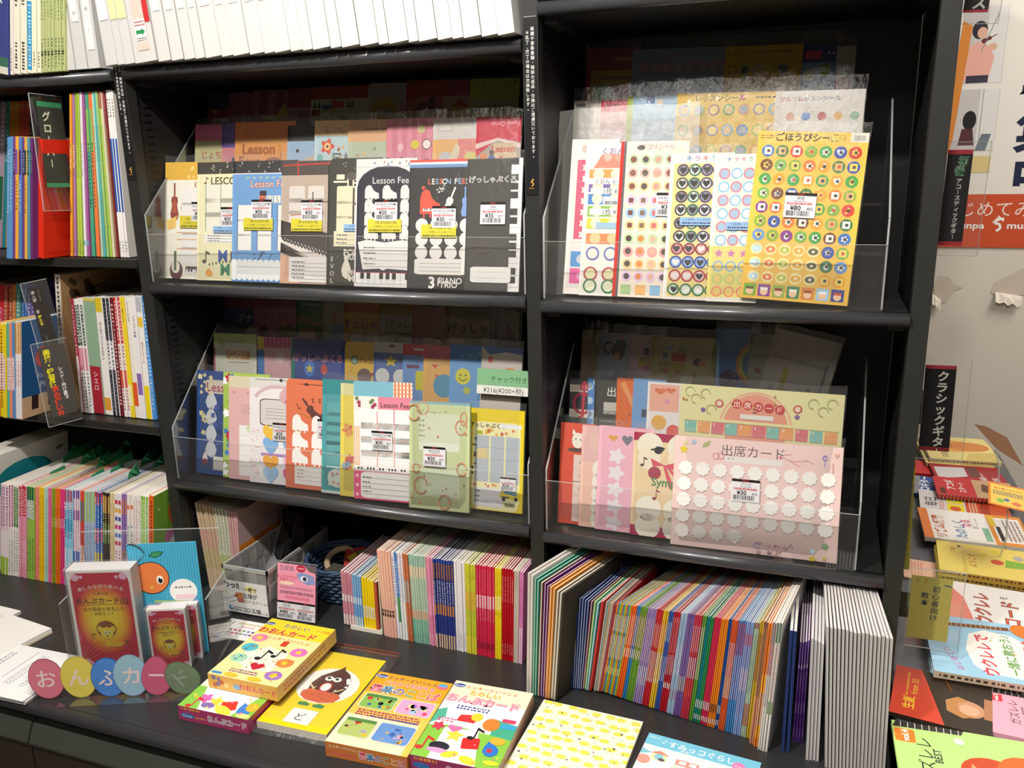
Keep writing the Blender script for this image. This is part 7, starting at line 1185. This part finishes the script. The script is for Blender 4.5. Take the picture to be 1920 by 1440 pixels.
def roller(x, y, z, tilt, turn, label, hc='#101014'):
    M = Matrix.Translation((x, y, z)) @ Matrix.Rotation(turn, 4, 'Z') @ Matrix.Rotation(tilt, 4, 'X')
    o = empty('packaged_roller', M); tag(o, label, 'package')
    mb = MB(); mb.box((-.038, -.0012, .055), (.038, .0012, .135), hc); mb.box((-.0385, -.0014, .054), (-.037, .0014, .136), '#c8c8cc'); Art(mb, .07, .08, .0014, frame(Vector((0, 0, .055)), Vector((1, 0, 0)), Vector((0, 0, 1)), Vector((0, -1, 0)))).D(.2, .3, .6, .4, 1, '#55555c'); mb.build('header_card', M_GLOSS, o)
    mb = MB(); n = 10; vs = []
    for k, (zz, r, dd) in enumerate(((.0, .012, .012), (.01, .026, .02), (.035, .030, .022), (.052, .034, .014), (.06, .036, .003))): vs += [(r*math.cos(2*math.pi*i/n), dd*math.sin(2*math.pi*i/n), zz) for i in range(n)]
    mb.add(vs, [(k*n+i, k*n+(i+1) % n, (k+1)*n+(i+1) % n, (k+1)*n+i) for k in range(4) for i in range(n)]+[tuple(range(n-1, -1, -1))], '#85858a'); mb.build('grey_pouch', M_GLOSS, o, smooth=True)
roller(-.716, .085, D+.028, -.35, -.75, 'black topped grey roller package nearest the front of the grey basket')
roller(-.684, .115, D+.03, -.30, -.75, 'black topped grey roller package behind another in the grey basket')
roller(-.712, .175, D+.036, -.1, -.2, 'black topped roller package standing highest in the grey basket')
roller(-.690, .205, D+.008, -.05, .1, 'navy topped roller package lying at the back of the basket', '#12123c')
o = empty('film_packet', Matrix.Translation((-.725, .022, D+.052)) @ Matrix.Rotation(-.6, 4, 'X')); tag(o, 'crumpled clear packet with blue contents in the front of the basket', 'package')
mb = MB(); mb.box((-.02, 0, 0), (.02, .016, .035), '#3f74b0'); mb.build('blue_roller', M_GLOSS, o); film(o, .055, .055, .004, .01, .006, .0, 501)
# round blue basket
RB = empty('round_basket', Matrix.Translation((-.5405, .14, D+.0005))); tag(RB, 'dark blue round coiled basket behind the pink sign', 'basket')
mb = MB()
for k in range(9):
    z = .0068+.0098*k; r0 = .064+.0027*k
    pts = [Vector(((r0+.0022*math.sin(18*t+math.pi*k))*math.cos(t), (r0+.0022*math.sin(18*t+math.pi*k))*math.sin(t), z+.0012*math.sin(3*t))) for t in [2*math.pi*i/48 for i in range(49)]]
    mb.tube(pts, .0047, '#33445c', 6)
vs = [(.064*math.cos(t), .064*math.sin(t), .002) for t in [2*math.pi*i/24 for i in range(24)]]; mb.add(vs, [tuple(range(24))], '#222c3c'); mb.build('coiled_body', M_SOFT, RB, smooth=True)
mb = MB()
for k in range(3): mb.tube([Vector(((.0875+.002*math.sin(9*t+k*2.1))*math.cos(t), (.0875+.002*math.sin(9*t+k*2.1))*math.sin(t), .091+.005*math.sin(5*t+k*2.1))) for t in [2*math.pi*i/48 for i in range(49)]], .004, '#3c4f6a', 6)
mb.build('twisted_rim', M_SOFT, RB, smooth=True)
o = empty('wooden_ring', Matrix.Translation((-.555, .15, D+.078)) @ Matrix.Rotation(.5, 4, 'X')); tag(o, 'pale wooden ring lying in the round blue basket', 'ring')
mb = MB(); mb.tube([Vector((.034*math.cos(t), .034*math.sin(t), 0)) for t in [2*math.pi*i/32 for i in range(33)]], .008, '#b09a7c', 8); mb.build('ring_body', M_SOFT, o, smooth=True)
o = plate('small_packet', Matrix.Translation((-.505, .13, D+.072)) @ Matrix.Rotation(.35, 4, 'X') @ Matrix.Rotation(.4, 4, 'Z'), .05, .06, .01, '#a83a34', lambda a: (a.S(SQ, .4, .5, .22, '#c8b43c', 1, .5), a.R(.6, .2, .95, .5, '#5a7a3c'))); tag(o, 'red and yellow packet lying in the round blue basket', 'package')
o = plate('dark_board', Matrix.Translation((-.53, .085, D+.068)) @ Matrix.Rotation(.15, 4, 'X') @ Matrix.Rotation(-.1, 4, 'Z'), .07, .04, .006, '#4a463e', None); tag(o, 'dark thin board lying in the front of the round blue basket', 'board')
# pink sign
t = .2; NS = Vector((0, -math.cos(t), math.sin(t)))
M, w_, h_ = onplane((521, 1160), (592, 1171), (533, 1058), (0, -.016, D), NS)
M.translation = M.translation+M.col[1].to_3d()*max(0, (D+.0006-(M.translation.z-w_/2*abs(M.col[0].z)))/M.col[1].z)
PS_ = empty('price_sign', M); tag(PS_, 'pink price sign on a small clear stand in front of the round blue basket', 'price sign')
def c(a):
    a.T_('五線譜', .24, .09, .13, '#5a5a78', bold=.0); a.C(.62, .07, .12, '#c02c48', .7); a.D(.54, .05, .7, .09, 1, '#f0c8d0'); a.P([(.5, .2), (.62, .14), (.95, .2), (1, .36), (.8, .4), (.58, .33)], '#8a98c4'); a.C(.7, .28, .1, '#dfe0ec', .7); a.C(.72, .28, .05, '#3a3448'); a.P([(.7, .0), (1, .0), (1, .14), (.85, .12)], '#6a5a5c'); a.T_('貼ってはがせる', .25, .27, .08, '#d8405c'); a.T_('五線テープ', .26, .335, .08, '#d8405c'); a.C(.25, .41, .2, '#f6d8b8', .2)
    a.D(.08, .47, .95, .53, 2, '#8a5a70', .4); a.D(.08, .57, .95, .64, 2, '#5a3a48', .6); a.D(.2, .67, .85, .74, 2, '#d8486c', .5)
plate('pink_leaflet', Matrix.Translation((0, .02, .0012)), w_, h_-.02, .0008, '#f09ab0', c, parent=PS_)
acrylic_sheet('clear_stand', PS_, (-w_/2-.004, 0, -.0008), (w_/2+.004, h_+.004, .0004), [((-w_/2-.004, h_+.004, -.0008), (w_/2+.004, h_+.005, .0004))])
for k, (mk, pr) in enumerate((('SUZUKI', '¥480'), ('SUZUKI', '¥550'))): price_sticker(PS_, (-.25+.5*k)*w_, .022, .0024, w_*.5, mk, pr)
# ------------------------------------------------------------------ acrylic divider signs in the left bay
def section_sign(BL, BR, Tp, pt, n, label, col, art, pad=(.012, .012, .012, .03), m=None):
    M, w, h = onplane(BL, BR, Tp, pt, n)
    S = empty('section_sign', M); tag(S, label, 'sign')
    l, r, t, b = pad
    acrylic_sheet('clear_holder', S, (-w/2-l, -b, -.0022), (w/2+r, h+t, -.0004), [((-w/2-l, h+t, -.0022), (w/2+r, h+t+.0012, -.0004)), ((-w/2-l-.0012, -b, -.0022), (-w/2-l, h+t, -.0004)), ((-w/2-l, -b-.0012, -.0022), (w/2+r, -b, -.0004))])
    plate('printed_card', Matrix.Identity(4), w, h, .0006, col, art, parent=S); return S
def c(a): a.R(0, 0, 1, .06, '#3c8a5c'); a.R(0, .95, 1, 1, '#3c8a5c'); a.V('グローバー', .33, .10, .34, '#d8d4bc', 1.14, .02)
section_sign((88, 351), (133, 351), (77, 190), (-1.105, 0, 0), (1, 0, 0), 'dark glove sign with green bands in a clear holder on the left upper shelf', '#3a3c36', c, (.014, .004, .014, .05))
nn = Vector((math.cos(.35), -math.sin(.35), 0))
def c(a): a.V('導入期', .22, .05, .26, '#b8b4b0', 1.05, .02); a.R(.14, .34, .32, .39, '#a8a49c'); a.V('使える', .26, .42, .26, '#d0c83c', 1.0, .04); a.V('レスナー', .34, .72, .24, '#8a857c', .95); a.V('よみもの・書き込み', .62, .04, .09, '#b0aca6', 1.05)
section_sign((86, 662), (112, 655), (70, 537), aty((70, 600), -.062), nn, 'dark sign with grey and yellow writing behind another sign, left lower shelf', '#35302e', c, (.012, .012, .012, .01))
def c(a): a.V('奏法・練習法', .27, .03, .26, '#e0d428', .98, .05); a.V('体の使い方', .33, .56, .27, '#d8442c', .95, .05); a.V('レスナー向け書籍', .66, .30, .17, '#d8d4d0', .98, .03)
section_sign((99, 783), (147, 770), (92, 650), aty((95, 720), -.076), nn, 'grey sign with yellow and red writing at the front of the left lower shelf', '#4a4644', c, (.012, .006, .012, .02))
# ------------------------------------------------------------------ end table: books facing the right aisle
def ebook(name, FL, FR, w, z, th, col, art, label, spine=None, ln=None, group=None, rings=False, cat='book'):
    a, b = atz(FL, z), atz(FR, z); d = (b-a); L = ln or d.length; d.normalize(); y = -d; x = y.cross(UPZ)
    M = frame(a+d*L-x*w/2-UPZ*th, x, y, UPZ)
    mb = MB(); mb.box((-w/2, 0, 0), (w/2, L, .0005), col); mb.box((-w/2, 0, th-.0005), (w/2, L, th), col); mb.box((-w/2, 0, .0005), (-w/2+.0008, L, th-.0005), spine or col)
    if art: art(Art(mb, w, L, th))
    T = frame(Vector((-w/2-.0001, L/2, 0)), Vector((0, -1, 0)), Vector((0, 0, 1)), Vector((-1, 0, 0)))
    if spine: s_ = Art(mb, L, th, 0, T); s_.R(0, 0, 1, 1, spine); s_.D(.03, .2, .97, .8, 1, '#4a3a30', .6)
    o = mb.build(name, M_GLOSS, None, M); tag(o, label, cat, group)
    pb = MB(); pb.box((-w/2+.001, .0015, .0006), (w/2-.0015, L-.0015, th-.0006), '#ece6da'); pb.build('page_block', M_PAPER, o)
    if rings:
        r = MB()
        for k in range(22):
            yy = L*(k+.5)/22; r.tube([Vector((-w/2+.004*math.cos(t)-.0005, yy, th/2+(.004+th/2)*math.sin(t))) for t in [2*math.pi*i/10 for i in range(11)]], .0011, '#bbb', 5)
        r.build('ring_binding', M_WIRE, o)
    return o
Z = EZ
def ukulele(a):
    a.P([(.1, .30), (.2, .24), (.45, .22), (.72, .26), (.82, .36), (.78, .52), (.66, .60), (.62, .70), (.48, .76), (.3, .72), (.2, .6), (.08, .5)], '#f6f2e8'); a.T_('ウクレレで', .40, .33, .135, '#d83a50', bold=.03); a.T_('一緒に歌おう♪', .45, .47, .10, '#5a9a3c', bold=.02); a.T_('こどものうた', .42, .60, .115, '#d8402c', bold=.03); a.T_('はじめての', .25, .13, .07, '#c8488c', rot=.25); a.C(.8, .12, .05, '#e8f0f2', .6)
    a.P([(.80, 0), (.86, 0), (.93, .52), (.87, .52)], '#7a4a2c'); [a.L(.80+.0045*k, .03*k+.02, .86+.0045*k, .03*k+.02, .006, '#d8b880') for k in range(16)]; a.C(.9, .66, .15, '#e07a24', 1.2); a.C(.9, .86, .19, '#e07a24', 1.0); a.C(.9, .70, .05, '#5a2c14'); a.D(.1, .82, .5, .9, 2, '#4a5a64'); a.speck(5, .05, .05, .95, .9, .015, .025, ['#e8d8a0'], (STAR5,))
for k in (0, 1): ebook('ukulele_book', (1729-3*k, 1148+9*k), (1925, 1176+9*k), .215, Z+.028-.0145*k, .0135, '#9fcae2', ukulele, ('upper' if k == 0 else 'lower')+' copy of the sky blue ukulele songbook with a white cloud title', '#d8902c' if False else '#c8b8a0', .29, 'sky blue ukulele books on the end table')
def c(a): a.P([(0, 0), (1, 0), (1, .28), (0, .55)], '#cf4632'); a.T_('生誕', .28, .18, .13, '#f0c83c', bold=.02); a.T_('from 35', .62, .22, .1, '#f0c83c'); a.D(.4, .13, .9, .17, 1, '#e8a83c'); a.C(.42, .76, .16, '#c8906c', 1.1); a.P([(.22, .72), (.3, .56), (.5, .54), (.62, .66), (.58, .78), (.5, .66), (.34, .68), (.3, .84)], '#b8824c'); a.C(.4, .78, .1, '#dba888'); a.R(.3, .92, .7, 1, '#b07a58'); a.L(.7, .6, .95, .52, .02, '#6a3a1c')
ebook('concert_score', (1681, 1246), (1860, 1288), .155, Z+.010, .008, '#33291f', c, 'red and dark brown score with a portrait, under the blue ukulele songbooks')
def cg(vol, bgn): 
    def c(a): a.S(RSQ, .82, .08, .085, bgn, .9); a.T_('vol.'+vol, .82, .08, .075, '#fbf6ee', bold=.03); a.T_('ガズレレ', .55, .20, .14, '#2a2a28', bold=.0); a.T_("BEST", .62, .28, .08, '#3a3a34', bold=.02); a.P([(.92, .0), (1, .03), (1, .5), (.94, .48)], '#33302e'); [a.L(.925, .06+.05*k, 1, .065+.05*k, .006, '#d8d4c8') for k in range(9)]; a.C(.5, .62, .2, '#c84a24', 1.1); a.C(.5, .85, .28, '#d8682c', .8); a.C(.5, .66, .07, '#2c1814'); a.P([(.2, .5), (.4, .46), (.6, .5), (.5, .56), (.3, .56)], '#e8a070'); a.C(.85, .45, .04, '#fff4d8')
    return c
ebook('ukulele_book', (1671, 1349), (1871, 1383), .20, Z+.016, .008, '#b8dc84', cg('4', '#f08030'), 'light green ukulele book with an orange volume tag at the lower right', ln=.215)
ebook('ukulele_book', (1845, 1289), (1960, 1312), .13, Z+.009, .008, '#efa9bd', cg('3', '#d8384c'), 'pink ukulele book with a red volume tag', ln=.2)
ebook('ukulele_book', (1876, 1386), (1980, 1404), .16, Z+.009, .008, '#9cc4d4', cg('2', '#f09048'), 'pale blue ukulele book with orange volume tag at the frame corner', ln=.2)
def c(a): a.P([(0, .0), (1, .0), (.6, .14), (0, .2)], '#e88a7c'); a.T_('ウクレレ', .42, .26, .19, '#2a2422', bold=.045); a.T_('ウクレレ', .42, .26, .19, '#d85a48', bold=.01); a.T_('コード', .38, .45, .2, '#2a2422', bold=.045); a.T_('コード', .38, .45, .2, '#d85a48', bold=.01); a.T_('を', .75, .42, .1, '#2a2a2a'); a.R(0, .58, 1, 1, '#e0562c'); a.S(RSQ, .5, .72, .2, '#f4ece0', .4); a.C(.2, .72, .14, '#f4e02c'); a.T_('300', .2, .72, .1, '#3a2c14')
ebook('ukulele_book', (1768, 1086), (1940, 1114), .18, Z+.014, .012, '#f5f0ea', c, 'white and orange ukulele chord book beneath the blue ukulele songbook', ln=.27)
def c(a): a.T_('スタンドバイミー', .3, .2, .065, '#b0562c', bold=.0); a.T_('ようこそ', .45, .26, .11, '#c8502c', bold=.01); a.T_('コード', .75, .12, .08, '#d8702c'); a.speck(6, .7, .02, .98, .25, .03, .06, ['#e8c890', '#c8a068'], (FLOWER,)); a.C(.5, .45, .08, '#d8542c'); a.P([(.36, .5), (.62, .52), (.58, .68), (.4, .68)], '#88b83c'); a.R(.42, .66, .56, .8, '#6ab0cc'); a.C(.72, .62, .08, '#b8b4ac', .8); a.C(.85, .45, .06, '#e8d43c'); a.C(.7, .36, .04, '#e8d43c'); a.R(.1, .8, .5, .97, '#8cc4d4')
for k in (0, 1): ebook('ukulele_book', (1755-4*k, 1012+9*k), (1950, 1039+9*k), .165, Z+.028-.0115*k, .0105, '#f0d86c', c, ('upper' if k == 0 else 'lower')+' copy of the yellow songbook with a red capped figure', '#d8a848', .27, 'yellow ukulele songbooks on the end table')
def c(a): a.R(0, 0, 1, .09, '#e8803c'); a.T_('リズム練習', .42, .17, .15, '#c8623c', bold=.03); a.T_('たのしく', .38, .36, .15, '#3a78b0', bold=.025); a.T_('なる', .6, .44, .13, '#c8387c', bold=.025); a.T_('まる方法', .62, .52, .09, '#3a3a3a'); a.R(.55, .50, .95, .54, '#f5f0ea'); a.L(.1, .3, .3, .42, .015, '#8ab0c8'); a.R(.08, .58, .5, .64, '#8cc0a0'); a.R(0, .66, 1, 1, '#ec9434'); a.R(.1, .70, .9, .97, '#fbf8f2'); a.R(.6, .67, .95, .73, '#ecc83c'); a.R(.12, .72, .6, .76, '#2a2a28'); a.D(.15, .79, .85, .95, 4, '#8a5a48', .5)
ebook('rhythm_book', (1720, 951), (1911, 971), .19, Z+.032, .011, '#f6f1ea', c, 'white and orange rhythm practice book in the middle of the end table')
def c(a): a.T_('毎日', .5, .13, .2, '#5a5660', bold=.02); a.D(.2, .22, .9, .28, 2, '#d88a6c', .6); a.R(.08, .31, .48, .50, '#f0dc28'); a.R(.52, .31, .95, .50, '#f0dc28'); a.C(.3, .40, .1, '#d85a2c', .8); a.C(.72, .4, .1, '#e8e8e0', .8); a.R(0, .52, 1, 1, '#d0552f'); a.D(.1, .55, .9, .65, 3, '#f4d8c0', .5); a.R(.1, .68, .8, .78, '#a83c1f')
ebook('practice_book', (1722, 917), (1885, 936), .17, Z+.018, .010, '#d8d4d4', c, 'grey and red practice book with two yellow pictures on the end table')
def c(a): a.T_('アコギ', .6, .20, .17, '#f4e4e0', bold=.03); a.T_('スタート', .5, .34, .14, '#f4e4e0', bold=.02); a.R(.1, .05, .4, .12, '#5a1c14'); a.R(.05, .50, .98, 1, '#c8a47c'); a.P([(.4, .58), (.8, .62), (.7, .72), (.3, .7)], '#6a4028'); a.R(.2, .75, .4, .8, '#3a3028'); a.L(.6, .7, .7, .95, .02, '#4a3828')
ebook('guitar_book', (1748, 892), (1893, 906), .15, Z+.032, .009, '#c8242c', c, 'red ring bound guitar starter book with photos on the end table', rings=True)
ebook('guitar_book', (1708, 890), (1750, 895), .15, Z+.012, .009, '#2a4a9c', lambda a: (a.R(0, 0, 1, .4, '#8a8c94'), a.T_('ソロギター', .5, .6, .2, '#e8ecf4', bold=.04)), 'blue and grey guitar book half behind the right upright')
def c(a): a.P([(.1, .04), (.8, .05), (.85, .5), (.3, .48), (.2, .3)], '#d4d0d0'); a.R(.3, .52, .9, .68, '#6a3a3c'); a.T_('アコースティックギター', .2, .7, .07, '#f0dcd8', bold=.02); a.D(.1, .6, .3, .95, 2, '#e8d0cc')
ebook('guitar_book', (1741, 868), (1868, 877), .14, Z+.022, .009, '#a82430', c, 'dark red and white ring bound guitar book below the yellow books', rings=True)
ebook('guitar_book', (1706, 862), (1745, 865), .12, Z+.012, .009, '#c8242c', None, 'plain red guitar book half behind the right upright')
def c(a): a.C(.6, .45, .25, '#ecA23c' if False else '#eca23c', 1.2); a.C(.6, .66, .2, '#d8863c', 1.3); a.T_('入門', .62, .36, .12, '#4a3a20', rot=0, bold=.01); a.P([(0, .5), (.3, .6), (.4, 1), (0, 1)], '#d8c06c'); a.D(.1, .2, .4, .3, 3, '#5a4a2c')
for k in (0, 1): ebook('guitar_book', (1722-6*k, 816+8*k), (1846-12*k, 824+8*k), .23, Z+.036-.0125*k, .0115, '#ecd888', c, ('upper' if k == 0 else 'lower')+' copy of the pale yellow guitar primer at the far end', '#d8c8a0', None, 'pale yellow guitar primers on the end table')
ebook('song_sheet', (1694, 1046), (1754, 1055), .10, Z+.006, .005, '#eab79c', lambda a: a.D(.1, .2, .9, .6, 4, '#c8806c', .5), 'peach booklet seen through the clear sign on the end table')
# little cards standing over the end table
def c(a): a.R(.06, .06, .94, .94, '#f6d060'); a.T_('初心者にオススメ', .5, .22, .09, '#c8402c', bold=.02); a.D(.12, .32, .88, .52, 3, '#4a4a6c'); a.C(.3, .75, .1, '#8ac04c'); a.C(.7, .78, .12, '#e8824c', .8); a.C(.46, .68, .07, '#5a78b0')
a_, b_, c_ = atz((1829, 897), .80), atz((1853, 942), .80), atz((1886, 914), .80)
x = (c_-a_).normalized(); M, w_, h_ = onplane((1853, 944), (1930, 962), (1829, 897), (0, 0, .80), Vector((.1, -.25, 1)))
o = empty('recommendation_card', M); tag(o, 'orange and yellow recommendation card on a clear stand over the red books', 'card sign')
plate('printed_card', Matrix.Identity(4), w_, h_, .0008, '#ec8a34', c, parent=o)
mb = MB(); b0 = M.inverted() @ Vector((M.translation.x, M.translation.y+.04, EZ+.0005)); mb.tube([Vector((0, h_*.4, -.001)), Vector((b0.x, b0.y, b0.z*.5)), b0], .002, '#fff'); mb.build('clear_stem', M_EDGE, o)
p = aty((1868, 842), 1.0); o = empty('price_tent', Matrix.Translation(p)); tag(o, 'brown and white folded price tent on a clear stem at the far end', 'price card')
q = [hit(v, (0, 1.0, 0), (0, 1, 0))-p for v in ((1826, 796), (1868, 842), (1866, 838), (1836, 793))]
top = [hit(v, (0, 1.02, 0), (0, 1, 0))-p for v in ((1827, 795), (1850, 800), (1888, 820), (1918, 873), (1869, 842))]
mb = MB(); mb.add(top, [(0, 1, 2, 3, 4)], '#b48a6c'); mb.add([v+Vector((0, .003, -.001)) for v in top], [(4, 3, 2, 1, 0)], '#b48a6c'); mb.build('brown_panel', M_PAPER, o)
fr = [hit(v, (0, 1.0, 0), (0, 1, 0))-p for v in ((1826, 797), (1868, 842), (1864, 846), (1832, 812))]
mb = MB(); mb.add(fr, [(0, 1, 2, 3)], '#e4e0dc'); mb.add([v+Vector((0, .002, 0)) for v in fr], [(3, 2, 1, 0)], '#e4e0dc'); mb.build('price_panel', M_PAPER, o)
mb = MB(); e = Vector((.02, 0, EZ-p.z)); mb.tube([Vector((0, .01, 0)), Vector((.012, .0, (EZ-p.z)*.3)), e], .0025, '#fff'); mb.build('clear_stem', M_EDGE, o)
# hanging section signs beside the right upright
def hang(BL, BR, Tp, y, label, col, art, ext, pad=.014):
    M, w, h = onplane(BL, BR, Tp, (0, y, 0), (0, -1, 0)); S = empty('section_sign', M); tag(S, label, 'sign')
    plate('printed_card', Matrix.Identity(4), w, h, .0006, col, art, parent=S)
    acrylic_sheet('clear_holder', S, (-w/2-.004, -.018, -.0022), (w/2+ext, h+.014, -.0004), [((w/2+ext-.0012, -.018, -.0022), (w/2+ext, h+.014, -.0004)), ((-w/2-.004, h+.013, -.0022), (w/2+ext, h+.0142, -.0004)), ((-w/2-.004, -.019, -.0022), (w/2+ext, -.018, -.0004))])
    mb = MB(); L = M.inverted() @ Vector((.660, y, M.translation.z+h*.5)); mb.box((min(L.x, -w/2-.004)-.002, h*.3, -.004), (-w/2, h*.7, -.0023), '#222'); mb.build('hanger_bracket', M_METAL, S)
def c(a): a.R(0, 0, 1, .045, '#b83a44'); a.R(0, .955, 1, 1, '#b83a44'); [ (a.T_(ch, .66-.1*i, .115+.1*i, .42, '#a8c0ac', bold=.05), a.T_(ch, .66-.1*i, .115+.1*i, .42, '#2c6a48', bold=.01)) for i, ch in enumerate('初級')]; a.V('アコースティックギター', .58, .29, .25, '#d4d0c8', .98, .03)
hang((1757, 460), (1803, 461), (1777, 281), .30, 'black sign with green heading and white katakana beside the wall poster', '#2c2a2c', c, .028)
def c(a): a.R(0, 0, 1, .04, '#b03a44'); a.R(0, .955, 1, 1, '#8c2c30'); a.V('クラシックギター', .60, .06, .40, '#d4d0c8', 1.02, .03)
hang((1722, 843), (1779, 847), (1740, 684), .32, 'black classical guitar sign with red edges beside the right upright', '#1d1c20', c, .026)
def c(a): a.V('初心者向け', .62, .13, .20, '#2c3a4c', 1.05, .012); a.V('教本', .36, .24, .20, '#2c3a4c', 1.05, .012); a.S(NOTE, .16, .08, .06, '#a8443c'); a.S(NOTE, .36, .07, .06, '#a8443c'); a.L(.8, .1, .98, .12, .03, '#3a4a6a')
hang((1699, 1193), (1775, 1204), (1714, 1078), .10, 'olive sign with dark kanji in a clear holder over the end table', '#a8a054', c, .020)
def c(a): a.R(0, .62, 1, .94, '#2a282c'); a.R(0, .94, 1, 1, '#b83a44'); a.T_('ス', .6, .78, .6, '#d4d0c8', bold=.03)
hang((1805, 24), (1852, 23), (1811, -60), .34, 'black and red sign at the top edge beside the wall poster', '#2a282c', c, .02)
M, w_, h_ = onplane((1684, 1066), (1705, 1068), (1706, 858), (0, .22, 0), (0, -1, 0))
o = plate('strip_sign', M, w_, h_, .001, '#b4ac4c', lambda a: (a.R(0, 0, 1, .23, '#e8d418'), a.T_('練習', .6, .07, .5, '#c8342c', bold=.03), a.R(.3, .14, .8, .19, '#c8642c'), a.D(.2, .3, .8, .9, 9, '#8a8438', .3))); mb = MB(); L = M.inverted() @ Vector((.6557, .22, M.translation.z+h_*.5)); mb.box((L.x-.002, h_*.4, -.004), (-w_/2+.004, h_*.6, -.0002), '#222'); mb.build('hanger_bracket', M_METAL, o); tag(o, 'narrow yellow and olive strip sign along the right upright', 'sign')
